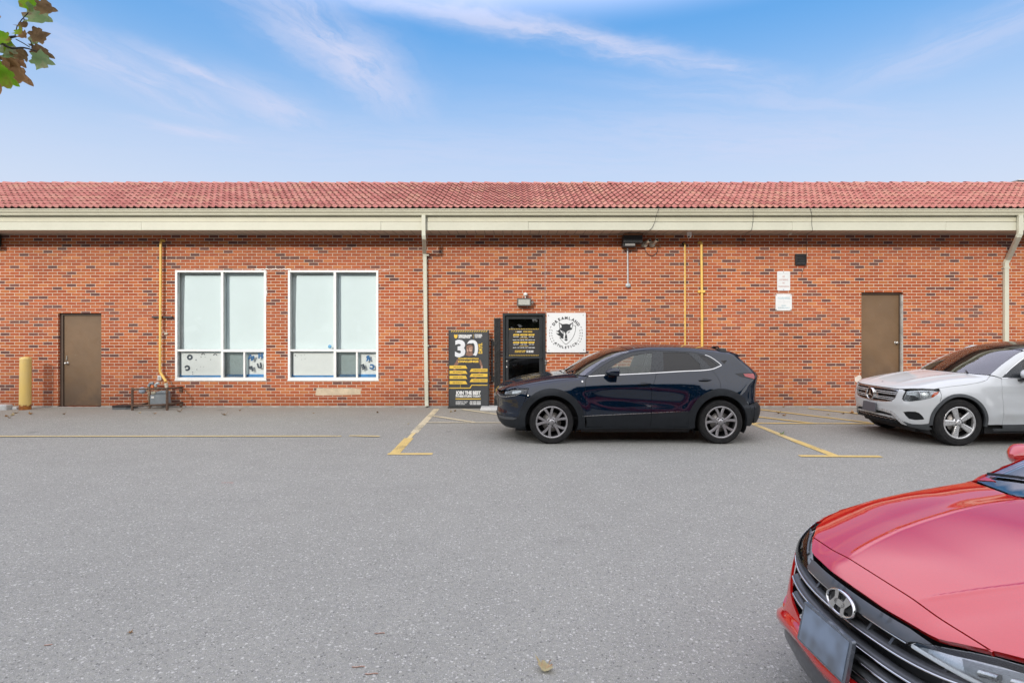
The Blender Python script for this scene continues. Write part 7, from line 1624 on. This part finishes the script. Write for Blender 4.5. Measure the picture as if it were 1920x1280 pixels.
for r_, days in ((0, ('MONDAY', 'TUESDAY', 'WEDNESDAY')), (152, ('THURSDAY', 'FRIDAY', 'SATURDAY'))):
    for c, (a, b) in enumerate(((232, 360), (380, 522), (542, 668))):
        sl = 14 if c == 0 else 0; sr = 14 if c == 2 else 0
        Y_.prism(tp([(a, 524 + r_), (b - sr, 524 + r_), (b, 492 + r_), (a + sl, 492 + r_)]), yq, yp); put_text(K_, days[c], tx((a + b) / 2), tz_(515 + r_), yq - .0008, .020, .0004, width=tx(b - 34) - tx(a + 30))
        put_text(W_, '6 AM - 12 PM', tx((a + b) / 2 - 4), tz_(554 + r_), yq, .022, .0012, width=tx(b - 16) - tx(a + 12)); put_text(W_, '4:30 PM - 9 PM' if not (r_ and c == 2) else 'SUNDAY CLOSED', tx((a + b) / 2), tz_(617 + r_), yq, .022, .0012, width=tx(b + 2) - tx(a - 2))
    put_text(Y_, 'OPEN 24/7 FOR MEMBERS', tx(450), tz_(582 + r_), yq, .016, .0005, width=tx(538) - tx(365))
    for a, b in ((238, 360), (545, 668)): K_.prism(tp([(a, 577 + r_), (b, 577 + r_), (b, 580 + r_), (a, 580 + r_)]), yq, yp)
put_text(Y_, 'APPOINTMENT BASED', tx(270), tz_(834), yq, .026, .0012, 'LEFT', width=tx(490) - tx(270)); put_text(Y_, 'PLEASE CALL US AT', tx(270), tz_(860), yq, .026, .0012, 'LEFT', width=tx(470) - tx(270)); put_text(W_, '905-888-8888', tx(500), tz_(834), yq, .026, .0012, 'LEFT', width=tx(642) - tx(500)); put_text(W_, '905-888-8888', tx(500), tz_(860), yq, .026, .0012, 'LEFT', width=tx(642) - tx(500))
Y_.obj('yellow_print', BYE, t, recalc=False); W_.obj('white_lettering', BWH, t, recalc=False); K_.obj('dark_lettering', INK, t, recalc=False)
# ------------------------------------------------------------------ fallen leaves
def mat_leaf(name, a, b, c):
    t = NT(name); o = t.obj()
    n = t.noise(o, 9.0, 4.0, .65, .4); col = t.ramp(n, [(.30, a), (.46, a), (.54, b), (.64, c), (.8, tuple(q * .5 for q in c))])
    col = t.mix(t.maprange(t.noise(o, 60., 3., .6), .4, .7, 0., .35), col, tuple(q * .6 for q in b))
    d = t.n('ShaderNodeBsdfDiffuse'); t.l(col, d.inputs[0]); tr = t.n('ShaderNodeBsdfTranslucent'); t.l(col, tr.inputs[0])
    mx = t.n('ShaderNodeMixShader'); mx.inputs[0].default_value = .35; t.l(d.outputs[0], mx.inputs[1]); t.l(tr.outputs[0], mx.inputs[2]); return t.done(mx)
LF1 = mat_leaf('leaf_pale', (.55, .50, .30), (.56, .38, .23), (.22, .10, .04)); LF2 = mat_leaf('leaf_brown', (.20, .13, .07), (.28, .19, .10), (.11, .065, .035)); LF3 = mat_leaf('leaf_green', (.20, .44, .03), (.30, .48, .05), (.34, .18, .07)); LF4 = mat_leaf('leaf_tan', (.34, .20, .09), (.48, .29, .14), (.22, .11, .06)); LF5 = mat_leaf('leaf_grey_green', (.25, .38, .17), (.36, .42, .22), (.30, .20, .14))
LOBES = [(0, 0), (.10, .04), (.30, -.02), (.46, .12), (.40, .24), (.62, .34), (.86, .44), (.66, .52), (.50, .54), (.52, .66), (.40, .70), (.22, .68), (.16, .82), (.06, 1.0)]
OUTL = [(a, b) for a, b in LOBES] + [(-a, b) for a, b in LOBES[::-1][1:-1]]
def leaf_mesh(size, curl, seed, fold=0.25):
    """a maple-like blade, crumpled and curled"""
    rr = random.Random(seed); P = [(a * size * rr.uniform(.85, 1.1), b * size * rr.uniform(.92, 1.06)) for a, b in OUTL]
    poly = dens(P, size * .08); mn, mx = poly.min(0), poly.max(0); st = size * .11
    G = np.array([(x, y) for x in np.arange(mn[0], mx[0], st) for y in np.arange(mn[1], mx[1], st)]); G = G[inside(G, poly)]
    pts = np.vstack([poly, G]); n = len(poly); r = delaunay_2d_cdt([Vector(p) for p in pts], [(i, (i + 1) % n) for i in range(n)], [], 0, 1e-7)
    V2 = np.array([tuple(v) for v in r[0]]); T = np.array([tuple(f) for f in r[2] if len(f) == 3]); T = T[inside(V2[T].mean(1), poly)]
    V = []
    ph = rr.uniform(0, 6)
    for x, y in V2:
        u_, v_ = x / size, y / size; z = fold * abs(u_) + curl * (u_ * u_ * 1.2 + (v_ - .45) ** 2 * 1.4) + .06 * math.sin(7 * u_ + ph) * math.cos(6 * v_ + ph) + curl * .5 * u_ * v_
        V.append((x * (1 - .25 * curl * abs(u_)), y, z * size))
    return V, [tuple(int(i) for i in t) for t in T]
def fallen(px, py, size, m, label, rz, curl=.35, tilt=0.0, stem=True, group=None):
    X, Y = gp(px, py); V, F = leaf_mesh(size, curl, int(px * 7 + py)); mb = MB(); zmin = min(v[2] for v in V); mb.add([(a, b - size * .45, c - zmin) for a, b, c in V], F, True)
    if stem: mb.tube([(0, -size * .45, -zmin), (size * .05, -size * .8, .012 - zmin * .3), (size * .12, -size * 1.15, .006)], .0022, 5)
    o = mb.obj('fallen_leaf', m, recalc=False); o.location = (X, Y, .004); o.rotation_euler = (tilt, 0, rz); tag(o, label, 'leaf', group)
    return o
fallen(1022, 1256, .078, LF1, 'pale curled fallen leaf at the bottom centre of the picture', R(150), .55)
near = [(244, 1186, .022, LF4, 'small tan leaf scrap alone on the left foreground asphalt', 1.0), (1466, 803 + 11, .07, LF5, 'dark leaf lying between the blue and white cars', .4), (421, 778, .10, LF2, 'brown leaf in front of the left window, in the gravelly strip', .7), (765, 797 - 2, .045, LF1, 'tiny yellow leaf bit just left of the stall line', .3)]
for a in near: fallen(*a[:5], a[5], .5)
rl = random.Random(21); LFS = [LF2, LF4, LF1, LF2, LF4]
spots = [(337, 772, .12), (290, 776, .09), (262, 775, .07), (240, 768, .08), (708, 774, .08), (745, 776, .09), (752, 767.5, .07), (760, 768, .06), (768, 773, .05), (588, 775, .07), (575, 774, .06), (846, 772.5, .09), (853, 771, .08), (925, 769.5, .09), (1469, 763.8, .09), (1460, 775.5, .12), (1470, 779.5, .11), (1553, 777.5, .09), (1581, 776, .11), (1597, 775, .12), (1666, 813, .08), (120, 777, .09), (57, 777, .11), (23, 779, .12), (30, 775, .11), (12, 781, .10), (40, 774, .10), (18, 784, .07), (365, 771, .06), (450, 770, .06), (520, 773, .05)]
spots = [q for k_, q in enumerate(spots) if k_ not in (3, 5, 8, 10, 13, 20, 26, 28, 30)]
for i, (a, b, s) in enumerate(spots):
    s *= .72
    where = 'by the meter guard' if a < 400 and a > 150 else 'near the yellow bollard' if a < 150 else 'by the downspout and banner' if 560 < a < 930 else 'between the two parked cars at the wall' if a > 1400 else 'along the foot of the wall'
    fallen(a, b, s, LFS[i % 5], 'small dry fallen leaf ' + where, rl.uniform(0, 6), rl.uniform(.4, .9), 0, False, 'dry leaves scattered along the wall')
for a, b, l_ in ((712, 1187, .030), (672, 1250, .034), (697, 1263, .034), (91, 1209, .02)):
    X, Y = gp(a, b); m = MB(); m.ring([[(X + u_, Y + v_ * .004 + .004 * math.sin(u_ * 90), .003 + w_ * .003) for v_, w_ in ((-1, 0), (0, 1), (1, 0))] for u_ in np.linspace(-l_, l_, 6)], True, True, True); tag(m.obj('twig_scrap', mat_plain('pinkish_scrap', (.46, .28, .22), .8)), 'pinkish dry scrap lying on the open asphalt', 'scrap', 'dry scraps on the open asphalt')

# ------------------------------------------------------------------ young tree at the left, one branch reaching into the picture
t = thing('maple_tree', 'maple branch with curled green and brown leaves in the top left corner', 'tree', (0, 0, 0))
BARK = mat_plain('dark_bark', (.045, .036, .030), .85, var=.25, scale=20, bump=.4)
D = 2.7
def sp(px, py, d=D): return ((px - 960) * d / 1092, d, CAM_H + (617 - py) * d / 1092)
tx0, ty0 = -4.9, 2.2
m = MB(); m.tube([(tx0, ty0, -.1), (tx0 + .02, ty0, 1.0), (tx0 - .03, ty0 + .03, 2.2), (tx0 + .03, ty0 + .02, 3.4), (tx0, ty0, 4.6)], [.034, .031, .028, .022, .009], 12); m.obj('trunk', BARK, t)
br = [(tx0 - .01, ty0 + .02, 2.75), (-4.0, 2.5, 3.05), (-3.1, 2.68, 3.16), sp(-150, 95), sp(-60, 84), sp(0, 76), sp(16, 71), sp(30, 68.5)]
m = MB(); m.tube(spl(br, 4), [.024 - .0195 * i / 28 for i in range(29)], 8); m.tube(spl([sp(-150, 95), sp(-70, 78, 2.66), sp(0, 81, 2.64), sp(10, 86, 2.64), sp(24, 91, 2.64), sp(45, 90, 2.63), sp(68, 96, 2.62)], 4), [.009 - .006 * i / 24 for i in range(25)], 6); m.obj('branch', BARK, t)
m = MB()
for pts in ([sp(28, 68), sp(32, 50, 2.68), sp(40, 38, 2.66), sp(53, 24, 2.64)], [sp(30, 69), sp(38, 68), sp(44, 71)], [sp(30, 74), sp(45, 82), sp(56, 89)], [sp(56, 75, 2.68), sp(60, 84), sp(60, 90)], [sp(-20, 84), sp(-6, 98), sp(0, 112)], [sp(-60, 86), sp(-30, 110), sp(-8, 128)], [sp(-40, 80), sp(-10, 50), sp(0, 32)]): m.tube(pts, .0022, 5)
m.obj('twigs', BARK, t)
# blades given by stem end, tip, width, curl, colour
LV = [((54, 22), (78, -30), .16, .5, LF3), ((55, 22), (108, 45), .13, .9, LF5), ((70, 10), (114, 22), .09, .9, LF2), ((46, 42), (53, 56), .07, .9, LF2), ((36, 56), (44, 66), .07, .7, LF3), ((40, 62), (53, 74), .06, .8, LF4), ((58, 70), (97, 62), .10, 1.1, LF2), ((58, 66), (82, 80), .08, .6, LF5), ((62, 90), (110, 109), .10, 1.0, LF2), ((60, 108), (110, 122), .10, .5, LF5), ((8, 60), (-4, 88), .13, .4, LF3), ((2, 70), (30, 84), .10, .4, LF3), ((0, 90), (58, 112), .10, .7, LF5), ((40, 92), (56, 119), .08, .9, LF2), ((4, 116), (72, 163), .15, .6, LF4), ((20, 104), (56, 128), .09, .8, LF4), ((-12, 130), (45, 163), .13, .5, LF3), ((-10, 142), (10, 178), .09, .9, LF4), ((-10, 126), (12, 128), .10, .3, LF3), ((-12, 100), (8, 112), .07, .8, LF2), ((-16, 24), (6, 32), .07, .8, LF4), ((-30, 50), (-4, 70), .11, .5, LF3)]
rn = random.Random(4)
for k in range(34):      # the rest of the branch, left of the picture
    q = rn.random(); x_ = -40 - 900 * q; LV.append(((x_, 70 + rn.uniform(-10, 20)), (x_ + rn.uniform(-40, 60), 90 + rn.uniform(-70, 110)), .13, rn.uniform(.3, .9), rn.choice([LF3, LF3, LF4, LF5])))
for i, (a, b, w_, cu, mm) in enumerate(LV):
    dd = D + rn.uniform(-.08, .08); A = Vector(sp(*a, dd)); B_ = Vector(sp(*b, dd + rn.uniform(-.03, .03))); ln = (B_ - A).length; V, F = leaf_mesh(1.0, cu * .8, i + 50, .35)
    ydir = (B_ - A).normalized(); nrm = (Vector((rn.uniform(-.5, .5), -1, rn.uniform(-.9, -.1)))); xdir = ydir.cross(nrm).normalized(); zdir = xdir.cross(ydir)
    mb = MB(); mb.add([(A + xdir * (p * w_ * .62) + ydir * (q_ * ln) + zdir * (r_ * w_ * .5))[:] for p, q_, r_ in V], F, True); mb.obj('leaf', mm, t, recalc=False)
# upper crown, above and left of the picture
for k in range(30):
    c = Vector((tx0 + rn.uniform(-.9, .8), ty0 + rn.uniform(-.8, .8), 3.9 + rn.uniform(-.7, 1.0)))
    if c.x > -4.2: c.x = -4.2
    V, F = leaf_mesh(.15, .4, k, .3); rot = Matrix.Rotation(rn.uniform(0, 6), 4, 'Z') @ Matrix.Rotation(rn.uniform(-1.2, 1.2), 4, 'X'); mb = MB(); mb.add([(c + rot @ Vector(v))[:] for v in V], F, True); mb.obj('leaf', rn.choice([LF3, LF3, LF5]), t, recalc=False)
for k in range(4):
    m = MB(); a_ = k * 1.6 + .4; m.tube([(tx0, ty0, 3.0 + k * .3), (tx0 + .3 * math.cos(a_), ty0 + .3 * math.sin(a_), 3.5 + k * .3), (tx0 + .6 * math.cos(a_) - .1, ty0 + .6 * math.sin(a_), 4.0 + k * .25)], [.016, .011, .004], 6); m.obj('branch', BARK, t)

# ------------------------------------------------------------------ wooded edge across the lot, behind the viewer: it shows in glass and paint
rw_ = np.random.RandomState(12); V = []; F = []
for k in range(36):
    cx_ = -72 + k * 3.4 + rw_.uniform(-.8, .8); cy_ = -24 + rw_.uniform(-2, 2); h = .7 + (13.46 - cy_) * .495 + rw_.uniform(-.9, .5); r_ = rw_.uniform(2.8, 3.8)
    n = 820; d = rw_.normal(size=(n, 3)); d /= np.linalg.norm(d, axis=1, keepdims=True); rad = rw_.uniform(.45, 1.0, n) ** .5
    C = np.array((cx_, cy_, h * .52)) + d * rad[:, None] * np.array((r_, r_, h * .47)); C[:, 2] = np.maximum(C[:, 2], .3)
    for c in C:
        a = rw_.normal(size=3); a /= np.linalg.norm(a); b = np.cross(a, rw_.normal(size=3)); b /= np.linalg.norm(b); s = rw_.uniform(.45, .95); i = len(V)
        V += [tuple(c + a * s), tuple(c + b * s * .6), tuple(c - a * s), tuple(c - b * s * .6)]; F.append((i, i + 1, i + 2, i + 3))
me = bpy.data.meshes.new('far_trees'); me.from_pydata(V, [], F); me.materials.append(mat_plain('far_foliage', (.055, .085, .03), .8, var=.35, scale=1.2)); o = bpy.data.objects.new('far_trees', me); COL.objects.link(o); tag(o, 'dark green trees across the lot, seen mirrored in glass and car paint', 'trees', kind='stuff')
